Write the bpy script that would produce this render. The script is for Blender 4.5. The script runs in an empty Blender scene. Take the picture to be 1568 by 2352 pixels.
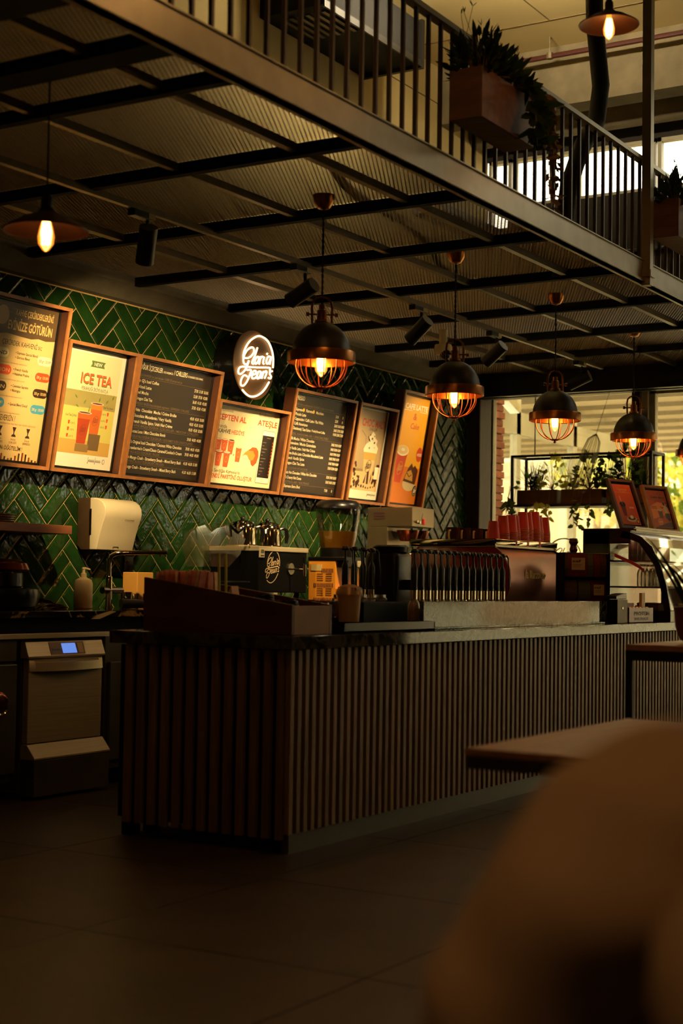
import bpy, bmesh, math, random
from mathutils import Vector, Matrix, Euler
random.seed(7)
SC = bpy.context.scene
COL = SC.collection
R = math.radians
# ------------------------------------------------------------------ camera
cam = bpy.data.cameras.new('camera')
cam.sensor_fit = 'VERTICAL'
cam.sensor_height = 23.5
cam.sensor_width = 15.667
cam.lens = 35.0
cam.clip_start = 0.05
cam.clip_end = 200
cam.dof.use_dof = True
cam.dof.focus_distance = 9.6
cam.dof.aperture_fstop = 1.5
camo = bpy.data.objects.new('camera', cam)
COL.objects.link(camo)
yaw, pitch, roll = R(31.46), R(2.76), R(0.873)
fw = Vector((math.cos(yaw)*math.cos(pitch), math.sin(yaw)*math.cos(pitch), math.sin(pitch)))
rt = Vector((math.sin(yaw), -math.cos(yaw), 0))
upv = rt.cross(fw)
r2 = rt*math.cos(roll) + upv*math.sin(roll)
u2 = upv*math.cos(roll) - rt*math.sin(roll)
mw = Matrix((r2, u2, -fw)).transposed().to_4x4()
mw.translation = (0, 0, 1.15)
camo.matrix_world = mw
SC.camera = camo
# ------------------------------------------------------------------ sky / exposure
world = bpy.data.worlds.new('overcast_sky')
SC.world = world
world.use_nodes = True
bg = world.node_tree.nodes['Background']
bg.inputs['Color'].default_value = (1.0, 0.92, 0.70, 1)
bg.inputs['Strength'].default_value = 8.5
SC.view_settings.view_transform = 'Standard'
SC.view_settings.look = 'None'
SC.view_settings.exposure = 0.0
SC.view_settings.gamma = 1.0
SC.view_settings.use_curve_mapping = False
try:
    SC.cycles.use_denoising = True
    SC.cycles.max_bounces = 6
    SC.cycles.diffuse_bounces = 4
    SC.cycles.glossy_bounces = 3
    SC.cycles.use_adaptive_sampling = True
    SC.cycles.adaptive_threshold = 0.05
    SC.cycles.transparent_max_bounces = 14
    SC.cycles.sample_clamp_indirect = 4.0
    SC.cycles.caustics_reflective = False
    SC.cycles.caustics_refractive = False
except Exception:
    pass
def window_portal(loc, sx, sy, rot=(0, R(90), 0)):
    # daylight enters through the glazed end wall: portals only help sampling of the sky
    l = bpy.data.lights.new('window_portal', 'AREA')
    l.shape = 'RECTANGLE'; l.size = sx; l.size_y = sy
    l.cycles.is_portal = True
    o = bpy.data.objects.new('window_portal', l)
    COL.objects.link(o)
    o.location = loc
    o.rotation_euler = rot   # lamp looks into the room
    return o
window_portal((12.72, 3.1, 1.45), 2.8, 6.3)
window_portal((12.72, 1.2, 4.92), 0.5, 10.0)
window_portal((11.25, -4.42, 1.55), 2.5, 2.5, (R(90), 0, 0))
# ------------------------------------------------------------------ helpers
def lin(c):
    return tuple((x/12.92 if x <= 0.04045 else ((x+0.055)/1.055)**2.4) for x in c)
def rgb(r, g, b):
    return lin((r/255.0, g/255.0, b/255.0))
MATS = {}
def mat(name, col, rough=0.5, metal=0.0, spec=0.5, var=0.0, scale=6.0, stretch=(1, 1, 1), bump=0.0, bscale=None,
        coat=0.0, rand=0.0, emit=None, estr=0.0, col2=None, detail=4.0, trans=0.0):
    m = bpy.data.materials.new(name)
    m.use_nodes = True
    nt = m.node_tree
    b = nt.nodes['Principled BSDF']
    b.inputs['Base Color'].default_value = (*col, 1)
    b.inputs['Roughness'].default_value = rough
    b.inputs['Metallic'].default_value = metal
    b.inputs['Specular IOR Level'].default_value = spec
    b.inputs['Coat Weight'].default_value = coat
    if trans:
        b.inputs['Transmission Weight'].default_value = trans
    if emit:
        b.inputs['Emission Color'].default_value = (*emit, 1)
        b.inputs['Emission Strength'].default_value = estr
    if var or bump or col2:
        tc = nt.nodes.new('ShaderNodeTexCoord')
        mp = nt.nodes.new('ShaderNodeMapping')
        mp.inputs['Scale'].default_value = stretch
        nt.links.new(tc.outputs['Object'], mp.inputs['Vector'])
        if rand:
            oi = nt.nodes.new('ShaderNodeObjectInfo')
            ml = nt.nodes.new('ShaderNodeMath'); ml.operation = 'MULTIPLY'; ml.inputs[1].default_value = 37.0
            nt.links.new(oi.outputs['Random'], ml.inputs[0])
            cx = nt.nodes.new('ShaderNodeCombineXYZ')
            for k in range(3):
                nt.links.new(ml.outputs[0], cx.inputs[k])
            nt.links.new(cx.outputs[0], mp.inputs['Location'])
        nz = nt.nodes.new('ShaderNodeTexNoise')
        nz.inputs['Scale'].default_value = scale
        nz.inputs['Detail'].default_value = detail
        nt.links.new(mp.outputs[0], nz.inputs['Vector'])
        if var or col2:
            rp = nt.nodes.new('ShaderNodeValToRGB')
            rp.color_ramp.elements[0].position = 0.3
            rp.color_ramp.elements[1].position = 0.7
            c0 = tuple(max(0, c*(1-var)) for c in col)
            c1 = col2 if col2 else tuple(min(1, c*(1+var)) for c in col)
            rp.color_ramp.elements[0].color = (*c0, 1)
            rp.color_ramp.elements[1].color = (*c1, 1)
            nt.links.new(nz.outputs['Fac'], rp.inputs['Fac'])
            outc = rp.outputs['Color']
            if rand:
                hs = nt.nodes.new('ShaderNodeHueSaturation')
                mr = nt.nodes.new('ShaderNodeMapRange')
                mr.inputs['To Min'].default_value = 1-rand
                mr.inputs['To Max'].default_value = 1+rand
                nt.links.new(oi.outputs['Random'], mr.inputs['Value'])
                nt.links.new(mr.outputs[0], hs.inputs['Value'])
                nt.links.new(outc, hs.inputs['Color'])
                outc = hs.outputs['Color']
            nt.links.new(outc, b.inputs['Base Color'])
        if bump:
            bp = nt.nodes.new('ShaderNodeBump')
            bp.inputs['Strength'].default_value = bump
            bp.inputs['Distance'].default_value = 0.01
            if bscale:
                n2 = nt.nodes.new('ShaderNodeTexNoise')
                n2.inputs['Scale'].default_value = bscale
                n2.inputs['Detail'].default_value = 2.0
                nt.links.new(mp.outputs[0], n2.inputs['Vector'])
                nt.links.new(n2.outputs['Fac'], bp.inputs['Height'])
            else:
                nt.links.new(nz.outputs['Fac'], bp.inputs['Height'])
            nt.links.new(bp.outputs[0], b.inputs['Normal'])
    MATS[name] = m
    return m
def glass_mat(name, tint=(1, 1, 1), refl=0.08, rough=0.02, haze=None, hazef=0.0, emit=None, estr=0.0):
    """thin clear sheet: lets light straight through, mirrors a little, may carry haze (plastic) or glow (lamp glass)"""
    m = bpy.data.materials.new(name)
    m.use_nodes = True
    nt = m.node_tree
    nt.nodes.remove(nt.nodes['Principled BSDF'])
    out = nt.nodes['Material Output']
    tr = nt.nodes.new('ShaderNodeBsdfTransparent'); tr.inputs[0].default_value = (*tint, 1)
    gl = nt.nodes.new('ShaderNodeBsdfGlossy'); gl.inputs['Roughness'].default_value = rough
    mx = nt.nodes.new('ShaderNodeMixShader'); 
    lw = nt.nodes.new('ShaderNodeLayerWeight'); lw.inputs[0].default_value = 0.3
    mr = nt.nodes.new('ShaderNodeMapRange')
    mr.inputs['To Min'].default_value = refl; mr.inputs['To Max'].default_value = min(1, refl*6)
    nt.links.new(lw.outputs['Fresnel'], mr.inputs['Value'])
    nt.links.new(mr.outputs[0], mx.inputs[0])
    nt.links.new(tr.outputs[0], mx.inputs[1]); nt.links.new(gl.outputs[0], mx.inputs[2])
    last = mx
    if haze:
        df = nt.nodes.new('ShaderNodeBsdfDiffuse'); df.inputs[0].default_value = (*haze, 1)
        m2 = nt.nodes.new('ShaderNodeMixShader'); m2.inputs[0].default_value = hazef
        nt.links.new(last.outputs[0], m2.inputs[1]); nt.links.new(df.outputs[0], m2.inputs[2]); last = m2
    if emit:
        em = nt.nodes.new('ShaderNodeEmission'); em.inputs[0].default_value = (*emit, 1); em.inputs[1].default_value = estr
        ad = nt.nodes.new('ShaderNodeAddShader')
        nt.links.new(last.outputs[0], ad.inputs[0]); nt.links.new(em.outputs[0], ad.inputs[1]); last = ad
    nt.links.new(last.outputs[0], out.inputs['Surface'])
    MATS[name] = m
    return m
def emit_mat(name, col, s):
    m = bpy.data.materials.new(name)
    m.use_nodes = True
    nt = m.node_tree
    nt.nodes.remove(nt.nodes['Principled BSDF'])
    e = nt.nodes.new('ShaderNodeEmission'); e.inputs[0].default_value = (*col, 1); e.inputs[1].default_value = s
    nt.links.new(e.outputs[0], nt.nodes['Material Output'].inputs['Surface'])
    MATS[name] = m
    return m

class MB:
    def __init__(s):
        s.v = []; s.f = []
    def add(s, vs, fs, M=None):
        o = len(s.v)
        if M is not None:
            vs = [M @ Vector(v) for v in vs]
        s.v.extend([tuple(v) for v in vs])
        s.f.extend([tuple(i+o for i in f) for f in fs])
        return s
    def box(s, x0, x1, y0, y1, z0, z1, M=None):
        if x0 > x1: x0, x1 = x1, x0
        if y0 > y1: y0, y1 = y1, y0
        if z0 > z1: z0, z1 = z1, z0
        vs = [(x0,y0,z0),(x1,y0,z0),(x1,y1,z0),(x0,y1,z0),(x0,y0,z1),(x1,y0,z1),(x1,y1,z1),(x0,y1,z1)]
        return s.add(vs, [(0,3,2,1),(4,5,6,7),(0,1,5,4),(1,2,6,5),(2,3,7,6),(3,0,4,7)], M)
    def quad(s, a, b, c, d):
        return s.add([a, b, c, d], [(0,1,2,3)])
    def cyl(s, p0, p1, r0, r1=None, n=12, cap=True):
        r1 = r0 if r1 is None else r1
        p0 = Vector(p0); p1 = Vector(p1)
        d = (p1-p0).normalized()
        a = d.orthogonal().normalized(); b = d.cross(a)
        vs = []
        for p, r in ((p0, r0), (p1, r1)):
            for k in range(n):
                t = 2*math.pi*k/n
                vs.append(p + a*(r*math.cos(t)) + b*(r*math.sin(t)))
        fs = [(k, (k+1) % n, n+(k+1) % n, n+k) for k in range(n)]
        if cap:
            fs.append(tuple(range(n-1, -1, -1))); fs.append(tuple(range(n, 2*n)))
        return s.add(vs, fs)
    def lathe(s, prof, n=24, c=(0,0,0), M=None, cap0=False, cap1=False, a0=0.0, a1=None):
        vs = []; full = a1 is None
        m = n if full else n+1
        span = 2*math.pi if full else a1-a0
        for r, z in prof:
            for k in range(m):
                t = a0 + span*k/n
                vs.append((c[0]+r*math.cos(t), c[1]+r*math.sin(t), c[2]+z))
        fs = []
        for i in range(len(prof)-1):
            for k in range(n):
                k2 = (k+1) % m if full else k+1
                fs.append((i*m+k, i*m+k2, (i+1)*m+k2, (i+1)*m+k))
        if cap0: fs.append(tuple(range(m-1, -1, -1)))
        if cap1: fs.append(tuple(range((len(prof)-1)*m, len(prof)*m)))
        return s.add(vs, fs, M)
    def tube(s, pts, r, n=8, closed=False, cap=True):
        P = [Vector(p) for p in pts]; N = len(P)
        vs = []; prev = None
        for i in range(N):
            if closed: d = P[(i+1) % N]-P[i-1]
            else: d = P[min(i+1, N-1)]-P[max(i-1, 0)]
            d.normalize()
            if prev is None: a = d.orthogonal().normalized()
            else:
                a = prev - d*prev.dot(d)
                if a.length < 1e-6: a = d.orthogonal()
                a.normalize()
            prev = a; b = d.cross(a)
            rr = r[i] if isinstance(r, (list, tuple)) else r
            for k in range(n):
                t = 2*math.pi*k/n
                vs.append(P[i] + a*(rr*math.cos(t)) + b*(rr*math.sin(t)))
        fs = []
        for i in range(N if closed else N-1):
            j = (i+1) % N
            for k in range(n):
                fs.append((i*n+k, i*n+(k+1) % n, j*n+(k+1) % n, j*n+k))
        if cap and not closed:
            fs.append(tuple(range(n-1, -1, -1))); fs.append(tuple(range((N-1)*n, N*n)))
        return s.add(vs, fs)
    def prism(s, poly, a0, a1, axis='z', M=None):
        """poly of 2D points swept between a0 and a1 along axis"""
        n = len(poly)
        def put(p, a):
            return (p[0], p[1], a) if axis == 'z' else ((p[0], a, p[1]) if axis == 'y' else (a, p[0], p[1]))
        vs = [put(p, a0) for p in poly] + [put(p, a1) for p in poly]
        fs = [(k, (k+1) % n, n+(k+1) % n, n+k) for k in range(n)] + [tuple(range(n-1, -1, -1)), tuple(range(n, 2*n))]
        return s.add(vs, fs, M)
    def ball(s, c, r, n=12, sc=(1,1,1), m=None):
        m = m or max(5, n//2)
        prof = [(math.sin(math.pi*i/m), -math.cos(math.pi*i/m)) for i in range(m+1)]
        M = Matrix.Translation(c) @ Matrix.Diagonal((r*sc[0], r*sc[1], r*sc[2], 1))
        return s.lathe([(max(p[0], 1e-4), p[1]) for p in prof], n, M=M)
    def mesh(s, name, mt, smooth=35, bevel=0.0, seg=2):
        me = bpy.data.meshes.new(name)
        me.from_pydata(s.v, [], s.f)
        if bevel:
            bm = bmesh.new(); bm.from_mesh(me)
            bmesh.ops.remove_doubles(bm, verts=bm.verts, dist=1e-5)
            bmesh.ops.recalc_face_normals(bm, faces=bm.faces)
            es = [e for e in bm.edges if len(e.link_faces) == 2 and e.calc_face_angle(0) > 0.6]
            bmesh.ops.bevel(bm, geom=es, offset=bevel, segments=seg, profile=0.5, affect='EDGES', clamp_overlap=True)
            bm.to_mesh(me); bm.free()
        else:
            bm = bmesh.new(); bm.from_mesh(me)
            bmesh.ops.recalc_face_normals(bm, faces=bm.faces)
            bm.to_mesh(me); bm.free()
        if smooth:
            for p in me.polygons: p.use_smooth = True
            me.set_sharp_from_angle(angle=R(smooth))
        me.materials.append(mt)
        me.update()
        return me
    def build(s, name, mt, parent=None, loc=None, rot=None, smooth=35, bevel=0.0, seg=2):
        return link(name, s.mesh(name, mt, smooth, bevel, seg), parent, loc, rot)
def link(name, me, parent=None, loc=None, rot=None):
    o = bpy.data.objects.new(name, me)
    COL.objects.link(o)
    if parent: o.parent = parent
    if loc: o.location = loc
    if rot: o.rotation_euler = rot
    return o
def tag(o, label, cat, group=None, kind=None):
    o['label'] = label; o['category'] = cat
    if group: o['group'] = group
    if kind: o['kind'] = kind
    return o
def struct(o, label=None):
    o['kind'] = 'structure'
    if label: o['label'] = label
    return o
def thing(name, label, cat, loc=(0,0,0), rot=(0,0,0), group=None):
    o = bpy.data.objects.new(name, None)
    o.empty_display_size = 0.1
    COL.objects.link(o)
    o.location = loc
    o.rotation_euler = rot if isinstance(rot, (tuple, list)) else (0, 0, rot)
    return tag(o, label, cat, group)
def dup(root, loc=None, rot=None, label=None, group=None, parent=None):
    r = root.copy(); COL.objects.link(r)
    if parent is not None: r.parent = parent
    if loc is not None: r.location = loc
    if rot is not None: r.rotation_euler = rot if isinstance(rot, (tuple, list)) else (0, 0, rot)
    if label: r['label'] = label
    if group: r['group'] = group
    for ch in list(root.children):
        c = ch.copy(); COL.objects.link(c); c.parent = r
        for g in list(ch.children):
            d = g.copy(); COL.objects.link(d); d.parent = c
    return r
def lamp_light(name, kind, loc, energy, col, parent=None, **kw):
    l = bpy.data.lights.new(name, kind)
    l.energy = energy; l.color = col
    for k, v in kw.items(): setattr(l, k, v)
    o = bpy.data.objects.new(name, l); COL.objects.link(o)
    if parent: o.parent = parent
    o.location = loc
    return o
def aim(o, target):
    d = Vector(target) - Vector(o.location)
    o.rotation_euler = d.to_track_quat('-Z', 'Y').to_euler()
# text -------------------------------------------------------------
_TXT = {}
def text_geo(s, bold=0.0):
    key = (s, bold)
    if key in _TXT: return _TXT[key]
    cu = bpy.data.curves.new('t', 'FONT')
    cu.body = s; cu.size = 1.0; cu.resolution_u = 2; cu.offset = bold
    ob = bpy.data.objects.new('t', cu); COL.objects.link(ob)
    dg = bpy.context.evaluated_depsgraph_get()
    me = ob.evaluated_get(dg).to_mesh()
    vs = [tuple(v.co) for v in me.vertices]; fs = [tuple(p.vertices) for p in me.polygons]
    ob.evaluated_get(dg).to_mesh_clear()
    bpy.data.objects.remove(ob); bpy.data.curves.remove(cu)
    _TXT[key] = (vs, fs)
    return vs, fs
class Print:
    """flat print on a panel: x to the right, z up, facing -y (y = depth of the sheet)"""
    def __init__(s, y): s.y = y; s.L = {}
    def mb(s, key): return s.L.setdefault(key, MB())
    def text(s, key, t, u0, v0, u1, cap, bold=0.012, lift=0.0008, slope=0.0, shear=0.0):
        vs, fs = text_geo(t, bold)
        if not vs: return
        xs = [v[0] for v in vs]; x0 = min(xs); w = max(xs)-x0 or 1
        sx = (u1-u0)/w; sy = cap/0.73
        s.mb(key).add([(u0+(v[0]-x0)*sx+v[1]*sy*shear, s.y-lift, v0+v[1]*sy+slope*(v[0]-x0)*sx) for v in vs], fs)
    def poly(s, key, pts, lift=0.0004):
        s.mb(key).add([(p[0], s.y-lift, p[1]) for p in pts], [tuple(range(len(pts)))])
    def rect(s, key, u0, u1, v0, v1, lift=0.0004):
        s.poly(key, [(u0,v0),(u1,v0),(u1,v1),(u0,v1)], lift)
    def disc(s, key, u, v, ru, rv=None, lift=0.0004, n=20, a0=0, a1=360):
        rv = ru if rv is None else rv
        s.poly(key, [(u+ru*math.cos(R(a0+(a1-a0)*k/n)), v+rv*math.sin(R(a0+(a1-a0)*k/n))) for k in range(n + (0 if a1-a0 == 360 else 1))], lift)
    def stroke(s, key, pts, w, lift=0.0006):
        for a, b in zip(pts[:-1], pts[1:]):
            dx, dz = b[0]-a[0], b[1]-a[1]; L = math.hypot(dx, dz) or 1
            nx, nz = -dz/L*w/2, dx/L*w/2
            ex, ez = dx/L*w*0.3, dz/L*w*0.3
            s.poly(key, [(a[0]-nx-ex,a[1]-nz-ez),(b[0]-nx+ex,b[1]-nz+ez),(b[0]+nx+ex,b[1]+nz+ez),(a[0]+nx-ex,a[1]+nz-ez)], lift)
    def build(s, parent, names):
        for key, mb in s.L.items():
            nm = names.get(key, 'print')
            mb.build(nm, MATS[key], parent, smooth=0)['kind'] = 'stuff'
# ------------------------------------------------------------------ materials
mat('floor_tile', rgb(68, 52, 36), 0.42, var=0.25, scale=3.0, bump=0.05, bscale=18, rand=0.08)
mat('floor_joint', rgb(34, 26, 18), 0.95, spec=0.1, var=0.1)
mat('grout', rgb(206, 168, 104), 0.85, var=0.12, scale=40)
mat('green_tile', rgb(27, 54, 18), 0.12, spec=0.22, coat=0.0, var=0.28, scale=9, bump=0.6, bscale=14, rand=0.25)
mat('concrete', rgb(112, 100, 76), 0.85, var=0.2, scale=5, bump=0.25, bscale=30)
mat('upper_plaster', rgb(214, 190, 132), 0.9, var=0.06, scale=2, bump=0.05)
mat('crack_line', rgb(120, 98, 62), 0.9, var=0.1)
mat('dark_wall', rgb(40, 33, 24), 0.8, var=0.15)
mat('room_wall', rgb(120, 96, 66), 0.85, var=0.1)
mat('black_steel', rgb(26, 23, 20), 0.45, metal=0.3, var=0.15, scale=20)
mat('grey_steel', rgb(150, 138, 110), 0.42, metal=0.35, var=0.12, scale=8)
mat('mesh_steel', rgb(140, 118, 82), 0.5, metal=0.25, var=0.1, scale=30)
mat('beam_black', rgb(13, 11, 9), 0.8, spec=0.2)
mat('galvanised', rgb(122, 110, 86), 0.4, metal=0.6, var=0.15, scale=14)
mat('window_frame', rgb(176, 166, 138), 0.5, var=0.05)
mat('dark_wood', rgb(60, 38, 22), 0.6, var=0.3, scale=4, stretch=(8, 8, 0.6), bump=0.1)
mat('brick', rgb(150, 82, 50), 0.85, var=0.3, scale=14, bump=0.3, rand=0.25)
mat('mortar', rgb(170, 150, 118), 0.9, var=0.1)
mat('marble_dark', rgb(30, 25, 18), 0.08, spec=0.6, col2=rgb(44, 36, 24), var=0.3, scale=3)
mat('red_pipe', rgb(66, 26, 18), 0.45, var=0.1)
glass_mat('window_glass', (0.93, 0.93, 0.88), 0.06)
# veined marble -------------------------------------------------------
def marble(name, base, vein, rough, s=3.0, width=0.06):
    m = mat(name, base, rough, spec=0.25 if name == 'marble_counter' else 0.6)
    nt = m.node_tree; b = nt.nodes['Principled BSDF']
    tc = nt.nodes.new('ShaderNodeTexCoord')
    n1 = nt.nodes.new('ShaderNodeTexNoise'); n1.inputs['Scale'].default_value = s; n1.inputs['Detail'].default_value = 8
    n1.inputs['Distortion'].default_value = 1.6
    nt.links.new(tc.outputs['Object'], n1.inputs['Vector'])
    rp = nt.nodes.new('ShaderNodeValToRGB')
    e = rp.color_ramp.elements
    e[0].position = 0.5-width; e[0].color = (*base, 1)
    e[1].position = 0.5+width; e[1].color = (*base, 1)
    k = e.new(0.5); k.color = (*vein, 1)
    nt.links.new(n1.outputs['Fac'], rp.inputs['Fac'])
    nt.links.new(rp.outputs['Color'], b.inputs['Base Color'])
    return m
marble('marble_black', rgb(24, 19, 13), rgb(190, 150, 90), 0.07, 3.0, 0.025)
marble('marble_counter', rgb(40, 37, 29), rgb(84, 76, 58), 0.05, 6.0, 0.1)
# ------------------------------------------------------------------ room shell
XA, XB, YA, YB, ZC = -2.5, 12.8, -4.5, 6.27, 5.75
fl = struct(MB().box(XA, XB+0.2, YA, YB+0.1, -0.12, -0.004).build('floor', MATS['floor_joint'], smooth=0), 'dark brown stone tiled cafe floor')
g = 0.003
tile_me = {}
for i in range(-4, 9):
    for j in range(-6, 4):
        x0 = 3.917 + 1.1*(i-1); y0 = 2.29 + 1.1*j
        x1 = min(x0+1.1, XB); y1 = min(y0+1.1, YB); x0 = max(x0, XA); y0 = max(y0, YA)
        if x1-x0 < 0.1 or y1-y0 < 0.1: continue
        key = (round(x1-x0, 3), round(y1-y0, 3))
        if key not in tile_me:
            tile_me[key] = MB().box(g, x1-x0-g, g, y1-y0-g, -0.004, 0.0).mesh('floor_tile', MATS['floor_tile'], 0)
        link('floor_tile', tile_me[key], fl, (x0, y0, 0))
struct(MB().box(XA, XB, YA, YB+0.1, ZC, ZC+0.2).build('ceiling', MATS['upper_plaster'], smooth=0), 'pale plaster ceiling over the upper level')
struct(MB().box(XA-0.2, XA, YA, YB, 0, ZC).build('wall_left', MATS['room_wall'], smooth=0))
struct(MB().box(XA, 10.0, YA-0.2, YA, 0, ZC).box(10.0, XB, YA-0.2, YA, 0, 0.3).box(10.0, XB, YA-0.2, YA, 2.8, ZC).box(12.5, XB, YA-0.2, YA, 0.3, 2.8).build('wall_front', MATS['room_wall'], smooth=0))
wb = struct(MB().box(XA, 12.42, YB, YB+0.3, 0, 2.94).build('wall_back', MATS['grout'], smooth=0), 'wall of dark green herringbone tiles behind the counter')
wu = struct(MB().box(XA, XB, YB, YB+0.3, 3.22, ZC).build('wall_upper', MATS['upper_plaster'], smooth=0), 'beige plaster wall of the upper level')
# shuttering joints that show in the plaster
for z0 in (5.42,):
    MB().box(9.0, 12.6, YB-0.004, YB, z0, z0+0.008).build('joint_line', MATS['crack_line'], wu, smooth=0)
for x0 in (10.2, 11.4):
    MB().box(x0, x0+0.008, YB-0.004, YB, 4.6, ZC).build('joint_line', MATS['crack_line'], wu, smooth=0)
cj = bpy.data.objects['ceiling']
MB().box(11.2, 11.21, 3.0, YB, ZC-0.004, ZC).build('joint_line', MATS['crack_line'], cj, smooth=0)
MB().box(8.0, 11.2, 4.95, 4.96, ZC-0.004, ZC).build('joint_line', MATS['crack_line'], cj, smooth=0)
# concrete ledge under the mezzanine, running along the tiled wall
struct(MB().prism([(YB, 2.94), (YB-0.05, 2.945), (YB-0.16, 3.02), (YB-0.16, 3.22), (YB, 3.22)], XA, 12.4, 'x').build('trim_1', MATS['concrete'], smooth=0), 'raw concrete ledge above the green tiles')
# ------------------------------------------------------------------ herringbone tiles, each one a piece
L_, W_ = 0.30, 0.10
gap = 0.0035
def clip(poly, a, b, c):          # keep a*x+b*z <= c
    out = []
    for i in range(len(poly)):
        p, q = poly[i], poly[(i+1) % len(poly)]
        dp, dq = a*p[0]+b*p[1]-c, a*q[0]+b*q[1]-c
        if dp <= 0: out.append(p)
        if dp*dq < 0:
            t = dp/(dp-dq); out.append((p[0]+(q[0]-p[0])*t, p[1]+(q[1]-p[1])*t))
    return out
def area(p):
    return 0.5*sum(p[i][0]*p[(i+1) % len(p)][1]-p[(i+1) % len(p)][0]*p[i][1] for i in range(len(p)))
def inset(poly, d):
    out = []; n = len(poly)
    for i in range(n):
        a, b, c = Vector(poly[i-1]), Vector(poly[i]), Vector(poly[(i+1) % n])
        e1 = (b-a).normalized(); e2 = (c-b).normalized()
        n1 = Vector((-e1.y, e1.x)); n2 = Vector((-e2.y, e2.x))
        k = 1+n1.dot(n2)
        out.append(tuple(b+(n1+n2)*(d/max(k, 0.3))))
    return out
def tile_geo(mb, poly, y0=0.0):
    """bevelled ceramic tile standing proud of the grout, outline in x,z, facing -y"""
    n = len(poly)
    inn = inset(poly, 0.012) if area(poly) > 0.0035 else inset(poly, 0.004)
    vs = [(p[0], y0, p[1]) for p in poly]+[(p[0], y0-0.004, p[1]) for p in poly]+[(p[0], y0-0.0085, p[1]) for p in inn]
    fs = []
    for r in range(2):
        for k in range(n):
            fs.append((r*n+k, r*n+(k+1) % n, (r+1)*n+(k+1) % n, (r+1)*n+k))
    fs.append(tuple(range(2*n, 3*n)))
    mb.add(vs, fs)
full = {}
s2 = math.sqrt(0.5)
def rot45(p): return ((p[0]-p[1])*s2, (p[0]+p[1])*s2)
for kind, rc in (('H', (gap, L_-gap, gap, W_-gap)), ('V', (L_+gap, L_+W_-gap, W_-L_+gap, W_-gap))):
    q = [rot45((rc[0], rc[2])), rot45((rc[1], rc[2])), rot45((rc[1], rc[3])), rot45((rc[0], rc[3]))]
    mb = MB(); tile_geo(mb, q)
    full[kind] = (q, mb.mesh('wall_tile', MATS['green_tile'], 0))
cand = []
X_LO, X_HI, Z_LO, Z_HI = 5.2, 12.41, 0.98, 2.93
for n in range(-60, 120):
    for m in range(-60, 60):
        ox, oz = rot45((n*W_+m*L_, n*W_-m*L_))
        ox += 6.02; oz += 0.07
        if not (X_LO-0.5 < ox < X_HI+0.5 and Z_LO-0.5 < oz < Z_HI+0.5): continue
        for kind in ('H', 'V'):
            q = [(p[0]+ox, p[1]+oz) for p in full[kind][0]]
            xs = [p[0] for p in q]; zs = [p[1] for p in q]
            if max(xs) < X_LO or min(xs) > X_HI or max(zs) < Z_LO or min(zs) > Z_HI: continue
            whole = min(xs) >= X_LO and max(xs) <= X_HI and min(zs) >= Z_LO and max(zs) <= Z_HI
            if not whole:
                for a, b, c in ((1, 0, X_HI), (-1, 0, -X_LO), (0, 1, Z_HI), (0, -1, -Z_LO)):
                    q = clip(q, a, b, c)
                    if len(q) < 3: break
                if len(q) < 3 or area(q) < 0.0004: continue
            cx = sum(p[0] for p in q)/len(q); cz = sum(p[1] for p in q)/len(q)
            # behind the menu boards nothing of a tile shows
            hid = (6.1 < cx < 11.4) and (1.93 < cz < 2.35)
            cand.append((cx + (100 if hid else 0) + (50 if cx < 6.0 else 0), cx, cz, kind, whole, q, ox, oz))
cand.sort(key=lambda t: t[0])
rest = MB()
for k, (key, cx, cz, kind, whole, q, ox, oz) in enumerate(cand):
    if k < 300:
        if whole:
            link('wall_tile', full[kind][1], wb, (ox, YB, oz))
        else:
            mb = MB(); tile_geo(mb, [(p[0]-cx, p[1]-cz) for p in q])
            mb.build('wall_tile', MATS['green_tile'], wb, (cx, YB, cz), smooth=0)
    else:
        tile_geo(rest, q, YB)
ro = rest.build('wall_tiles', MATS['green_tile'], wb, smooth=0)
ro['kind'] = 'stuff'
# ------------------------------------------------------------------ end wall of glass (x = 12.8)
struct(MB().box(12.42, 12.66, 6.14, 6.5, 0, 3.0).build('wall_end', MATS['dark_wood'], smooth=0, bevel=0.01), 'dark timber post at the end of the tiled wall')
struct(MB().box(12.66, 12.76, 6.2, 6.5, 0, 3.0).build('trim_2', MATS['black_steel'], smooth=0), 'black strip beside the timber post')
post = struct(MB().box(12.76, 12.9, 6.205, 6.33, 0, 2.98).box(12.74, 12.76, 6.205, 6.225, 0, 2.98).build('trim_3', MATS['window_frame'], smooth=0), 'pale grey steel column beside the brick pier')
bp = struct(MB().box(12.96, 13.16, 6.27, 6.52, 0, 3.3).build('trim_4', MATS['mortar'], smooth=0), 'brick pier outside the end window')
bm_full = MB().box(0, 0.2, 0, 0.10, 0, 0.062).mesh('brick', MATS['brick'], 0, 0.004, 1)
for r in range(46):
    z = 0.004+r*0.0705
    sh = 0.0 if r % 2 else 0.09
    for k in range(2):
        link('brick', bm_full, bp, (12.95+random.uniform(-.004, .004), 6.25+0.11*k+random.uniform(-.004, .004)-(0.012 if r % 2 else 0), z))
# black steel beam that closes the mezzanine
struct(MB().box(12.36, 12.44, 3.2, 6.2, 2.86, 3.1).box(12.3, 12.5, 3.2, 6.2, 2.86, 2.875).box(12.3, 12.5, 3.2, 6.2, 3.085, 3.1).build('trim_5', MATS['black_steel'], smooth=0), 'black I-beam above the end window')
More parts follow.
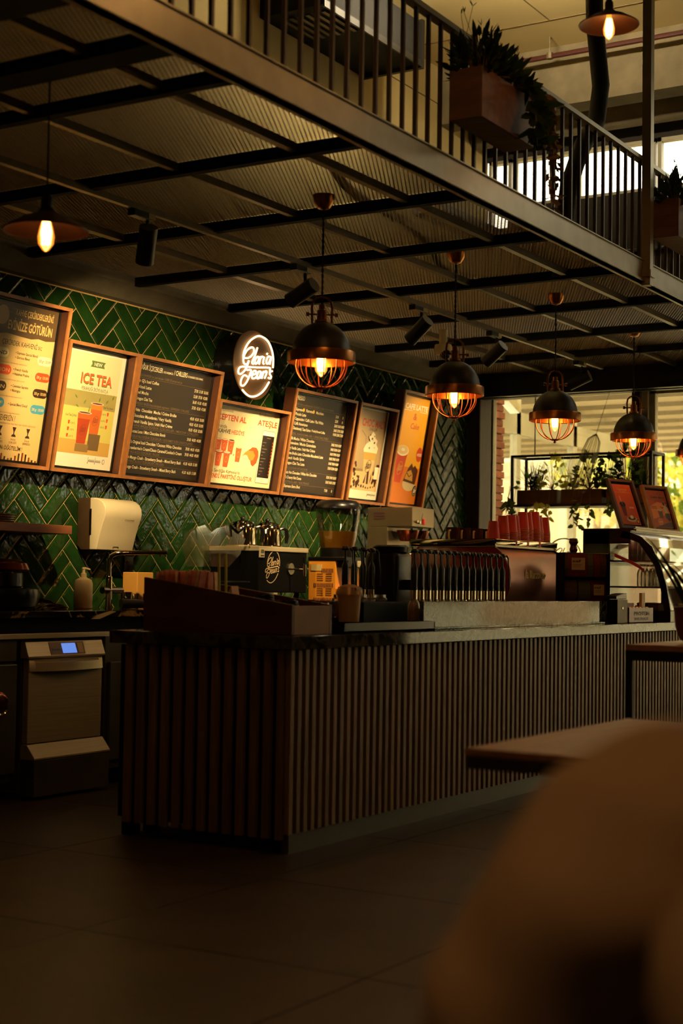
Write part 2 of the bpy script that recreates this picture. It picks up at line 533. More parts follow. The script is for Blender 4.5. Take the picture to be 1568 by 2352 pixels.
# lower glazing
def window(idx, y0, y1, z0, z1, label, bars=(), fw=0.05, x=12.8, mt='window_frame', hbars=()):
    w = MB()
    w.box(x-0.03, x+0.04, y0, y0+fw, z0, z1).box(x-0.03, x+0.04, y1-fw, y1, z0, z1)
    w.box(x-0.03, x+0.04, y0, y1, z0, z0+fw).box(x-0.03, x+0.04, y0, y1, z1-fw, z1)
    for b in bars: w.box(x-0.03, x+0.04, b-fw/2, b+fw/2, z0, z1)
    for b in hbars: w.box(x-0.03, x+0.04, y0, y1, b-fw/2, b+fw/2)
    o = struct(w.build('window_%d' % idx, MATS[mt], smooth=0), label)
    pn = MB().box(x+0.0, x+0.006, y0+fw, y1-fw, z0+fw, z1-fw).build('pane', MATS['window_glass'], o, smooth=0)
    return o
window(1, 4.80, 6.2, 0.25, 2.92, 'tall clear window behind the hanging planter rack', fw=0.025)
window(2, 2.9, 4.66, 0.25, 2.92, 'tall clear window right of the grey mullion')
window(3, 0.0, 2.9, 0.25, 2.92, 'clear shopfront window on the right')
struct(MB().box(12.74, 12.95, YA, 0.0, 0.25, 2.92).build('wall_right_end', MATS['room_wall'], smooth=0))
struct(MB().box(12.72, 12.9, 4.66, 4.73, 0, 3.0).build('trim_6', MATS['window_frame'], smooth=0), 'pale grey window mullion')
struct(MB().box(12.70, 12.9, 4.73, 4.80, 0, 3.0).build('trim_7', MATS['black_steel'], smooth=0), 'black steel window post')
struct(MB().box(12.74, 12.95, YA, 6.19, 0, 0.25).build('wall_right', MATS['concrete'], smooth=0), 'low concrete sill wall under the end windows')
# wall above the lower windows, then the strip of upper windows
struct(MB().box(12.76, 12.95, YA, YB, 2.92, 3.83).box(12.76, 12.95, YA, YB, 3.98, 4.47).box(12.76, 12.95, YA, 6.0, 4.47, 4.68).box(12.76, 12.95, YA, YB, 5.14, ZC).build('wall_right_upper', MATS['dark_wall'], smooth=0), 'dark wall between the lower and upper windows')
window(5, -4.4, 6.24, 3.83, 3.98, 'narrow window slit low on the upper level', fw=0.02)
window(6, 4.62, 6.0, 4.68, 5.14, 'bright upper window seen between the balusters', bars=(5.35,), fw=0.03)
window(7, 1.5, 4.60, 4.68, 5.14, 'bright upper window beside the steel post', bars=(3.6, 2.6), fw=0.035)
window(8, -4.4, 1.48, 4.68, 5.14, 'bright upper window at the far right', bars=(-1.5,), fw=0.035)
window(9, 6.02, 6.25, 4.47, 5.14, 'small upper window next to the plaster wall', fw=0.03)
def window_y(idx, x0, x1, z0, z1, label, bars=(), fw=0.06):
    w = MB()
    w.box(x0, x0+fw, YA-0.12, YA-0.04, z0, z1).box(x1-fw, x1, YA-0.12, YA-0.04, z0, z1).box(x0, x1, YA-0.12, YA-0.04, z0, z0+fw).box(x0, x1, YA-0.12, YA-0.04, z1-fw, z1)
    for b in bars: w.box(b-fw/2, b+fw/2, YA-0.12, YA-0.04, z0, z1)
    o = struct(w.build('window_%d' % idx, MATS['window_frame'], smooth=0), label)
    MB().box(x0+fw, x1-fw, YA-0.083, YA-0.077, z0+fw, z1-fw).build('pane', MATS['window_glass'], o, smooth=0)
window_y(10, 10.0, 12.5, 0.3, 2.8, 'shopfront window in the street wall', (11.25,))
# concrete downstand beam and the roller blind box over the upper windows
struct(MB().box(11.8, 12.05, YA, YB, 5.24, ZC).build('trim_8', MATS['concrete'], smooth=0), 'deep concrete beam across the upper ceiling')
struct(MB().cyl((12.5, YA, 5.32), (12.5, YB, 5.32), 0.13, n=20).build('trim_9', MATS['concrete']), 'rounded duct under the ceiling by the upper windows')
# ------------------------------------------------------------------ mezzanine
ZM = 3.02
ADDED_BATTEN_W = 55.0
beam = struct(MB().box(XA, 12.4, 3.235, 3.28, ZM-0.005, ZM+0.125).box(XA, 12.4, 3.225, 3.30, ZM-0.005, ZM+0.006).box(XA, 12.4, 3.225, 3.30, ZM+0.119, ZM+0.125).build('trim_10', MATS['grey_steel'], smooth=0), 'grey steel channel along the edge of the mezzanine')
# cross beams every metre
for k, x in enumerate([4.15, 4.55, 5.5, 6.5, 7.47, 8.48, 9.48, 10.48, 11.4]):
    w = 0.13 if k == 0 else 0.045
    o = MB().box(x-w/2, x+w/2, 3.28, YB-0.16, ZM-0.004, ZM+0.05).build('trim_%d' % (20+k), MATS['beam_black'], smooth=0)
    struct(o, ['broad black beam', 'first slim black cross beam', 'second slim black cross beam', 'third slim black cross beam', 'fourth slim black cross beam', 'fifth slim black cross beam', 'sixth slim black cross beam', 'seventh slim black cross beam', 'last slim black cross beam'][k]+' carrying the steel mesh floor, counted from the left')
# solid deck on the left
struct(MB().box(XA, 3.68, 3.28, YB, ZM, ZM+0.1).build('ceiling_deck', MATS['dark_wall'], smooth=0), 'dark solid deck of the mezzanine at the far left')
# expanded metal panels between the cross beams: crossing strands, real geometry
def mesh_panel(x0, x1, y0, y1, label):
    mb = MB()
    sx, sy, w, t = 0.021, 0.0105, 0.0026, 0.005    # long way of the diamond along x
    dx, dy = sx, sy
    ln = math.hypot(dx, dy)
    for sgn in (1, -1):
        # lines y = sgn*(dy/dx)*(x) + c
        k = dy/dx
        step = 2*dy
        c0 = y0 - k*(x1-x0) if sgn > 0 else y0
        c1 = y1 if sgn > 0 else y1 + k*(x1-x0)
        c = c0
        while c < c1:
            # x range where y in [y0,y1]
            if sgn > 0:
                xa = max(0, (y0-c)/k); xb = min(x1-x0, (y1-c)/k)
            else:
                xa = max(0, (c-y1)/k); xb = min(x1-x0, (c-y0)/k)
            if xb-xa > 0.01:
                nx, ny = -sgn*dy/ln*w, dx/ln*w
                ns = max(1, int((xb-xa)/0.35))
                for q in range(ns):
                    a = xa+(xb-xa)*q/ns; b = xa+(xb-xa)*(q+1)/ns
                    ya, yb = c+sgn*k*a, c+sgn*k*b
                    z0 = ZM+0.051+(0.0 if sgn > 0 else 0.002); z1 = z0+t
                    mb.add([(x0+a-nx, ya-ny, z0), (x0+b-nx, yb-ny, z0), (x0+b+nx, yb+ny, z1), (x0+a+nx, ya+ny, z1)], [(0, 1, 2, 3)])
            c += step
    o = mb.build('mesh_floor_panel', MATS['mesh_steel'], smooth=0)
    mod = o.modifiers.new('thickness', 'SOLIDIFY'); mod.thickness = 0.0015; mod.offset = 0
    tag(o, label, 'mesh panel', 'steel mesh panels of the mezzanine floor', 'stuff')
xs = [3.68, 4.15, 4.55, 5.5, 6.5, 7.47, 8.48, 9.48, 10.48, 11.4, 12.38]
ordn = ['first', 'second', 'third', 'fourth', 'fifth', 'sixth', 'seventh', 'eighth', 'ninth', 'tenth']
for k in range(len(xs)-1):
    mesh_panel(xs[k]+0.01, xs[k+1]-0.01, 3.282, YB-0.17, 'expanded steel mesh floor panel, %s bay between the black beams from the left' % ordn[k])
# long bars under the mesh
for nm, y, z0, z1, w, lb in (('ceiling_bar', 3.62, ZM-0.045, ZM-0.005, 0.035, 'thin grey steel bar under the mesh nearest the railing'),
                   ('ceiling_bar', 4.27, ZM-0.05, ZM-0.005, 0.03, 'grey steel bar under the mesh between pendants and spotlight track'),
                   ('ceiling_bar', 5.42, ZM-0.05, ZM-0.005, 0.05, 'flat grey conduit bar under the mesh near the tiled wall')):
    tag(MB().box(3.7, 12.3, y-w/2, y+w/2, ZM+0.012, ZM+0.049).build(nm, MATS['galvanised'], smooth=0), lb, 'steel bar', 'long bars under the mesh')
# cable on top of the mesh and a hose
tag(MB().tube([(6.0+0.25*i, 3.75+0.05*math.sin(i*0.9)+0.055*i, ZM+0.085) for i in range(12)], 0.022, 8).build('cable_hose', MATS['black_steel']), 'black hose lying on the steel mesh above the second pendant', 'hose')
mat('rail_steel', rgb(74, 62, 46), 0.5, metal=0.3, var=0.1)
# railing: one thing with a child for each baluster
rail = thing('railing', 'dark steel railing with upright bars along the mezzanine edge', 'railing', (0, 3.262, ZM+0.125))
MB().box(XA, 12.3, -0.025, 0.025, 0.61, 0.635).build('top_rail', MATS['grey_steel'], rail, smooth=0)
MB().box(XA, 12.3, -0.012, 0.012, 0.0, 0.012).build('bottom_rail', MATS['grey_steel'], rail, smooth=0)
bal = MB().box(-0.007, 0.007, -0.009, 0.009, 0.012, 0.61).mesh('baluster', MATS['rail_steel'], 0)
x = 3.55
while x < 12.2:
    link('baluster', bal, rail, (x, 0, 0)); x += 0.118
# tall post through the railing up to the ceiling
tag(MB().box(8.735, 8.79, 3.19, 3.245, ZM-0.03, ZC).box(8.72, 8.805, 3.18, 3.25, ZM+0.02, ZM+0.06).build('steel_post', MATS['grey_steel'], smooth=0), 'tall square steel post rising past the railing', 'post')
# black flexible duct behind that post
tag(MB().tube([(8.9, 3.62, ZC), (8.86, 3.62, 5.2), (8.84, 3.6, 4.7), (8.85, 3.56, 4.3), (8.78, 3.56, 4.05), (8.6, 3.58, 3.85), (8.5, 3.62, 3.6), (8.48, 3.66, 3.2), (8.48, 3.66, ZM+0.01)], 0.055, 12).build('flexible_duct', mat('duct_black', rgb(22, 19, 16), 0.85)), 'black flexible duct hanging behind the tall steel post', 'duct')
# dark sofa back / sideboard on the mezzanine in front of the windows
cb = thing('low_cabinet', 'long black low cabinet standing under the bright upper windows', 'cabinet', (11.6, 3.9, ZM+0.062))
MB().box(0, 0.45, 0, 1.5, 0.06, 0.78).build('body', MATS['dark_wall'], cb, bevel=0.01)
MB().box(-0.02, 0.47, -0.02, 1.52, 0.78, 0.81).build('top', MATS['black_steel'], cb, bevel=0.005)
for yy in (0.1, 1.36): MB().box(0.05, 0.4, yy, yy+0.04, 0, 0.06).build('foot', MATS['black_steel'], cb, smooth=0)
# air conditioning cassette on the plaster wall
ac = thing('air_conditioner', 'black boxed air handling unit hung high on the plaster wall', 'air conditioner', (9.0, YB, 5.28))
MB().box(0, 1.45, -0.55, 0, 0, 0.34).build('casing', MATS['beam_black'], ac, smooth=0)
for k in range(6): MB().box(0.1, 0.55, -0.5+k*0.07, -0.47+k*0.07, -0.012, 0.0).build('grille_slat', MATS['rail_steel'], ac, smooth=0)
MB().box(-0.01, 1.46, -0.565, -0.55, -0.02, 0.03).build('front_rail', MATS['black_steel'], ac, smooth=0)
MB().box(1.43, 1.47, -0.57, 0.0, -0.03, 0.36).build('end_plate', MATS['black_steel'], ac, smooth=0)
# cable tray on the mezzanine beyond the first planter
ct = thing('cable_tray', 'perforated steel cable tray behind the railing below the planter', 'cable tray', (11.2, 6.0, 4.3))
MB().box(0, 1.3, -0.12, 0.2, 0, 0.006).box(0, 1.3, -0.12, -0.114, 0, 0.06).box(0, 1.3, 0.194, 0.2, 0, 0.06).build('tray', MATS['black_steel'], ct, smooth=0)
MB().box(1.15, 1.3, -0.12, 0.2, -1.2, 0.0).build('drop_leg', MATS['black_steel'], ct, smooth=0)
# sprinkler pipe with hanger rods
pp = thing('sprinkler_pipe', 'thin dark red sprinkler pipe hung below the upper ceiling', 'pipe', (11.55, 0, 5.58))
MB().cyl((0, YA, 0), (0, 5.6, 0), 0.022, n=10).build('pipe', MATS['red_pipe'], pp)
for yy in (5.1, 3.4, 1.7): MB().cyl((0, yy, 0.02), (0, yy, 0.17), 0.006, n=6).cyl((0, yy, -0.02), (0, yy, 0.03), 0.03, n=8).build('hanger', MATS['galvanised'], pp)
# linear lamps above the upper windows
mat('lamp_housing', rgb(180, 165, 130), 0.4, var=0.05)
emit_mat('lamp_diffuser', (1.0, 0.85, 0.55), 5.0)
for k, (y0, y1, lb) in enumerate(((4.75, 5.65, 'slim lit batten lamp left of the steel post above the upper windows'), (3.75, 4.7, 'slim lit batten lamp right of the steel post above the upper windows'), (2.7, 3.68, 'slim lit batten lamp at the right edge above the upper windows'))):
    t = thing('batten_lamp', lb, 'lamp', (12.32, y0, 5.40), group='batten lamps by the upper windows')
    MB().box(-0.03, 0.05, 0, y1-y0, 0.0, 0.05).build('housing', MATS['lamp_housing'], t, smooth=0)
    mb = MB()
    n = int((y1-y0)/0.03)
    for q in range(n):
        a = q*(y1-y0)/n
        mb.box(-0.034, -0.03, a+0.003, a+0.024, 0.006, 0.02).box(-0.034, -0.03, a+0.003, a+0.024, 0.026, 0.04)
    mb.build('diffuser', MATS['lamp_diffuser'], t, smooth=0)

# two battens added out of view to light the upper wall and ceiling
for k, (loc, ln, rot, pw, lb) in enumerate((((9.2, 5.1, ZC-0.07), 1.0, (R(62), 0, 0), ADDED_BATTEN_W, 'unseen batten added under the ceiling of the mezzanine to wash the upper wall with light'),
                                    ((8.3, 4.2, 5.32), 0.7, (0, R(-112), 0), ADDED_BATTEN_W*0.9, 'unseen suspended batten added over the mezzanine to light the ceiling'))):
    t = thing('added_batten', lb, 'lamp', loc, group='added unseen battens over the mezzanine')
    if k == 0:
        MB().box(0, ln, -0.05, 0.05, 0.01, 0.07).build('housing', MATS['lamp_housing'], t, smooth=0)
        MB().box(0.02, ln-0.02, 0.02, 0.05, 0.004, 0.01).build('diffuser', MATS['lamp_diffuser'], t, smooth=0)
        a = lamp_light('added_batten_light', 'AREA', (ln/2, 0.02, 0.0), pw, (1.0, 0.82, 0.50), t, shape='RECTANGLE', size=ln-0.1, size_y=0.08)
    else:
        MB().box(-0.05, 0.05, 0, ln, -0.07, -0.01).build('housing', MATS['lamp_housing'], t, smooth=0)
        MB().box(0.02, 0.055, 0.02, ln-0.02, -0.012, -0.004).build('diffuser', MATS['lamp_diffuser'], t, smooth=0)
        for yy in (0.1, ln-0.1): MB().cyl((0, yy, -0.02), (0, yy, ZC-5.32), 0.004, n=6).build('hanger', MATS['galvanised'], t)
        a = lamp_light('added_batten_light', 'AREA', (0.08, ln/2, 0.02), pw, (1.0, 0.82, 0.50), t, shape='RECTANGLE', size=0.08, size_y=ln-0.1)
    a.rotation_euler = rot; a.data.spread = R(120 if k == 0 else 80)
# ------------------------------------------------------------------ menu boards
mat('walnut', rgb(168, 108, 54), 0.45, var=0.22, scale=5, stretch=(3, 3, 3), bump=0.05)
mat('walnut_dark_and_shade', rgb(84, 46, 24), 0.5, var=0.3, scale=5)  # dark wood of one sign frame; on the menu boards it paints shade
mat('black_trim', rgb(20, 16, 13), 0.25, spec=0.5)
PAL = dict(p_tan=(214, 178, 110), p_brownband=(92, 70, 42), p_gold=(226, 186, 110), p_darkbrown=(58, 38, 24), p_red=(226, 78, 40), p_blue=(70, 150, 170),
           p_cream=(246, 226, 168), p_white=(250, 240, 205), p_green=(106, 122, 48), p_lime=(222, 208, 104), p_sand=(214, 170, 82), p_ped=(150, 118, 64), p_ped2=(120, 92, 52),
           p_tea=(190, 70, 24), p_tea2=(214, 106, 36), p_leaf=(120, 150, 44), p_char=(52, 42, 30), p_chalk=(246, 226, 176), p_grey=(128, 106, 74), p_amber=(240, 186, 40),
           p_orange=(232, 98, 40), p_flame=(240, 84, 30), p_flame2=(244, 140, 50), p_black=(36, 28, 22), p_taupe=(186, 158, 112), p_choc=(84, 46, 28), p_milk=(230, 196, 132),
           p_foam=(248, 232, 190), p_orangebg=(238, 168, 40), p_orangelow=(222, 124, 36), p_coral=(206, 76, 44), p_cake=(206, 150, 60), p_darkorange=(206, 84, 30), p_plate=(214, 190, 140), p_maroon=(120, 50, 34))
for k, c in PAL.items():
    mat(k, rgb(*c), 0.38, spec=0.4, var=0.02, scale=3)
LOGO = [[(0.88,0.03),(0.89,0.29),(0.82,0.52),(0.64,0.74),(0.41,0.84),(0.13,0.86),(-0.12,0.77),(-0.35,0.63),(-0.53,0.44),(-0.62,0.27),(-0.65,0.13)],
 [(-0.37,0.08),(-0.43,-0.02),(-0.55,-0.05),(-0.63,0.01),(-0.63,0.13),(-0.56,0.26),(-0.41,0.40),(-0.23,0.48),(-0.13,0.46),(-0.12,0.36),(-0.24,0.23),(-0.40,0.15),(-0.55,0.13)],
 [(-0.36,0.08),(-0.43,-0.06),(-0.54,-0.21),(-0.70,-0.33),(-0.82,-0.36),(-0.88,-0.31),(-0.84,-0.20),(-0.71,-0.14),(-0.43,-0.11),(0.08,-0.06),(0.68,0.01),(0.73,-0.05),(0.72,-0.13)],
 [(0.06,0.51),(-0.07,0.25),(-0.20,0.05),(-0.13,0.01)],
 [(0.07,0.25),(-0.03,0.17),(-0.06,0.05),(0.02,0.04),(0.12,0.14),(0.15,0.24),(0.07,0.25)],
 [(0.24,0.28),(0.16,0.04)], [(0.20,0.19),(0.30,0.28),(0.37,0.28)], [(0.42,0.29),(0.36,0.12),(0.41,0.08)], [(0.58,0.42),(0.56,0.38)],
 [(0.77,0.33),(0.63,0.33),(0.53,0.19),(0.57,0.11),(0.67,0.16),(0.77,0.32),(0.71,0.11)],
 [(-0.44,-0.20),(-0.24,-0.18),(-0.32,-0.35),(-0.45,-0.54),(-0.61,-0.67),(-0.74,-0.66),(-0.74,-0.54),(-0.65,-0.41),(-0.54,-0.36),(-0.43,-0.39)],
 [(-0.22,-0.32),(-0.02,-0.26),(0.01,-0.18),(-0.09,-0.18),(-0.19,-0.29),(-0.18,-0.40),(-0.05,-0.39),(0.05,-0.33)],
 [(0.25,-0.16),(0.15,-0.17),(0.07,-0.28),(0.09,-0.38),(0.19,-0.33),(0.27,-0.17),(0.21,-0.36)],
 [(0.40,-0.13),(0.31,-0.35)], [(0.35,-0.21),(0.51,-0.11),(0.56,-0.15),(0.46,-0.33)],
 [(0.85,-0.07),(0.75,-0.10),(0.72,-0.17),(0.79,-0.23),(0.76,-0.30),(0.65,-0.29)],
 [(-0.66,-0.79),(-0.52,-0.87),(-0.33,-0.93),(-0.13,-0.93),(0.10,-0.87),(0.35,-0.74),(0.54,-0.58),(0.69,-0.41)]]
def logo_print(P, key, u, v, ru, rv, w, lift=0.0012):
    for st in LOGO:
        P.stroke(key, [(u+ru*a, v+rv*b) for a, b in st], w, lift)
def cursive(P, key, u0, v0, w, h, t, lw=0.0022):
    """small hand written signature: looping strokes"""
    n = len(t); dx = w/n
    for i, ch in enumerate(t):
        if ch == ' ': continue
        big = ch.isupper()
        hh = h if big else h*0.5
        x = u0+i*dx
        pts = [(x, v0+hh*0.2), (x+dx*0.35, v0+hh), (x+dx*0.7, v0+hh*0.8), (x+dx*0.3, v0), (x+dx*0.75, v0+hh*0.1), (x+dx*1.05, v0+hh*0.4)]
        if ch in 'gjyGJ': pts = [(x+dx*0.6, v0+hh), (x+dx*0.2, v0+hh*0.6), (x+dx*0.6, v0+hh*0.4), (x+dx*0.3, v0-h*0.4), (x-dx*0.1, v0-h*0.3), (x+dx*0.9, v0+hh*0.3)]
        P.stroke(key, pts, lw, 0.0012)
TILT = R(9.5)
DEP = 0.075
def board(x0, W, H, sheet, label):
    t = thing('menu_board', label, 'menu board', (x0, 6.15, 1.80), (TILT, 0, 0), 'menu boards on the tiled wall')
    b, d = 0.02, 0.10
    ly = 0.012
    for nm, a0, a1, mt, e in (('frame', 0.0, ly, 'walnut', 0.0), ('frame_box_shaded', ly, d, 'walnut_dark_and_shade', 0.0015)):  # box behind the front lip coloured darker to paint in side shade
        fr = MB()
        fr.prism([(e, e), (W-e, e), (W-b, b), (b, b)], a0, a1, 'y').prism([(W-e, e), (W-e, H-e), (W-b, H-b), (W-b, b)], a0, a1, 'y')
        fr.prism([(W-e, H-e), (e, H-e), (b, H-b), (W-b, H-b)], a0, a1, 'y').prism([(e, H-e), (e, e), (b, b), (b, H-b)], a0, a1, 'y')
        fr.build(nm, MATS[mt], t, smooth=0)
    rm = MB()
    i0, i1, j0, j1 = b, W-b, b, H-b
    r = 0.013
    for (a0, a1, c0, c1) in ((i0, i1, j0, j0+r), (i0, i1, j1-r, j1), (i0, i0+r, j0, j1), (i1-r, i1, j0, j1)):
        rm.box(a0, a1, DEP-0.012, DEP+0.01, c0, c1)
    rm.build('snap_rim', MATS['black_trim'], t, smooth=0, bevel=0.004, seg=2)
    MB().box(i0, i1, DEP+0.001, d, j0, j1).build('back_panel', MATS['black_trim'], t, smooth=0)
    ps = MB().box(i0+r*0.5, i1-r*0.5, DEP, DEP+0.002, j0+r*0.5, j1-r*0.5).build('poster', MATS[sheet], t, smooth=0)
    return t, ps, Print(DEP)
NAMES = {}
# ---- 1: take beans home
t, ps, P = board(6.115, 0.63, 0.96, 'p_tan', 'tall tan board about taking coffee beans home, leftmost on the tiled wall')
P.poly('p_brownband', [(0.03, 0.927), (0.03, 0.74), (0.12, 0.735), (0.2, 0.748), (0.3, 0.742), (0.4, 0.738), (0.46, 0.748), (0.52, 0.742), (0.603, 0.752), (0.603, 0.927)])
P.disc('p_taupe', 0.15, 0.845, 0.05, 0.055, 0.0006)
P.text('p_grey', 'TAZE', 0.215, 0.884, 0.247, 0.012)
P.text('p_grey', 'KAVRULMUŞ', 0.195, 0.862, 0.247, 0.012)
P.text('p_gold', 'KAHVE ÇEKİRDEKLERİNİ', 0.251, 0.858, 0.561, 0.036, 0.02)
P.text('p_gold', 'EVİNİZE GÖTÜRÜN', 0.201, 0.774, 0.564, 0.052, 0.025)
P.text('p_darkbrown', 'ÇEKİRDEK KAHVENİ', 0.175, 0.685, 0.458, 0.03, 0.0)
P.text('p_darkbrown', 'SEÇ', 0.466, 0.687, 0.5, 0.02, 0.0)
rows = [(0.63, 'p_cream', 'BLEND', 'p_darkbrown', ['Espresso Special Blend', 'Glorious Blend'], 0.241), (0.535, 'p_red', 'INFUSION', 'p_gold', ['French Vanilla', 'Hazelnut Praline'], 0.279),
        (0.44, 'p_darkbrown', 'ORIGIN', 'p_gold', ['Colombian Supremo', 'Nicaragua'], 0.258), (0.346, 'p_blue', 'DECAF', 'p_gold', ['Special Blend Decaf'], 0.26)]
def pill(P, key, u0, u1, v, h, lift=0.0005):
    P.poly(key, [(u0+h*0.5+(h*0.5)*math.cos(R(a)), v+(h*0.5)*math.sin(R(a))) for a in range(90, 271, 30)] + [(u1-h*0.5+(h*0.5)*math.cos(R(a)), v+(h*0.5)*math.sin(R(a))) for a in range(-90, 91, 30)], lift)
for v, key, nm, tk, items, r_ in rows:
    pill(P, key, 0.06, r_, v+0.008, 0.055)
    P.text(tk, nm, 0.08, v-0.004, r_-0.015, 0.022, 0.01)
    for q, it in enumerate(items):
        vv = v+0.011-q*0.026 if len(items) > 1 else v
        P.disc('p_darkbrown', 0.296, vv+0.007, 0.003, None, 0.0008, 8)
        P.text('p_darkbrown', it, 0.306, vv, 0.306+0.0076*len(it), 0.016)
    pill(P, key, 0.477, 0.60, v-0.003, 0.052)
    P.text(tk, '200 gr  130.00₺', 0.489, v-0.012, 0.59, 0.017)
    P.text('p_grey', 'aromalarla lezzetlendirilmiş kahveler', 0.1, v-0.048, 0.4, 0.008, 0.0)
P.text('p_darkbrown', 'NASIL İÇMEYİ SEVERSİN ?', 0.06, 0.256, 0.366, 0.034, 0.0)
P.text('p_grey', 'demleme yöntemlerinin her biri için farklı öğütülür', 0.15, 0.236, 0.545, 0.011, 0.0)
for u in (0.26, 0.373, 0.487):
    P.poly('p_darkbrown', [(u-0.02, 0.168), (u+0.02, 0.168), (u+0.012, 0.182), (u-0.012, 0.182)])
    P.poly('p_darkbrown', [(u-0.016, 0.224), (u+0.016, 0.224), (u+0.005, 0.198), (u-0.005, 0.198)])
    P.rect('p_darkbrown', u-0.004, u+0.004, 0.182, 0.2)
for u, a, b2 in ((0.26, 'Kalın', 'FRENCH PRESS'), (0.373, 'Orta ince', 'OCAK ÜSTÜ'), (0.487, 'İnce', 'ESPRESSO')):
    P.text('p_darkbrown', a, u-0.02, 0.147, u+0.02, 0.012, 0.0); P.text('p_darkbrown', b2, u-0.03, 0.128, u+0.032, 0.013, 0.0)
P.text('p_darkbrown', 'SENİN İÇİN ÖĞÜTELİM !', 0.15, 0.09, 0.459, 0.024, 0.01)
for k in range(40):
    u = 0.035+k*0.0142
    top = 0.062+0.02*math.cos(k*0.42)
    P.rect(['p_darkbrown', 'p_milk', 'p_maroon', 'p_sand'][k % 4], u, u+0.0142, 0.03, max(0.04, top))
P.build(ps, {'p_brownband': 'print_band'})
# ---- 2: ice tea
t, ps, P = board(6.766, 0.64, 0.785, 'p_white', 'bright yellow and white ice tea poster board, second from the left')
P.rect('p_cream', 0.04, 0.57, 0.4, 0.731); P.rect('p_lime', 0.04, 0.57, 0.2, 0.5); P.rect('p_sand', 0.04, 0.57, 0.115, 0.2)
m = MATS['p_lime']
P.poly('p_green', [(0.288, 0.652), (0.418, 0.652), (0.408, 0.671), (0.42, 0.69), (0.292, 0.69), (0.3, 0.671)], 0.0008)
P.text('p_white', 'NEW', 0.318, 0.66, 0.392, 0.022, 0.02, 0.0014)
P.text('p_green', 'ICE TEA', 0.22, 0.543, 0.508, 0.064, 0.025, 0.0008); P.text('p_orange', 'ICE TEA', 0.217, 0.549, 0.504, 0.064, 0.02, 0.0014)
P.text('p_darkbrown', '· FERAHLIĞI İKİYE KATLA ·', 0.224, 0.506, 0.489, 0.022, 0.0)
P.poly('p_ped', [(0.252, 0.13), (0.372, 0.13), (0.372, 0.178), (0.252, 0.178)], 0.0008); P.poly('p_ped2', [(0.372, 0.145), (0.465, 0.145), (0.469, 0.246), (0.36, 0.246), (0.36, 0.178), (0.372, 0.178)], 0.0008)
def glass_print(P, u0, u1, w0, w1, v0, v1, key, ice):
    P.poly(key, [(w0, v0), (w1, v0), (u1, v1), (u0, v1)], 0.001)
    P.poly(ice, [(w0+(u0-w0)*0.8, v0+(v1-v0)*0.8), (w1+(u1-w1)*0.8, v0+(v1-v0)*0.8), (u1, v1), (u0, v1)], 0.0012)
    P.disc('p_foam', (u0+u1)/2, v1, (u1-u0)/2+0.004, 0.008, 0.0014)
    P.disc('p_maroon', (u0+u1)/2, v1, (u1-u0)/2-0.006, 0.005, 0.0016)
glass_print(P, 0.344, 0.455, 0.36, 0.442, 0.246, 0.434, 'p_tea2', 'p_flame2'); glass_print(P, 0.238, 0.358, 0.257, 0.337, 0.18, 0.37, 'p_tea', 'p_tea2')
logo_print(P, 'p_maroon', 0.297, 0.265, 0.032, 0.036, 0.0016, 0.0016); logo_print(P, 'p_maroon', 0.401, 0.33, 0.03, 0.034, 0.0016, 0.0016)
for u, v, a in ((0.283, 0.435, 60), (0.221, 0.405, -30), (0.537, 0.483, 70), (0.486, 0.454, 50), (0.415, 0.46, 80), (0.2, 0.46, -40), (0.33, 0.385, 80)):
    c, s_ = math.cos(R(a)), math.sin(R(a)); L2 = 0.018 if v > 0.39 else 0.03
    P.poly('p_leaf', [(u+c*L2, v+s_*L2), (u-s_*0.006, v+c*0.006), (u-c*L2, v-s_*L2), (u+s_*0.006, v-c*0.006)], 0.0012)
P.text('p_darkbrown', 'Iced Tea Şeftali', 0.13, 0.338, 0.228, 0.016, 0.0); P.text('p_darkbrown', 'Iced Tea Limon', 0.46, 0.412, 0.55, 0.014, 0.0)
for k in range(3):
    for (u, v, s_) in ((0.168, 0.302-k*0.04, 1), (0.509, 0.38-k*0.04, -1)):
        P.poly('p_red', [(u-0.006, v-0.012), (u+0.006, v-0.012), (u+0.009, v+0.01), (u-0.009, v+0.01)], 0.0012)
        P.text('p_darkbrown', '%d,50 TL' % (17+4*k), (u+0.014 if s_ > 0 else u-0.055), v-0.01, (u+0.055 if s_ > 0 else u-0.014), 0.011, 0.0)
cursive(P, 'p_darkbrown', 0.385, 0.075, 0.12, 0.028, 'GloriaJeans', 0.002); P.disc('p_maroon', 0.532, 0.083, 0.012, 0.016, 0.001, 14); P.disc('p_white', 0.532, 0.083, 0.009, 0.013, 0.0014, 14)
P.build(ps, {})
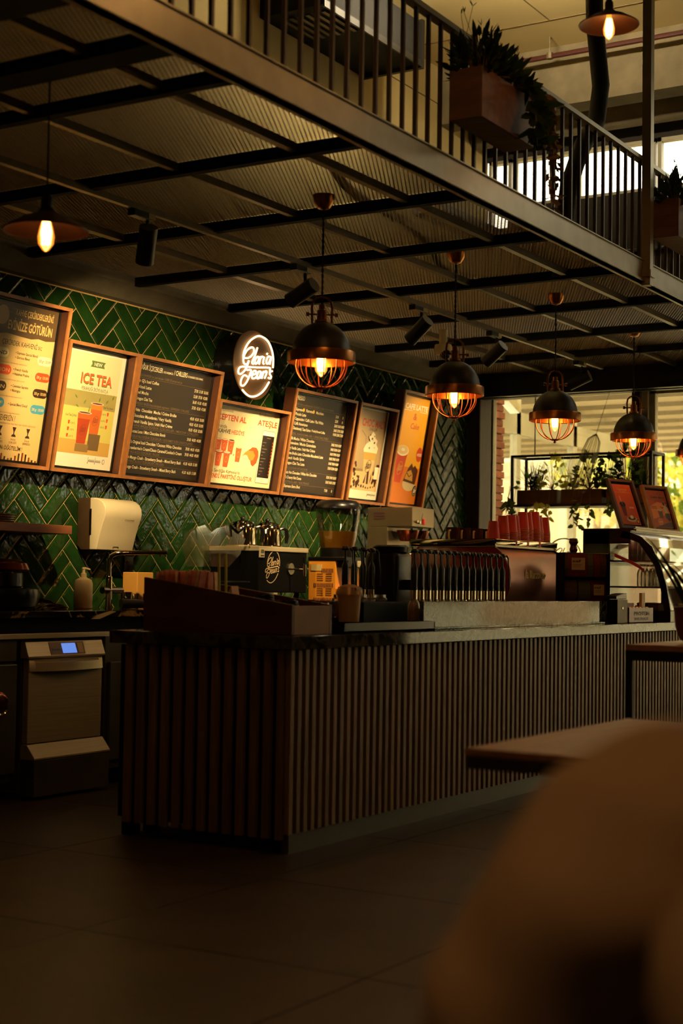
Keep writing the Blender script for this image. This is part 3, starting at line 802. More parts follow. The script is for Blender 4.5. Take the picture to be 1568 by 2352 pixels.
# ---- 3: chillers
def dark_menu(P, W, rows, heads, hlines):
    for s, u, v, u1, cap, key in rows: P.text(key, s, u, v, u1, cap, 0.014 if key == 'p_chalk' else 0.004)
    for v in hlines: P.rect('p_grey', 0.05, W-0.05, v, v+0.0016)
t, ps, P = board(7.42, 0.885, 0.785, 'p_char', 'dark chalkboard style chillers menu board with cream lettering, third from the left')
cw = 0.0162
def vis(s, u, v, cap=0.021, u1=None, hid=0):
    u1 = u1 or u+len(s[hid:])*cw*0.92
    return (s, u-hid*cw, v, u1, cap, 'p_chalk')
rows = [('SOĞUK İÇECEKLER', 0.085, 0.699, 0.325, 0.032, 'p_chalk'), ('BUZ KARIŞIMI İLE', 0.335, 0.701, 0.432, 0.013, 'p_chalk'), ('/ CHILLERS', 0.443, 0.702, 0.585, 0.032, 'p_chalk'), ('ICE BLENDED COLD DRINKS', 0.592, 0.704, 0.757, 0.013, 'p_chalk'),
        ("GJ's Iced Coffee", 0.131, 0.617, 0.306, 0.021, 'p_chalk'), ('Iced Latte', 0.126, 0.579, 0.238, 0.021, 'p_chalk'), ('Iced Mocha', 0.095, 0.543, 0.216, 0.021, 'p_chalk'), ('Oregon Chai Tea', 0.098, 0.504, 0.262, 0.021, 'p_chalk'),
        ('White  Chocolate  Mocha / Créme Brulée', 0.09, 0.432, 0.534, 0.021, 'p_chalk'), ('Chocolate Macadamia / Very Vanilla', 0.095, 0.394, 0.49, 0.021, 'p_chalk'), ('French Vanilla Spice / Irish Nut Créme', 0.097, 0.357, 0.508, 0.021, 'p_chalk'),
        ('Cocoa Loco / Mint Chocolate Bomb', 0.095, 0.294, 0.45, 0.021, 'p_chalk'), ("GJ's Original Iced Chocolate / Coconut White Chocolate", 0.09, 0.226, 0.64, 0.021, 'p_chalk'), ("Strawberries'n Cream/Choco Caramel/Cookies'n Cream", 0.095, 0.188, 0.65, 0.021, 'p_chalk'),
        ('Mango Crash - Strawberry Smash - Mixed Berry Bash', 0.128, 0.127, 0.655, 0.021, 'p_chalk'), ('Mango Crash - Strawberry Smash - Mixed Berry Bash', 0.09, 0.066, 0.615, 0.021, 'p_chalk')]
for s, v, u1 in (('BUZLU KAHVELER buz üzeri kahveler / OVER ICE served over ice', 0.655, 0.54), ('ESPRESSO BAZLI buz karışımlı espresso / ESPRESSO CHILLERS', 0.475, 0.66), ('KAHVE BAZLI SOĞUK İÇECEKLER / MOCHA CHILLERS', 0.333, 0.8), ('ÇİKOLATALI SOĞUK İÇECEKLER / GOURMET ICED CHOCOLATES', 0.264, 0.75), ('MEYVELİ BUZLU İÇECEKLER / FRUZIES', 0.163, 0.42), ('MEYVELİ BUZLU İÇECEKLER / FRUZIES', 0.104, 0.48)):
    rows.append((s, 0.085, v, u1, 0.016, 'p_grey'))
for v, a in ((0.617, ('27.00', '31.00', '36.00₺')), (0.579, ('32.00', '37.00', '42.00₺')), (0.541, ('36.00', '41.00', '45.00₺')), (0.503, ('37.00', '42.00', '47.00₺')), (0.43, ('40.00', '45.00', '50.00₺')), (0.392, ('40.00', '45.00', '50.00₺')), (0.355, ('40.00', '45.00', '50.00₺')), (0.29, ('39.00', '44.00', '49.00₺')), (0.226, ('39.00', '44.00', '49.00₺')), (0.188, ('39.00', '44.00', '49.00₺')), (0.127, ('41.00', '46.00', '51.00₺')), (0.068, ('41.00', '46.00', '51.00₺'))):
    for k, s in enumerate(a): rows.append((s, 0.684+k*0.053, v, 0.684+k*0.053+0.042+0.006*(k == 2), 0.021, 'p_chalk'))
dark_menu(P, 0.885, rows, None, (0.646, 0.466, 0.325, 0.256, 0.155, 0.096))
for v in (0.625, 0.587, 0.135): P.disc('p_amber', 0.112, v, 0.009, None, 0.001, 12)
P.build(ps, {})
# ---- 4: app campaign
t, ps, P = board(8.315, 0.865, 0.605, 'p_cream', 'short cream promotion board with red cups and a phone, fourth from the left')
cursive(P, 'p_darkbrown', 0.11, 0.53, 0.15, 0.03, 'Kahveni'); cursive(P, 'p_darkbrown', 0.573, 0.535, 0.236, 0.026, 'YadaArkadasina', 0.0018)
P.text('p_red', 'CEPTEN AL', 0.085, 0.471, 0.429, 0.041, 0.025); P.text('p_red', 'ATEŞLE', 0.57, 0.473, 0.815, 0.041, 0.025)
P.text('p_darkbrown', 'yanında', 0.075, 0.416, 0.21, 0.026, 0.0); P.text('p_darkbrown', '1 KAHVE', 0.085, 0.381, 0.262, 0.03, 0.015); P.text('p_red', 'HEDİYE', 0.275, 0.382, 0.428, 0.03, 0.012)
def cup_print(P, u, v, h, w, coff=None):
    P.poly('p_orange', [(u-w*0.36, v), (u+w*0.36, v), (u+w*0.5, v+h), (u-w*0.5, v+h)], 0.0008)
    P.rect('p_white', u-w*0.36, u+w*0.36, v-0.004, v+0.004, 0.0008)
    P.disc('p_foam', u, v+h, w*0.52, 0.008, 0.0012, 16)
    P.disc(coff or 'p_milk', u, v+h+0.001, w*0.44, 0.005, 0.0016, 16)
    P.disc('p_gold', u, v+h*0.52, w*0.2, h*0.2, 0.0012, 16); P.disc('p_orange', u, v+h*0.52, w*0.17, h*0.17, 0.0016, 16)
for u, v, c in ((0.138, 0.24, None), (0.211, 0.242, None), (0.29, 0.238, 'p_choc')): cup_print(P, u, v, 0.1, 0.072, c)
for u, v in ((0.165, 0.15), (0.257, 0.147)): cup_print(P, u, v, 0.105, 0.074)
P.text('p_red', '+', 0.328, 0.228, 0.347, 0.024, 0.02); cup_print(P, 0.39, 0.19, 0.108, 0.07)
P.poly('p_flame2', [(0.435, 0.236), (0.47, 0.268), (0.52, 0.296), (0.55, 0.292), (0.6, 0.262), (0.585, 0.225), (0.565, 0.21), (0.53, 0.222), (0.5, 0.25), (0.47, 0.252)], 0.0008)
P.poly('p_flame', [(0.51, 0.286), (0.55, 0.313), (0.6, 0.312), (0.63, 0.288), (0.637, 0.25), (0.625, 0.205), (0.588, 0.177), (0.56, 0.19), (0.548, 0.215), (0.58, 0.222), (0.596, 0.255), (0.565, 0.285)], 0.0012)
P.poly('p_grey', [(0.64, 0.072), (0.65, 0.062), (0.808, 0.062), (0.817, 0.072), (0.812, 0.432), (0.8, 0.444), (0.66, 0.444), (0.648, 0.432)], 0.0006)
P.poly('p_white', [(0.644, 0.072), (0.653, 0.066), (0.805, 0.066), (0.813, 0.072), (0.808, 0.43), (0.798, 0.44), (0.662, 0.44), (0.652, 0.43)], 0.0010)
P.rect('p_black', 0.655, 0.802, 0.104, 0.408, 0.0014)
for k in range(11):
    v = 0.125+k*0.023
    P.rect('p_grey', 0.668, 0.69+0.02*((k*7) % 3), v, v+0.005, 0.0018); P.rect('p_flame', 0.788, 0.796, v, v+0.012, 0.0018)
P.rect('p_grey', 0.71, 0.76, 0.388, 0.394, 0.0018); P.disc('p_grey', 0.728, 0.085, 0.014, 0.016, 0.0014, 16); P.disc('p_white', 0.728, 0.085, 0.012, 0.014, 0.0018, 16)
P.text('p_darkbrown', 'En Sevdiğin Kahvelerle', 0.09, 0.108, 0.444, 0.025, 0.0); P.text('p_red', 'KENDİ PAKETİNİ OLUŞTUR', 0.09, 0.068, 0.602, 0.03, 0.02)
P.build(ps, {})
# ---- 5: espresso
t, ps, P = board(9.205, 0.865, 0.785, 'p_char', 'dark chalkboard style espresso menu board with cream lettering, fifth from the left')
rows = [('ESPRESSO', 0.09, 0.708, 0.23, 0.034, 'p_chalk'), ('Espresso /    Ristretto /    Macchiato', 0.136, 0.629, 0.515, 0.022, 'p_chalk'), ('Piccolo Latte', 0.137, 0.594, 0.28, 0.022, 'p_chalk'), ('Cappuccino / Caffé Latte / Flat White', 0.137, 0.559, 0.529, 0.022, 'p_chalk'),
        ('Caffé Americano', 0.136, 0.524, 0.32, 0.022, 'p_chalk'), ('Demlenmiş Taze Kahve', 0.135, 0.488, 0.37, 0.022, 'p_chalk'), ('/ Freshly Brewed Coffee', 0.38, 0.491, 0.573, 0.018, 'p_chalk'),
        ('Caffé Mocha / White Chocolate', 0.1, 0.412, 0.445, 0.022, 'p_chalk'), ('Caramelatte / Mocha Caramelatte', 0.1, 0.378, 0.475, 0.022, 'p_chalk'), ('Very Vanilla Latte / Irish Nut Créme', 0.095, 0.341, 0.475, 0.022, 'p_chalk'), ('Créme Brulée Latte /Chocolate Macadamia Latte', 0.095, 0.303, 0.6, 0.022, 'p_chalk'),
        ('French Vanilla Spice', 0.1, 0.267, 0.345, 0.022, 'p_chalk'), ('Oregon Chai Tea Latte', 0.1, 0.23, 0.36, 0.022, 'p_chalk'), ('Classic Hot Chocolate / White Hot Chocolate', 0.095, 0.16, 0.55, 0.022, 'p_chalk'), ("GJ's Creamy Hot Cocoa", 0.11, 0.123, 0.345, 0.022, 'p_chalk'), ('Espresso Extra Shot', 0.133, 0.058, 0.346, 0.022, 'p_chalk')]
for s, v, u1 in (('KLASİK kahve makinesinde / CLASSICS made in the machine', 0.67, 0.65), ('ÖZEL KARIŞIMLAR / SPECIALTIES', 0.45, 0.63), ('SICAK ÇİKOLATALAR / HOT CHOCOLATES', 0.196, 0.41), ('EKSTRALAR / EXTRAS', 0.093, 0.46)):
    rows.append((s, 0.1, v, u1, 0.016, 'p_grey'))
for v, a in ((0.627, ('20.00', '', '0')), (0.592, ('22.00', '', '0')), (0.557, ('26.00', '30.00', '34.00₺')), (0.522, ('24.00', '27.00', '30.00₺')), (0.49, ('19.00', '23.00', '27.00₺')), (0.41, ('34.00', '39.00', '43.00₺')), (0.374, ('34.00', '39.00', '43.00₺')), (0.338, ('34.00', '39.00', '43.00₺')), (0.302, ('34.00', '39.00', '43.00₺')), (0.265, ('34.00', '39.00', '43.00₺')), (0.228, ('33.00', '37.00', '42.00₺')), (0.158, ('30.00', '34.00', '38.00₺')), (0.12, ('30.00', '34.00', '38.00₺')), (0.055, ('7.00', '', '0'))):
    for k, s in enumerate(a):
        if s: rows.append((s, 0.69+k*0.05, v, 0.69+k*0.05+(0.042 if len(s) > 3 else 0.012)+0.004*(len(s) > 5), 0.021, 'p_chalk'))
dark_menu(P, 0.865, rows, None, (0.66, 0.441, 0.187, 0.085))
for u in (0.238, 0.375): P.disc('p_amber', u, 0.64, 0.013, 0.014, 0.001, 12)
P.build(ps, {})
# ---- 6: choc malt
t, ps, P = board(10.122, 0.6, 0.785, 'p_white', 'narrow taupe chocolate malt drink poster board, second from the right')
P.rect('p_taupe', 0.035, 0.548, 0.25, 0.745); P.rect('p_milk', 0.035, 0.548, 0.1, 0.27); P.poly('p_maroon', [(0.52, 0.75), (0.548, 0.75), (0.548, 0.48), (0.53, 0.6)], 0.0008)
P.text('p_coral', 'CHOC MALT', 0.175, 0.612, 0.535, 0.062, 0.03); P.text('p_darkbrown', 'CHILLER', 0.294, 0.582, 0.419, 0.024, 0.0)
P.stroke('p_darkbrown', [(0.19, 0.575), (0.265, 0.53), (0.28, 0.44)], 0.003)
P.poly('p_milk', [(0.317, 0.152), (0.436, 0.152), (0.459, 0.408), (0.269, 0.408)], 0.0008); P.poly('p_sand', [(0.28, 0.35), (0.452, 0.35), (0.459, 0.408), (0.269, 0.408)], 0.0012)
P.poly('p_foam', [(0.265, 0.405), (0.465, 0.405), (0.475, 0.45), (0.44, 0.48), (0.45, 0.51), (0.41, 0.53), (0.4, 0.56), (0.362, 0.578), (0.34, 0.55), (0.31, 0.53), (0.32, 0.49), (0.28, 0.47), (0.255, 0.43)], 0.0012)
rr = random.Random(3)
for k in range(14): P.disc('p_choc', 0.3+rr.random()*0.13, 0.44+rr.random()*0.11, 0.004+rr.random()*0.006, None, 0.0016, 7)
for k in range(46):
    u = 0.05+rr.random()*0.2 if k % 3 else 0.46+rr.random()*0.07; v = 0.13+rr.random()*0.2*(1 if u < 0.2 or u > 0.45 else 0.4)
    P.disc('p_choc', u, v, 0.009+rr.random()*0.012, None, 0.001, 7)
for k in range(12): P.disc('p_choc', 0.08+k*0.037, 0.12+0.02*rr.random(), 0.008+0.007*rr.random(), None, 0.001, 6)
for a in (((0.32, 0.16), (0.345, 0.16), (0.35, 0.24)), ((0.37, 0.155), (0.4, 0.155), (0.39, 0.26), (0.36, 0.25)), ((0.42, 0.155), (0.44, 0.2), (0.43, 0.25))): P.poly('p_choc', list(a), 0.0014)
logo_print(P, 'p_darkbrown', 0.363, 0.3, 0.05, 0.055, 0.0035, 0.0018)
P.rect('p_foam', 0.475, 0.54, 0.2, 0.3, 0.0014)
for v in (0.28, 0.25, 0.215): P.text('p_coral', '39,00 TL', 0.482, v, 0.532, 0.014)
cursive(P, 'p_darkbrown', 0.41, 0.066, 0.13, 0.022, 'GloriaJeans', 0.0018)
P.build(ps, {})
# ---- 7: cafe latte & cake
t, ps, P = board(10.77, 0.6, 0.96, 'p_orangebg', 'tall orange cafe latte and cake poster board, rightmost on the tiled wall')
P.rect('p_orangelow', 0.03, 0.57, 0.03, 0.34)
P.text('p_white', 'CAFE LATTE', 0.165, 0.82, 0.547, 0.045, 0.03); P.rect('p_white', 0.15, 0.29, 0.806, 0.81); P.rect('p_white', 0.42, 0.56, 0.806, 0.81)
P.text('p_coral', '&', 0.325, 0.735, 0.385, 0.06, 0.01); P.text('p_coral', 'Cake', 0.294, 0.66, 0.44, 0.05, 0.01, shear=0.25)
P.poly('p_coral', [(0.164, 0.205), (0.267, 0.2), (0.32, 0.45), (0.14, 0.45)], 0.0008); P.disc('p_foam', 0.233, 0.47, 0.1, 0.045, 0.0012); P.disc('p_milk', 0.233, 0.476, 0.088, 0.037, 0.0016); P.disc('p_foam', 0.235, 0.478, 0.03, 0.013, 0.002)
logo_print(P, 'p_gold', 0.222, 0.325, 0.05, 0.06, 0.003, 0.0016)
P.disc('p_plate', 0.42, 0.2, 0.11, 0.06, 0.001); P.poly('p_choc', [(0.31, 0.22), (0.52, 0.2), (0.54, 0.32), (0.48, 0.36), (0.45, 0.34), (0.42, 0.375), (0.37, 0.33)], 0.0014)
P.poly('p_cake', [(0.33, 0.24), (0.47, 0.225), (0.46, 0.28), (0.42, 0.32), (0.36, 0.3)], 0.0018); P.stroke('p_choc', [(0.36, 0.29), (0.4, 0.26), (0.44, 0.28)], 0.008, 0.0022)
P.disc('p_coral', 0.52, 0.455, 0.05, 0.062, 0.0012); P.text('p_foam', '49.00₺', 0.482, 0.44, 0.56, 0.028, 0.02, 0.0016)
P.disc('p_black', 0.53, 0.147, 0.035, 0.045, 0.002); logo_print(P, 'p_foam', 0.53, 0.147, 0.028, 0.036, 0.003, 0.0026)
P.build(ps, {})
# ------------------------------------------------------------------ neon sign
mat('sign_face', rgb(120, 84, 44), 0.5, var=0.1)
emit_mat('neon_tube', (1.0, 0.66, 0.32), 3.6)
ns = thing('neon_sign', 'round dark sign with glowing script neon hung above the menu boards', 'sign', (8.724, 6.10, 2.681))
MB().lathe([(0.001, -0.03), (0.24, -0.03), (0.243, -0.027), (0.243, -0.02), (0.001, -0.02)], 56, M=Matrix.Rotation(R(-90), 4, 'X')).build('sign_disc', MATS['sign_face'], ns)
MB().lathe([(0.001, -0.02), (0.225, -0.02), (0.225, 0.16), (0.001, 0.16)], 48, M=Matrix.Rotation(R(-90), 4, 'X')).build('sign_drum', MATS['black_trim'], ns)
nt_ = MB()
def smooth_path(p, k=3):
    out = []
    for i in range(len(p)-1):
        p0, p1, p2, p3 = p[max(i-1, 0)], p[i], p[i+1], p[min(i+2, len(p)-1)]
        for j in range(k):
            t_ = j/k
            out.append(tuple(0.5*((2*b)+(-a+c)*t_+(2*a-5*b+4*c-d)*t_*t_+(-a+3*b-3*c+d)*t_**3) for a, b, c, d in zip(p0, p1, p2, p3)))
    out.append(p[-1]); return out
for st in LOGO:
    nt_.tube([(a*0.24, -0.043, b*0.243) for a, b in smooth_path(st)], 0.0068, 8)
nt_.build('neon_lettering', MATS['neon_tube'], ns)
# ------------------------------------------------------------------ back counter
mat('steel_brushed', rgb(204, 186, 144), 0.4, metal=0.45, var=0.12, scale=2, stretch=(1, 1, 40), bump=0.02)
mat('steel_warm', rgb(132, 114, 84), 0.3, metal=0.75, var=0.12, scale=3)
mat('steel_dark', rgb(96, 88, 70), 0.4, metal=0.55, var=0.15, scale=3)
mat('chrome', rgb(210, 196, 170), 0.08, metal=1.0)
mat('black_plastic', rgb(14, 12, 10), 0.3, spec=0.35)
mat('black_matte', rgb(9, 8, 7), 0.6, spec=0.08)
mat('white_plastic', rgb(226, 208, 164), 0.3, spec=0.5, var=0.03)
mat('beige_plastic', rgb(206, 184, 138), 0.35, var=0.03)
mat('brown_plastic', rgb(70, 50, 30), 0.4)
mat('soap_bottle', rgb(222, 190, 132), 0.4, var=0.03)
mat('shelf_wood', rgb(150, 88, 48), 0.55, var=0.25, scale=4, stretch=(1, 6, 6))
mat('plate_ceramic', rgb(190, 168, 136), 0.25)
mat('mauve_cloth', rgb(120, 74, 66), 0.9, var=0.1, bump=0.2)
mat('olive_cloth', rgb(116, 106, 66), 0.9, var=0.2, bump=0.3)
mat('carton_yellow', rgb(206, 146, 60), 0.6, var=0.06)
mat('orange_paint', rgb(240, 156, 44), 0.4, var=0.04)
def juice_mat():
    m = bpy.data.materials.new('juice'); m.use_nodes = True; nt = m.node_tree
    nt.nodes.remove(nt.nodes['Principled BSDF'])
    a = nt.nodes.new('ShaderNodeBsdfDiffuse'); b = nt.nodes.new('ShaderNodeBsdfTranslucent'); x = nt.nodes.new('ShaderNodeMixShader'); x.inputs[0].default_value = 0.35
    nz = nt.nodes.new('ShaderNodeTexNoise'); nz.inputs['Scale'].default_value = 3
    rp = nt.nodes.new('ShaderNodeValToRGB'); rp.color_ramp.elements[0].color = (0.95, 0.44, 0.03, 1); rp.color_ramp.elements[1].color = (1.0, 0.52, 0.05, 1)
    nt.links.new(nz.outputs['Fac'], rp.inputs['Fac']); nt.links.new(rp.outputs[0], a.inputs[0]); nt.links.new(rp.outputs[0], b.inputs[0])
    nt.links.new(a.outputs[0], x.inputs[1]); nt.links.new(b.outputs[0], x.inputs[2]); nt.links.new(x.outputs[0], nt.nodes['Material Output'].inputs['Surface'])
    MATS['juice'] = m
juice_mat()
mat('slot_dark', rgb(70, 24, 30), 0.8)
mat('label_pale', rgb(220, 190, 120), 0.6)
mat('line_gold', rgb(236, 206, 148), 0.5)
mat('red_switch', rgb(190, 36, 28), 0.35)
mat('lcd', rgb(80, 90, 70), 0.3)
mat('copper_pot', rgb(150, 76, 46), 0.2, metal=0.9)
emit_mat('blue_screen', (0.16, 0.30, 0.85), 0.9)
glass_mat('clear_plastic', (0.94, 0.92, 0.86), 0.05, 0.08, haze=rgb(200, 184, 140), hazef=0.03)
glass_mat('clear_glass', (0.95, 0.94, 0.9), 0.16, 0.03)
# worktop
WZ = 0.99
tag(MB().box(4.6, 12.3, 5.56, YB-0.008, WZ-0.035, WZ).build('worktop', MATS['marble_black'], smooth=0, bevel=0.003), 'long black marble worktop with gold veins along the tiled wall', 'worktop')
tag(MB().box(4.6, 12.3, 5.62, YB-0.02, 0.875, WZ-0.036).build('worktop_support', MATS['black_matte'], smooth=0), 'black recessed support strip under the marble worktop', 'support')
# shadowed wooden off-cut shown under the worktop edge: brass bracket
tag(MB().prism([(6.46, 0.945), (6.52, 0.945), (6.66, 0.985), (6.62, 0.988), (6.5, 0.965)], 5.545, 5.558, 'y').build('edge_trim', MATS['label_pale'], smooth=0), 'pale worn strip on the edge of the marble worktop', 'trim')
# fridge on the left
fr = thing('undercounter_fridge', 'dark steel undercounter fridge with a round lock, left of the dishwasher', 'fridge', (4.9, 5.6, 0))
MB().box(0, 1.03, 0.02, 0.62, 0.1, 0.872).build('body', MATS['steel_dark'], fr, smooth=0, bevel=0.004)
MB().box(0.02, 1.03, 0.0, 0.02, 0.73, 0.845).build('fascia', MATS['steel_dark'], fr, smooth=0, bevel=0.003)
d_ = MB().box(0.02, 1.025, -0.012, 0.018, 0.15, 0.715).build('door', MATS['steel_dark'], fr, smooth=0, bevel=0.004)
MB().lathe([(0.001, 0.012), (0.05, 0.012), (0.062, 0.006), (0.068, 0.0)], 28, (0, 0, 0), Matrix.Translation((0.9, -0.012, 0.51)) @ Matrix.Rotation(R(90), 4, 'X')).build('handle_rim', MATS['copper_pot'], d_)
MB().lathe([(0.001, -0.01), (0.035, 0.005), (0.05, 0.016)], 28, (0, 0, 0), Matrix.Translation((0.9, -0.014, 0.51)) @ Matrix.Rotation(R(90), 4, 'X')).build('handle_cup', MATS['chrome'], d_)
for xx in (0.06, 0.94): MB().cyl((xx, 0.1, 0), (xx, 0.1, 0.1), 0.025).build('foot', MATS['black_matte'], fr)
tag(MB().box(4.9, 6.64, 5.575, 5.6, 0.846, 0.873).build('steel_rail', MATS['steel_brushed'], smooth=0, bevel=0.002), 'thin steel rail above the dishwasher and fridge', 'rail')
# dishwasher
dw = thing('dishwasher', 'brushed steel undercounter dishwasher with a small lit blue screen', 'dishwasher', (6.0, 5.6, 0))
MB().box(0.0, 0.62, 0.03, 0.6, 0.03, 0.835).build('body', MATS['steel_dark'], dw, smooth=0, bevel=0.004)
MB().prism([(0.03, 0.835), (0.0, 0.828), (-0.028, 0.752), (-0.026, 0.742), (0.03, 0.742)], -0.01, 0.605, 'x').build('control_panel', MATS['steel_brushed'], dw, smooth=0, bevel=0.002)
cp = MB().prism([(-0.003, 0.822), (-0.027, 0.757), (-0.029, 0.757), (-0.005, 0.823)], 0.165, 0.44, 'x').build('display_surround', mat('panel_tan', rgb(150, 112, 72), 0.5), dw, smooth=0)
MB().prism([(-0.007, 0.815), (-0.026, 0.764), (-0.03, 0.764), (-0.0095, 0.816)], 0.26, 0.37, 'x').build('screen', MATS['blue_screen'], cp, smooth=0)
MB().prism([(-0.008, 0.815), (-0.027, 0.764), (-0.03, 0.764), (-0.0105, 0.816)], 0.385, 0.425, 'x').build('start_button', MATS['label_pale'], cp, smooth=0)
MB().prism([(-0.018, 0.79), (-0.0205, 0.783), (-0.0235, 0.783), (-0.021, 0.79)], 0.18, 0.25, 'x').build('maker_mark', MATS['black_plastic'], cp, smooth=0)
MB().prism([(-0.022, 0.776), (-0.024, 0.771), (-0.027, 0.771), (-0.0245, 0.776)], 0.178, 0.252, 'x').build('colour_bar', MATS['lcd'], cp, smooth=0)
dd = MB().box(0.012, 0.598, -0.012, 0.028, 0.295, 0.738).build('door', MATS['steel_brushed'], dw, smooth=0, bevel=0.003)
hb = MB()
nn = 16
for k in range(nn):
    a, b = k/nn, (k+1)/nn
    ya, yb = -0.014-0.05*math.sin(math.pi*a), -0.014-0.05*math.sin(math.pi*b)
    x0, x1 = 0.012+0.586*a, 0.012+0.586*b
    hb.add([(x0, ya, 0.718), (x1, yb, 0.718), (x1, yb-0.004, 0.672), (x0, ya-0.004, 0.672), (x0, -0.012, 0.73), (x1, -0.012, 0.73)], [(0, 1, 2, 3), (4, 5, 1, 0)])
hb.build('handle', MATS['steel_brushed'], dd)
MB().prism([(0.03, 0.292), (-0.012, 0.29), (-0.07, 0.222), (-0.07, 0.212), (0.03, 0.212)], 0.008, 0.615, 'x').build('sloped_apron', MATS['steel_brushed'], dw, smooth=0, bevel=0.002)
MB().box(0.012, 0.612, -0.066, 0.03, 0.02, 0.208).build('kick_panel', MATS['steel_dark'], dw, smooth=0, bevel=0.003)
for xx in (0.06, 0.56): MB().cyl((xx, 0.06, 0), (xx, 0.06, 0.03), 0.02).build('foot', MATS['black_matte'], dw)
# cabinet right of dishwasher
cb2 = thing('undercounter_cabinet', 'dark steel undercounter cabinet, mostly hidden behind the slatted counter', 'cabinet', (6.66, 5.6, 0))
MB().box(0, 1.3, 0.02, 0.62, 0.1, 0.87).build('body', MATS['steel_dark'], cb2, smooth=0, bevel=0.004)
MB().box(0.02, 0.64, -0.005, 0.018, 0.15, 0.7).build('door', MATS['steel_dark'], cb2, smooth=0, bevel=0.004)
MB().box(0.66, 1.28, -0.005, 0.018, 0.15, 0.7).build('door', MATS['steel_dark'], cb2, smooth=0, bevel=0.004)
for xx in (0.06, 1.24): MB().cyl((xx, 0.1, 0), (xx, 0.1, 0.1), 0.025).build('foot', MATS['black_matte'], cb2)
cb3 = dup(cb2, (8.0, 5.6, 0), label='dark steel cabinet under the worktop behind the middle of the counter')
# wall shelf with plates
tag(MB().box(4.9, 6.79, 6.0, YB-0.009, 1.425, 1.475).build('wall_shelf', MATS['shelf_wood'], smooth=0, bevel=0.003), 'short wooden wall shelf at the left edge', 'shelf')
pm = MB().lathe([(0.001, 0.0), (0.06, 0.0), (0.088, 0.008), (0.088, 0.011), (0.06, 0.004), (0.001, 0.004)], 28).mesh('saucer', MATS['plate_ceramic'])
for k in range(4):
    tag(link('saucer', pm, None, (6.315, 6.12, 1.476+k*0.0125)), 'pale ceramic saucer in the stack on the wall shelf, %s' % ['bottom of the stack', 'second from the bottom', 'third from the bottom', 'top of the stack'][k], 'saucer', 'saucers on the wall shelf')
# towel dispenser
td = thing('towel_dispenser', 'rounded cream paper towel dispenser with dark side on the tiled wall', 'dispenser', (7.13, YB-0.009, 1.345))
w_ = 0.345
prof = [(0.0, 0.03), (0.0, 0.31), (-0.10, 0.318), (-0.18, 0.30), (-0.235, 0.255), (-0.255, 0.20), (-0.245, 0.14), (-0.20, 0.0), (-0.10, 0.0), (-0.03, 0.0)]
back = [(0.0, 0.03), (0.0, 0.318), (-0.10, 0.318), (-0.10, 0.0), (-0.03, 0.0)]
front = [(-0.101, 0.318), (-0.14, 0.317), (-0.175, 0.308), (-0.205, 0.288), (-0.222, 0.26), (-0.226, 0.228), (-0.218, 0.195), (-0.2, 0.15), (-0.18, 0.09), (-0.155, 0.0), (-0.101, 0.0)]
MB().prism(back, 0.0, w_, 'x').build('back_half', MATS['brown_plastic'], td, bevel=0.006)
fc = MB().prism(front, -0.002, w_+0.002, 'x').build('cover', MATS['white_plastic'], td, bevel=0.006, seg=3)
MB().box(-0.004, 0.0, -0.115, -0.1, 0.09, 0.25).build('latch_slot', MATS['black_plastic'], td, smooth=0)
lt = MB(); vs, fs = text_geo('COOPER', 0.0)
lt.add([(0.19+v[0]*0.018*1.3, -0.217-v[1]*0.004, 0.182+v[1]*0.014) for v in vs], fs); lt.build('lettering', MATS['brown_plastic'], fc, smooth=0)
MB().box(0.15, 0.2, -0.165, -0.163, 0.022, 0.0235).box(0.15, 0.153, -0.1625, -0.16, 0.012, 0.022).box(0.197, 0.2, -0.1625, -0.16, 0.012, 0.022).build('tear_mark', MATS['brown_plastic'], fc, smooth=0)
# tap
tp = thing('kitchen_tap', 'tall chrome kitchen tap with a long flat spout below the towel dispenser', 'tap', (7.13, 6.0, WZ))
MB().lathe([(0.001, 0), (0.027, 0), (0.027, 0.008), (0.021, 0.01), (0.021, 0.19), (0.019, 0.195), (0.001, 0.195)], 24).build('body', MATS['chrome'], tp)
MB().tube([(0, 0, 0.19), (0, 0, 0.26), (0.0, 0, 0.29), (0.006, -0.008, 0.315), (0.025, -0.03, 0.333), (0.055, -0.055, 0.338), (0.16, -0.13, 0.342), (0.28, -0.215, 0.345)], 0.014, 12).build('spout', MATS['chrome'], tp)
MB().cyl((0.25, -0.194, 0.332), (0.25, -0.194, 0.318), 0.008).cyl((0.275, -0.212, 0.332), (0.275, -0.212, 0.318), 0.008).build('nozzle', MATS['chrome'], tp)
MB().cyl((-0.06, 0.0, 0.11), (0.12, -0.0, 0.11), 0.021, n=18).build('valve', MATS['chrome'], tp)
MB().cyl((-0.055, 0, 0.12), (-0.075, -0.01, 0.165), 0.004).build('lever', MATS['chrome'], tp)
# soap bottle
sb = thing('soap_bottle', 'cream pump soap bottle beside the chrome tap', 'bottle', (6.9, 6.0, WZ))
MB().lathe([(0.001, 0), (0.05, 0), (0.055, 0.005), (0.055, 0.15), (0.048, 0.17), (0.022, 0.183), (0.018, 0.185), (0.001, 0.185)], 28).build('body', MATS['soap_bottle'], sb)
MB().lathe([(0.001, 0.183), (0.018, 0.183), (0.018, 0.208), (0.01, 0.212), (0.008, 0.235), (0.001, 0.235)], 18).build('collar', MATS['soap_bottle'], sb)
MB().tube([(-0.012, 0, 0.237), (0.01, -0.005, 0.238), (0.036, -0.02, 0.232)], [0.007, 0.007, 0.004], 8).build('pump_head', MATS['soap_bottle'], sb)
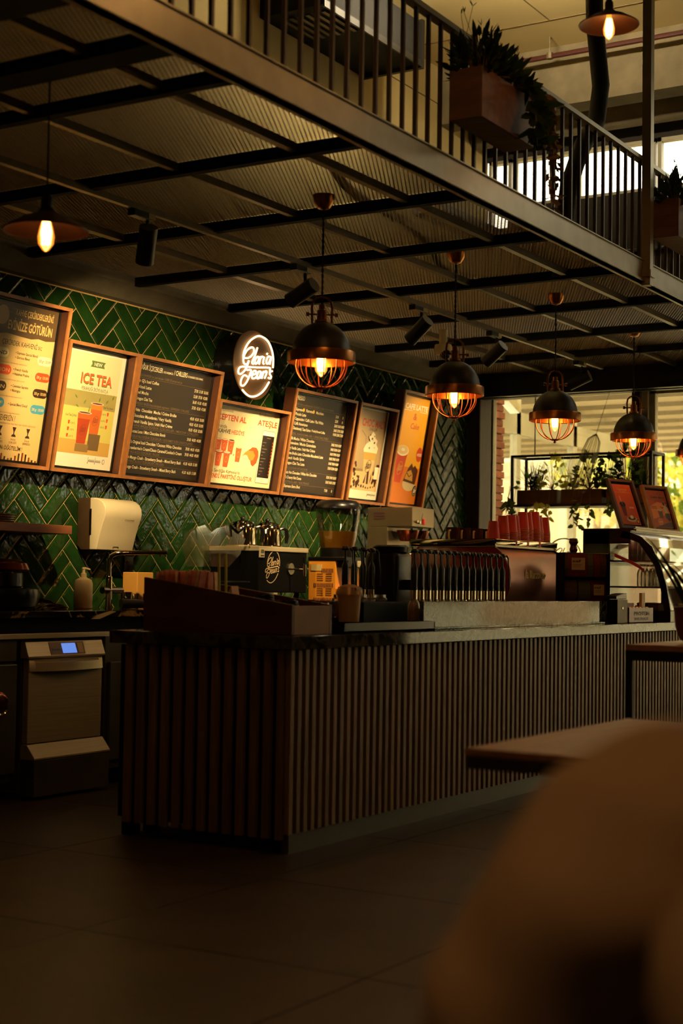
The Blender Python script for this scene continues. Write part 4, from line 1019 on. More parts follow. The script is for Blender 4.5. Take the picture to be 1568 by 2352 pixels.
# cloths
def cloth(name, loc, w, d, h, mt, label, seed, sl=0.0):
    rr = random.Random(seed); mb = MB(); nx, ny = 10, 6
    for layer in range(3):
        vs = []
        for j in range(ny+1):
            for i in range(nx+1):
                x = (i/nx-0.5)*w; y = (j/ny-0.5)*d
                z = 0.004+layer*h/3+sl*(0.5-i/nx)*(layer/2)+0.006*math.sin(i*1.3+seed+layer)+0.004*math.cos(j*2+i)
                vs.append((x+0.008*rr.uniform(-1, 1), y+0.006*rr.uniform(-1, 1), max(0.002, z)))
        mb.add(vs, [(j*(nx+1)+i, j*(nx+1)+i+1, (j+1)*(nx+1)+i+1, (j+1)*(nx+1)+i) for j in range(ny) for i in range(nx)])
    o = mb.build(name, MATS[mt], None, loc, smooth=80)
    md = o.modifiers.new('thickness', 'SOLIDIFY'); md.thickness = 0.003
    return tag(o, label, 'cloth')
cloth('folded_cloth', (6.62, 6.02, WZ), 0.21, 0.12, 0.05, 'mauve_cloth', 'folded mauve cloth lying on the black worktop', 2, 0.06)
cloth('folded_cloth', (6.44, 5.98, WZ), 0.13, 0.12, 0.035, 'olive_cloth', 'crumpled olive cloth beside the mauve one on the worktop', 5)
# dark kettle/pot at the far left
kp = thing('cooking_pot', 'black glossy pot with a copper pan on it at the left edge of the worktop', 'pot', (6.14, 5.93, WZ))
MB().lathe([(0.001, 0), (0.13, 0), (0.2, 0.02), (0.215, 0.08), (0.21, 0.115), (0.19, 0.12), (0.001, 0.12)], 32).build('body', MATS['black_plastic'], kp)
MB().lathe([(0.001, 0.12), (0.105, 0.12), (0.12, 0.13), (0.12, 0.2), (0.001, 0.205)], 28).build('riser', MATS['black_plastic'], kp)
MB().lathe([(0.001, 0.207), (0.14, 0.207), (0.155, 0.22), (0.14, 0.255), (0.08, 0.275), (0.001, 0.28)], 28).build('lid', MATS['copper_pot'], kp)
# measuring jug, glasses, black brush
tag(MB().box(7.5, 7.66, 6.08, 6.2, WZ, WZ+0.225).build('carton', MATS['carton_yellow'], smooth=0, bevel=0.006), 'amber carton standing behind the wooden condiment box', 'carton')
gm = MB().lathe([(0.028, 0), (0.034, 0.09), (0.032, 0.09), (0.026, 0.005), (0.001, 0.005)], 18)
gmesh = gm.mesh('tumbler', MATS['clear_glass'])
for k, (x, y) in enumerate(((7.43, 6.05), (7.5, 5.98), (7.56, 6.04))):
    tag(link('tumbler', gmesh, None, (x, y, WZ)), 'small upturned clear glass behind the tap, %s of three' % ['left', 'front', 'right'][k], 'glass', 'glasses behind the tap')
tag(MB().cyl((7.33, 6.0, WZ+0.033), (7.33, 6.0, WZ+0.085), 0.001, 0.001).lathe([(0.001, 0), (0.04, 0), (0.045, 0.1), (0.043, 0.1), (0.038, 0.004), (0.001, 0.004)], 20, (7.36, 6.06, WZ)).build('steel_beaker', MATS['chrome']), 'small steel beaker right of the tap', 'beaker')
tag(MB().cyl((7.2, 5.96, WZ+0.03), (7.33, 5.9, WZ+0.03), 0.03, 0.026, 14).build('black_brush', MATS['black_plastic']), 'black brush lying at the foot of the tap', 'brush')
# wall socket
so = thing('wall_socket', 'small black wall socket on the tiles right of the tap', 'socket', (7.62, YB-0.009, 1.27))
MB().box(-0.045, 0.045, -0.012, 0, -0.045, 0.045).build('plate', MATS['black_plastic'], so, bevel=0.004)
MB().tube([(-0.02+0.02*math.cos(R(a)), -0.014, 0.02*math.sin(R(a))) for a in range(0, 181, 30)], 0.003, 6).build('ring', MATS['chrome'], so)
# samovar style boiler with the cafe logo
bx = thing('water_boiler', 'black boxed water boiler with steel top and script logo', 'boiler', (8.47, 5.83, WZ))
MB().box(0, 0.6, 0, 0.40, 0.105, 0.385).build('body', MATS['black_matte'], bx, smooth=0, bevel=0.006)
MB().box(-0.008, 0.608, -0.008, 0.408, 0.385, 0.418).build('steel_top', MATS['steel_brushed'], bx, smooth=0, bevel=0.004)
P = Print(-0.001)
logo_print(P, 'line_gold', 0.165, 0.285-0.0, 0.098, 0.122, 0.0062)
for key, mb in P.L.items(): mb.build('logo', MATS[key], bx, smooth=0)
tc_ = MB().cyl((0.385, 0, 0.27), (0.385, -0.012, 0.27), 0.04, n=20).build('tap_rose', MATS['chrome'], bx)
MB().cyl((0.385, -0.01, 0.27), (0.385, -0.12, 0.265), 0.008).cyl((0.385, -0.12, 0.22), (0.385, -0.12, 0.3), 0.011).build('spout', MATS['chrome'], tc_)
MB().cyl((0.385, -0.12, 0.3), (0.385, -0.12, 0.35), 0.009).cyl((0.36, -0.12, 0.3), (0.385, -0.12, 0.3), 0.006).build('tap_handle', MATS['black_plastic'], tc_)
th_ = MB().box(0.0, 0.055, -0.012, 0, 0.34, 0.40).build('thermostat', MATS['beige_plastic'], bx, smooth=0, bevel=0.003)
MB().box(0.01, 0.045, -0.014, -0.011, 0.37, 0.395).build('thermostat_display', MATS['lcd'], th_, smooth=0)
for k in range(3): MB().box(0.01+k*0.013, 0.018+k*0.013, -0.014, -0.011, 0.35, 0.358).build('thermostat_button', MATS['black_plastic'], th_, smooth=0)
for xx in (0.05, 0.55):
    for yy in (0.05, 0.35): MB().cyl((xx, yy, 0), (xx, yy, 0.105), 0.018).build('foot', MATS['black_matte'], bx)
# teapots on the boiler
def teapot(loc, rz, label):
    t = thing('teapot', label, 'teapot', loc, rz, 'chrome teapots on the boiler')
    t.scale = (1.12, 1.12, 1.12)
    MB().lathe([(0.001, 0.0), (0.10, 0.0), (0.102, 0.006), (0.09, 0.012), (0.086, 0.11), (0.078, 0.135), (0.07, 0.142), (0.001, 0.142)], 32).build('body', MATS['chrome'], t)
    ld = MB().lathe([(0.073, 0.142), (0.07, 0.15), (0.03, 0.16), (0.001, 0.163)], 28).build('lid', MATS['chrome'], t)
    MB().ball((0, 0, 0.172), 0.015, 12, (1, 1, 0.8)).cyl((0, 0, 0.16), (0, 0, 0.166), 0.008).build('lid_knob', MATS['black_plastic'], ld)
    MB().tube([(0.08, 0, 0.115), (0.115, 0, 0.125), (0.135, 0, 0.11), (0.14, 0, 0.07), (0.135, 0, 0.03)], [0.008, 0.011, 0.013, 0.013, 0.01], 8).build('handle', MATS['black_plastic'], t)
    MB().tube([(-0.075, 0, 0.05), (-0.105, 0, 0.085), (-0.125, 0, 0.13)], [0.018, 0.012, 0.009], 8).build('spout', MATS['chrome'], t)
    return t
teapot((8.60, 6.06, WZ+0.419), R(-30), 'chrome teapot on the boiler, the left one beside the clear hood')
teapot((8.905, 6.06, WZ+0.419), R(-30), 'chrome teapot on the boiler, the right one of the two')
# clear plastic hood left of boiler
hd = thing('plastic_hood', 'clear moulded plastic hood on a stand left of the boiler', 'hood', (8.0, 5.86, WZ))
def hood_outline(s=1.0):
    return [(-0.02, 0.27), (-0.07, 0.39), (-0.05, 0.48), (0.03, 0.52), (0.17, 0.55), (0.2, 0.53), (0.26, 0.5), (0.34, 0.54), (0.36, 0.47), (0.3, 0.36), (0.17, 0.27)]
ho = hood_outline()
mb = MB(); n = len(ho)
for sx in (0.0, 0.2):
    mb.add([(p[0], sx, p[1]) for p in ho], [tuple(range(n))])
for i in range(n-2):
    a, b = ho[i], ho[i+1]
    mb.add([(a[0], 0, a[1]), (b[0], 0, b[1]), (b[0], 0.2, b[1]), (a[0], 0.2, a[1])], [(0, 1, 2, 3)])
mb.build('shell', MATS['clear_plastic'], hd, smooth=40)
MB().tube([(0.17, -0.004, 0.55), (0.2, -0.004, 0.53), (0.26, -0.004, 0.5), (0.34, -0.004, 0.54)], 0.009, 8).tube([(0.175, -0.004, 0.55), (0.19, -0.004, 0.47)], 0.006, 6).tube([(0.335, -0.004, 0.54), (0.355, -0.004, 0.465)], 0.006, 6).build('rim_strap', MATS['black_plastic'], hd)
MB().tube([(0.04, 0.1, 0.0), (0.04, 0.1, 0.27)], 0.012).lathe([(0.001, 0), (0.08, 0), (0.08, 0.012), (0.001, 0.014)], 20, (0.04, 0.1, 0)).build('stand', MATS['black_plastic'], hd)
MB().box(-0.12, 0.3, -0.08, 0.25, 0.17, 0.18).build('tray', MATS['black_plastic'], hd, smooth=0)
# juice dispenser
jd = thing('juice_dispenser', 'orange juice dispenser with clear bowl half full of juice', 'juice dispenser', (9.31, 5.68, WZ))
MB().box(0, 0.33, 0.06, 0.29, 0.05, 0.335).box(0, 0.33, 0.0, 0.06, 0.05, 0.14).build('body', MATS['orange_paint'], jd, smooth=0, bevel=0.005)
MB().box(-0.004, 0.334, -0.03, 0.294, 0.335, 0.365).box(0.02, 0.32, -0.03, 0.1, 0.29, 0.345).build('top_cap', MATS['black_plastic'], jd, smooth=0, bevel=0.006)
MB().box(0, 0.33, 0.0, 0.29, 0.0, 0.05).build('base', MATS['black_plastic'], jd, smooth=0, bevel=0.005)
MB().cyl((0.165, 0.145, 0.365), (0.165, 0.145, 0.43), 0.13, n=28).build('bowl_collar', MATS['black_plastic'], jd)
bw = MB().lathe([(0.125, 0.43), (0.131, 0.46), (0.158, 0.63), (0.166, 0.72)], 40, (0.165, 0.145, 0)).build('bowl', MATS['clear_glass'], jd)
MB().lathe([(0.001, 0.432), (0.124, 0.432), (0.129, 0.46), (0.143, 0.552), (0.001, 0.552)], 40, (0.165, 0.145, 0)).build('juice', MATS['juice'], bw)
MB().lathe([(0.172, 0.715), (0.172, 0.735), (0.155, 0.76), (0.13, 0.778), (0.05, 0.785), (0.001, 0.785)], 40, (0.165, 0.145, 0)).build('lid', MATS['black_plastic'], jd)
sl = MB()
for col in range(3):
    v0 = 0.28-col*0.105
    for k in range(13):
        if col == 0 and k < 5: continue
        sl.box(-0.0025, 0.001, 0.235-k*0.013, 0.24-k*0.013, v0-0.03, v0)
for row in range(2):
    for side in range(2):
        for k in range(4):
            z = 0.243-row*0.105-k*0.0155
            sl.box(-0.0025, 0.001, 0.09+side*0.075, 0.14+side*0.075, z-0.004, z)
sl.build('vent_slots', MATS['slot_dark'], jd, smooth=0)['kind'] = 'stuff'
MB().box(-0.003, 0.001, 0.175, 0.265, 0.265, 0.31).build('rating_label', MATS['label_pale'], jd, smooth=0)
MB().prism([(0.2, -0.034), (0.232, -0.034), (0.236, -0.055), (0.222, -0.075), (0.2, -0.07)], 0.2, 0.31, 'z').build('tap_lever', MATS['black_plastic'], jd, bevel=0.004)
MB().box(0.15, 0.2, -0.0335, -0.03, 0.295, 0.34).build('badge', MATS['steel_brushed'], jd, smooth=0)
MB().box(0.13, 0.17, -0.002, 0.001, 0.09, 0.135).build('price_sticker', MATS['label_pale'], jd, smooth=0)
# small plug box beside it
tag(MB().box(9.18, 9.23, 6.18, YB-0.009, 1.06, 1.2).build('plug_box', MATS['beige_plastic'], bevel=0.004), 'small cream plug box on the wall between boiler and juice dispenser', 'plug box')
# filter coffee brewer
cbw = thing('coffee_brewer', 'brushed steel filter coffee brewer with a red switch under the rightmost boards', 'coffee brewer', (10.33, 5.68, WZ))
MB().box(0, 0.36, 0, 0.4, 0.625, 0.775).build('head', MATS['steel_warm'], cbw, smooth=0, bevel=0.004)
MB().box(0, 0.36, 0.22, 0.4, 0.05, 0.625).build('column', MATS['steel_warm'], cbw, smooth=0, bevel=0.003)
MB().box(-0.01, 0.37, -0.02, 0.41, 0.0, 0.05).build('base', MATS['steel_dark'], cbw, smooth=0, bevel=0.004)
for k in range(3): MB().box(-0.004, 0.001, 0.24, 0.34, 0.73-k*0.022, 0.738-k*0.022).build('vent_slot', MATS['slot_dark'], cbw, smooth=0)
MB().box(0.17, 0.195, -0.014, 0, 0.645, 0.69).build('red_switch', MATS['red_switch'], cbw, smooth=0, bevel=0.003)
MB().cyl((0.1, 0, 0.66), (0.1, -0.02, 0.66), 0.012).cyl((0.06, 0, 0.665), (0.06, -0.02, 0.665), 0.01).build('knob', MATS['chrome'], cbw)
MB().lathe([(0.06, 0.515), (0.07, 0.525), (0.09, 0.6), (0.088, 0.6), (0.06, 0.52)], 24, (0.12, 0.1, 0)).build('filter_basket', MATS['copper_pot'], cbw)
MB().lathe([(0.06, 0.515), (0.07, 0.525), (0.09, 0.6), (0.088, 0.6), (0.06, 0.52)], 24, (0.28, 0.1, 0)).build('filter_basket', MATS['copper_pot'], cbw)
MB().lathe([(0.001, 0.052), (0.09, 0.052), (0.095, 0.3), (0.07, 0.36), (0.001, 0.37)], 24, (0.16, 0.1, 0)).build('flask', MATS['black_plastic'], cbw)
MB().tube([(0.17, -0.002, 0.73), (0.155, -0.003, 0.7), (0.165, -0.003, 0.675)], 0.002, 6).build('engraved_arc', MATS['steel_dark'], cbw)
# white cloth over a canister
tag(MB().lathe([(0.001, 0), (0.09, 0), (0.095, 0.35), (0.085, 0.40), (0.05, 0.41), (0.001, 0.41)], 24, (10.12, 5.62, WZ)).build('canister', MATS['white_plastic']), 'pale canister in front of the steel coffee brewer', 'canister')
# low black ice bin with cartons and a bowl on it
ib = thing('bench_cooler', 'low black bench cooler on the worktop right of the brewer', 'cooler', (10.95, 5.62, WZ))
MB().box(0, 1.1, 0, 0.5, 0, 0.4).build('body', MATS['black_matte'], ib, smooth=0, bevel=0.006)
MB().box(-0.01, 1.11, -0.01, 0.51, 0.4, 0.42).build('lid', MATS['steel_dark'], ib, smooth=0, bevel=0.003)
MB().box(0.3, 0.55, -0.006, 0, 0.33, 0.37).build('handle', MATS['steel_dark'], ib, smooth=0)
for k, (x, y) in enumerate(((10.98, 5.66), (11.22, 5.66))):
    t = thing('tea_carton', 'small black printed carton on the bench cooler, %s one' % ['left', 'right'][k], 'carton', (x, y, WZ+0.421), group='small black cartons on the cooler')
    MB().box(0, 0.2, 0, 0.1, 0, 0.085).build('box', MATS['black_matte'], t, smooth=0, bevel=0.002)
    Pq = Print(-0.0005)
    for q, s in enumerate(('zero', 'gizmo', 'cozz')): Pq.text('line_gold', s, 0.03+q*0.02, 0.055-q*0.022, 0.1+q*0.025, 0.014, 0.02, slope=0.25)
    for key, mb in Pq.L.items(): mb.build('lettering', MATS[key], t, smooth=0)
tag(MB().lathe([(0.03, 0), (0.06, 0.01), (0.1, 0.06), (0.097, 0.06), (0.055, 0.015), (0.001, 0.012)], 28, (11.9, 5.8, WZ+0.421)).build('ceramic_bowl', MATS['white_plastic']), 'pale ceramic bowl at the right end of the bench cooler', 'bowl')
# ------------------------------------------------------------------ slatted service counter
mat('slat_wood', rgb(124, 92, 55), 0.55, var=0.3, scale=5, stretch=(6, 6, 0.7), bump=0.08, rand=0.16)
mat('plinth', rgb(84, 78, 62), 0.5, var=0.1, scale=4)
mat('box_wood', rgb(84, 44, 28), 0.5, var=0.3, scale=4, stretch=(4, 1, 4))
mat('box_wood_pale', rgb(150, 104, 64), 0.6, var=0.15)
mat('syrup_black', rgb(20, 17, 14), 0.35)
mat('syrup_red', rgb(126, 26, 24), 0.3)
mat('machine_rose', rgb(176, 118, 100), 0.35, metal=0.5, var=0.03)
mat('machine_red', rgb(122, 16, 18), 0.25, coat=0.3)
mat('cup_red', rgb(206, 52, 34), 0.5, var=0.05)
mat('cup_rim', rgb(226, 170, 130), 0.5)
mat('mug_brown', rgb(70, 36, 20), 0.2, coat=0.4)
mat('pack_brown', rgb(96, 58, 36), 0.5, var=0.3, scale=30)
mat('pack_red', rgb(120, 36, 24), 0.4, var=0.3, scale=25)
mat('pack_olive', rgb(92, 84, 46), 0.5, var=0.2, scale=20)
mat('pack_green', rgb(40, 62, 40), 0.45, var=0.2, scale=20)
mat('pack_paper', rgb(214, 178, 130), 0.6, var=0.04)
mat('dark_text', rgb(40, 26, 20), 0.6)
mat('oak_grey', rgb(130, 112, 80), 0.6, var=0.2, scale=5, stretch=(8, 8, 0.8))
mat('sachet_pink', rgb(200, 110, 90), 0.6, var=0.3, scale=30)
mat('sachet_cream', rgb(214, 170, 112), 0.6, var=0.25, scale=30)
mat('sachet_orange', rgb(190, 100, 44), 0.6, var=0.25, scale=30)
mat('straw_green', rgb(190, 190, 60), 0.5)
mat('napkin', rgb(196, 150, 110), 0.8)
mat('amber_jam', rgb(214, 130, 36), 0.3)
mat('coffee_gold', rgb(240, 216, 160), 0.4)
glass_mat('bottle_glass', (0.96, 0.9, 0.8), 0.2, 0.05, haze=rgb(220, 190, 140), hazef=0.15)
glass_mat('frosted_plastic', (0.85, 0.78, 0.66), 0.06, 0.25, haze=rgb(216, 176, 130), hazef=0.62)
CX0, CX1, CY0, CY1, CZ = 5.47, 12.2, 3.594, 4.56, 0.93
ctr = thing('service_counter', 'long service counter clad in upright wooden slats', 'counter', (CX0, CY0, 0))
W_, D_ = CX1-CX0, CY1-CY0
MB().box(0.025, W_, 0.025, D_-0.02, 0.08, 0.865).build('carcass', MATS['black_matte'], ctr, smooth=0)
MB().box(0.03, W_, 0.012, 0.05, 0.0, 0.085).build('plinth', MATS['plinth'], ctr, smooth=0)
lg = MB().box(0, 0.06, 0, 0.06, 0.0, 0.09).mesh('leg', MATS['black_matte'], 0)
for x, y in ((0.03, D_-0.1), (0.16, D_-0.12), (0.03, 0.06)): link('leg', lg, ctr, (x, y, 0))
sl_long = MB().box(-0.0155, 0.0155, 0.0, 0.028, 0.085, 0.87).mesh('slat', MATS['slat_wood'], 0, 0.0015, 1)
k = 0; x = 0.02
while x < W_-0.02:
    link('slat', sl_long, ctr, (x, -0.004, 0)); x += 0.0585
sl_side = MB().box(0.0, 0.028, -0.018, 0.018, 0.06, 0.87).mesh('slat', MATS['slat_wood'], 0, 0.0015, 1)
y = 0.045
while y < D_-0.02:
    link('slat', sl_side, ctr, (-0.004, y, 0)); y += 0.0696
tag(MB().box(CX0-0.02, CX1, CY0-0.022, CY1+0.015, 0.872, CZ).build('counter_top', MATS['marble_counter'], smooth=0, bevel=0.003), 'grey brown marble slab on top of the slatted counter', 'counter top')
# wooden condiment box: sloped, with compartments
ob = thing('condiment_box', 'dark wooden condiment box with sloping sides at the left end of the counter', 'condiment box', (5.55, 3.64, CZ))
sd = [(0.0, 0.0), (0.82, 0.0), (0.82, 0.245), (0.74, 0.235), (0.0, 0.132)]
for xx in (0.0, 0.31):
    MB().prism(sd, xx, xx+0.02, 'x').build('side', MATS['box_wood'], ob, smooth=0, bevel=0.002)
MB().box(0.02, 0.31, 0.0, 0.02, 0.0, 0.128).build('front', MATS['box_wood_pale'], ob, smooth=0, bevel=0.002)
MB().box(0.02, 0.31, 0.8, 0.82, 0.0, 0.24).build('back', MATS['box_wood'], ob, smooth=0, bevel=0.002)
MB().box(0.02, 0.31, 0.02, 0.8, 0.0, 0.015).build('bottom', MATS['box_wood'], ob, smooth=0)
for yy, zz in ((0.25, 0.15), (0.5, 0.185)): MB().box(0.02, 0.31, yy, yy+0.012, 0.015, zz).build('divider', MATS['box_wood'], ob, smooth=0)
# sachets standing in the rear compartment
rr = random.Random(11)
sm_ = {k: MB().box(-0.022, 0.022, -0.002, 0.002, 0.0, 0.12).mesh('sugar_sachet', MATS[k], 0) for k in ('sachet_pink', 'sachet_cream', 'sachet_orange')}
words = {'sachet_pink': 'pink', 'sachet_cream': 'cream', 'sachet_orange': 'orange'}
for k in range(42):
    key = list(words)[(k*5+k//3) % 3]
    o = link('sugar_sachet', sm_[key], None, (5.55+0.045+0.08*(k % 3)+rr.uniform(-.008, .008), 3.64+0.53+0.0062*k, CZ+0.15+rr.uniform(0, .012)), (rr.uniform(-.15, .15), rr.uniform(-.12, .12), rr.uniform(-.15, .15)))
    tag(o, '%s paper sugar sachet standing in the wooden condiment box' % words[key], 'sachet', 'sugar sachets in the condiment box, %s' % words[key])
for k in range(2):
    tag(MB().cyl((5.68+0.05*k, 4.12, CZ+0.016), (5.685+0.055*k, 4.135, CZ+0.36), 0.006, n=8).build('drinking_straw', MATS['straw_green']), 'yellow green drinking straw in the condiment box, %s one' % ['left', 'right'][k], 'straw', 'straws in the condiment box')
# napkins and lids in the front compartments
tag(MB().prism([(0, 0), (0.06, 0.0), (0.035, 0.12), (0.02, 0.15)], 0, 0.12, 'x').build('folded_napkin', MATS['napkin'], None, (5.66, 4.02, CZ+0.06), (0, 0, R(20)), smooth=0), 'folded brown napkin sticking out of the condiment box', 'napkin')
def lid_stack(loc, n, rx, label, r=0.045, key='bottle_glass'):
    t = thing('lid_stack', label, 'cup lids', loc, (rx, 0, 0), 'stacks of plastic lids in the condiment box')
    me = MB().lathe([(r*0.8, 0.012), (r*0.85, 0.006), (r, 0.004), (r, 0.0), (r*0.9, 0.0)], 20).mesh('lid', MATS[key])
    for k in range(n): link('lid', me, t, (0, 0, k*0.009))
lid_stack((5.70, 3.86, CZ+0.02), 17, R(-14), 'stack of black cup lids, the taller one in the condiment box', 0.05, 'black_plastic')
lid_stack((5.76, 3.76, CZ+0.02), 14, R(-18), 'stack of black cup lids, the shorter one in the condiment box', 0.045, 'black_plastic')
def lid_row(loc, n, label):
    t = thing('lid_stack', label, 'cup lids', loc, (0, 0, 0), 'stacks of plastic lids beside the condiment box')
    me = MB().lathe([(0.038, 0.014), (0.04, 0.006), (0.047, 0.004), (0.047, 0.0), (0.042, 0.0)], 20).mesh('lid', MATS['bottle_glass'])
    for k in range(n): link('lid', me, t, (0, 0, k*0.0105))
lid_row((5.94, 3.74, CZ), 13, 'upright stack of clear dome lids against the front right corner of the condiment box')
lid_stack((5.72, 3.69, CZ+0.055), 7, 0, 'short stack of clear lids at the front left of the condiment box', 0.042)
lid_stack((5.82, 3.69, CZ+0.055), 7, 0, 'short stack of clear lids at the front right of the condiment box', 0.042)
# tip jar: frosted canister with a domed lid
tj = thing('plastic_canister', 'frosted plastic canister with a domed slotted lid on the counter', 'canister', (6.36, 3.84, CZ+0.045))
MB().lathe([(0.001, 0), (0.05, 0), (0.058, 0.13), (0.056, 0.13), (0.049, 0.003)], 28).build('body', MATS['frosted_plastic'], tj)
lid_ = MB().lathe([(0.064, 0.128), (0.066, 0.14), (0.055, 0.168), (0.025, 0.18), (0.001, 0.182)], 28).build('lid', MATS['frosted_plastic'], tj)
for a in (-0.03, 0.012): MB().box(a, a+0.018, -0.055, -0.03, 0.15, 0.165).build('lid_slot', MATS['brown_plastic'], lid_, bevel=0.002)
# black trays
tag(MB().box(6.05, 6.95, 3.68, 4.0, CZ, CZ+0.008).box(6.05, 6.95, 3.68, 3.69, CZ, CZ+0.045).box(6.05, 6.95, 3.99, 4.0, CZ, CZ+0.045).box(6.05, 6.06, 3.68, 4.0, CZ, CZ+0.045).box(6.94, 6.95, 3.68, 4.0, CZ, CZ+0.045).build('black_tray', MATS['black_plastic'], smooth=0), 'flat black tray on the counter beside the condiment box', 'tray')
tag(MB().box(6.48, 6.93, 3.83, 3.98, CZ+0.01, CZ+0.14).build('black_box', MATS['black_matte'], smooth=0, bevel=0.004), 'black box standing in the flat tray before the syrup pumps', 'box')
# raised marble ledge in front of the machine
tag(MB().box(6.9, 9.42, 3.72, 3.745, CZ, CZ+0.145).box(6.9, 9.42, 3.70, 3.76, CZ, CZ+0.012).build('splash_ledge', MATS['marble_counter'], smooth=0, bevel=0.002), 'low polished marble splash ledge along the counter', 'ledge')
# ------------------------------------------------------------------ syrup pumps
def syrup(loc, rz, label, grp):
    t = thing('syrup_bottle', label, 'syrup bottle', loc, rz, grp)
    MB().lathe([(0.001, 0), (0.033, 0), (0.036, 0.006), (0.036, 0.1), (0.03, 0.13), (0.016, 0.155), (0.0145, 0.2), (0.017, 0.202), (0.017, 0.21), (0.001, 0.21)], 20).build('bottle', MATS['bottle_glass'], t)
    MB().lathe([(0.001, 0.003), (0.031, 0.003), (0.033, 0.1), (0.027, 0.128), (0.013, 0.15), (0.001, 0.15)], 16).build('syrup', MATS['syrup_red'], t)
    MB().lathe([(0.0185, 0.128), (0.0185, 0.2), (0.001, 0.2)], 16).build('collar', MATS['chrome'], t)
    pm = MB().lathe([(0.001, 0.2), (0.019, 0.2), (0.017, 0.235), (0.018, 0.24), (0.018, 0.32), (0.011, 0.34), (0.0065, 0.35), (0.0055, 0.405), (0.001, 0.405)], 18).build('pump_body', MATS['syrup_black'], t)
    MB().lathe([(0.001, 0.4), (0.02, 0.402), (0.022, 0.412), (0.014, 0.424), (0.001, 0.426)], 16).tube([(0.01, 0, 0.413), (0.03, 0, 0.412), (0.04, 0, 0.4), (0.042, 0, 0.36), (0.05, 0, 0.31), (0.05, 0, 0.22)], [0.007, 0.006, 0.0045, 0.004, 0.004, 0.004], 8).build('pump_head', MATS['syrup_black'], pm)
    return t
s0 = None
ords = ['leftmost', 'second', 'third', 'fourth', 'fifth', 'sixth', 'seventh', 'eighth', 'ninth', 'tenth', 'eleventh', 'twelfth', 'thirteenth', 'fourteenth', 'rightmost']
for k in range(15):
    lb = 'syrup bottle with black pump behind the marble ledge, %s in the long row' % ords[k]
    loc = (7.27+k*0.079, 3.98, CZ+0.001)
    if s0 is None: s0 = syrup(loc, R(-35), lb, 'syrup bottles in the long row')
    else: dup(s0, loc, R(-35+random.uniform(-12, 12)), lb)
for k in range(4):
    dup(s0, (6.78+k*0.125, 4.12+0.02*k, CZ+0.001), R(-40+random.uniform(-15, 15)), 'syrup bottle with black pump left of the long row, %s of four' % ['first', 'second', 'third', 'fourth'][k], 'syrup bottles in the short row')
# glass jars between the pumps and the tray
jm = MB().lathe([(0.001, 0), (0.04, 0), (0.042, 0.006), (0.042, 0.09), (0.034, 0.1), (0.034, 0.115), (0.03, 0.115), (0.03, 0.1)], 20).mesh('sample_jar', MATS['clear_glass'])
jf = {k: MB().lathe([(0.001, 0.003), (0.036, 0.003), (0.036, 0.07), (0.001, 0.07)], 16).mesh('filling', MATS[k]) for k in ('amber_jam', 'pack_brown', 'syrup_red')}
for k in range(5):
    t = thing('topping_jar', 'small glass topping jar behind the black box, %s of five' % ['first', 'second', 'third', 'fourth', 'fifth'][k], 'jar', (6.62+k*0.1, 4.05, CZ+0.06), group='topping jars')
    link('jar', jm, t); link('filling', jf[list(jf)[k % 3]], t)
tag(MB().box(6.55, 7.1, 4.0, 4.1, CZ, CZ+0.058).build('jar_riser', MATS['black_matte'], smooth=0), 'black riser block under the small topping jars', 'riser')
# grinder behind
gr = thing('coffee_grinder', 'tall black coffee grinder behind the syrup pumps', 'grinder', (7.78, 4.42, CZ))
MB().box(-0.1, 0.1, -0.1, 0.12, 0.0, 0.42).build('body', MATS['black_plastic'], gr, bevel=0.03, seg=3)
MB().lathe([(0.001, 0.42), (0.1, 0.42), (0.105, 0.45), (0.09, 0.46), (0.001, 0.462)], 28).build('hopper_lid', MATS['black_plastic'], gr)
MB().box(-0.03, 0.03, -0.16, -0.1, 0.2, 0.26).build('spout', MATS['black_plastic'], gr, bevel=0.008)
# ------------------------------------------------------------------ espresso machine
em = thing('espresso_machine', 'wide espresso machine with rose metal back panel and dark red side', 'espresso machine', (8.77, 4.12, CZ))
sec = [(0.06, 0.07)]
for a in range(-70, 71, 14): sec.append((0.16-0.16*math.cos(R(a)), 0.285+0.2*math.sin(R(a))))
sec += [(0.2, 0.475), (0.64, 0.475), (0.7, 0.42), (0.7, 0.1), (0.64, 0.07)]
MB().prism(sec, 0.02, 0.93, 'x').build('back_panel', MATS['machine_rose'], em, smooth=50)
sec2 = [(p[0]*1.02-0.006, 0.27+(p[1]-0.27)*1.05) for p in sec]
MB().prism(sec2, -0.012, 0.02, 'x').build('side_panel', MATS['machine_red'], em, smooth=50, bevel=0.004)
MB().prism(sec2, 0.93, 0.955, 'x').build('side_panel', MATS['black_plastic'], em, smooth=50, bevel=0.004)
MB().box(-0.02, 0.96, 0.1, 0.7, 0.482, 0.496).build('cup_tray', MATS['steel_brushed'], em, smooth=0)
MB().box(-0.02, 0.96, 0.09, 0.105, 0.496, 0.53).box(0.94, 0.96, 0.09, 0.7, 0.482, 0.53).box(-0.02, 0.0, 0.09, 0.7, 0.482, 0.53).build('cup_rail', MATS['chrome'], em, bevel=0.003)
for xx in (0.06, 0.86):
    for yy in (0.12, 0.6): MB().cyl((xx, yy, 0), (xx, yy, 0.075), 0.022, n=14).build('foot', MATS['black_plastic'], em)
Pm = Print(-0.003)
Pm.text('coffee_gold', 'la', 0.24, 0.285, 0.29, 0.06, 0.02, shear=0.1); Pm.text('coffee_gold', 'Marzocco', 0.3, 0.285, 0.56, 0.055, 0.02, shear=0.1)
for key, mb in Pm.L.items():
    o = mb.build('lettering', MATS[key], em, smooth=0)
    md = o.modifiers.new('thickness', 'SOLIDIFY'); md.thickness = 0.006
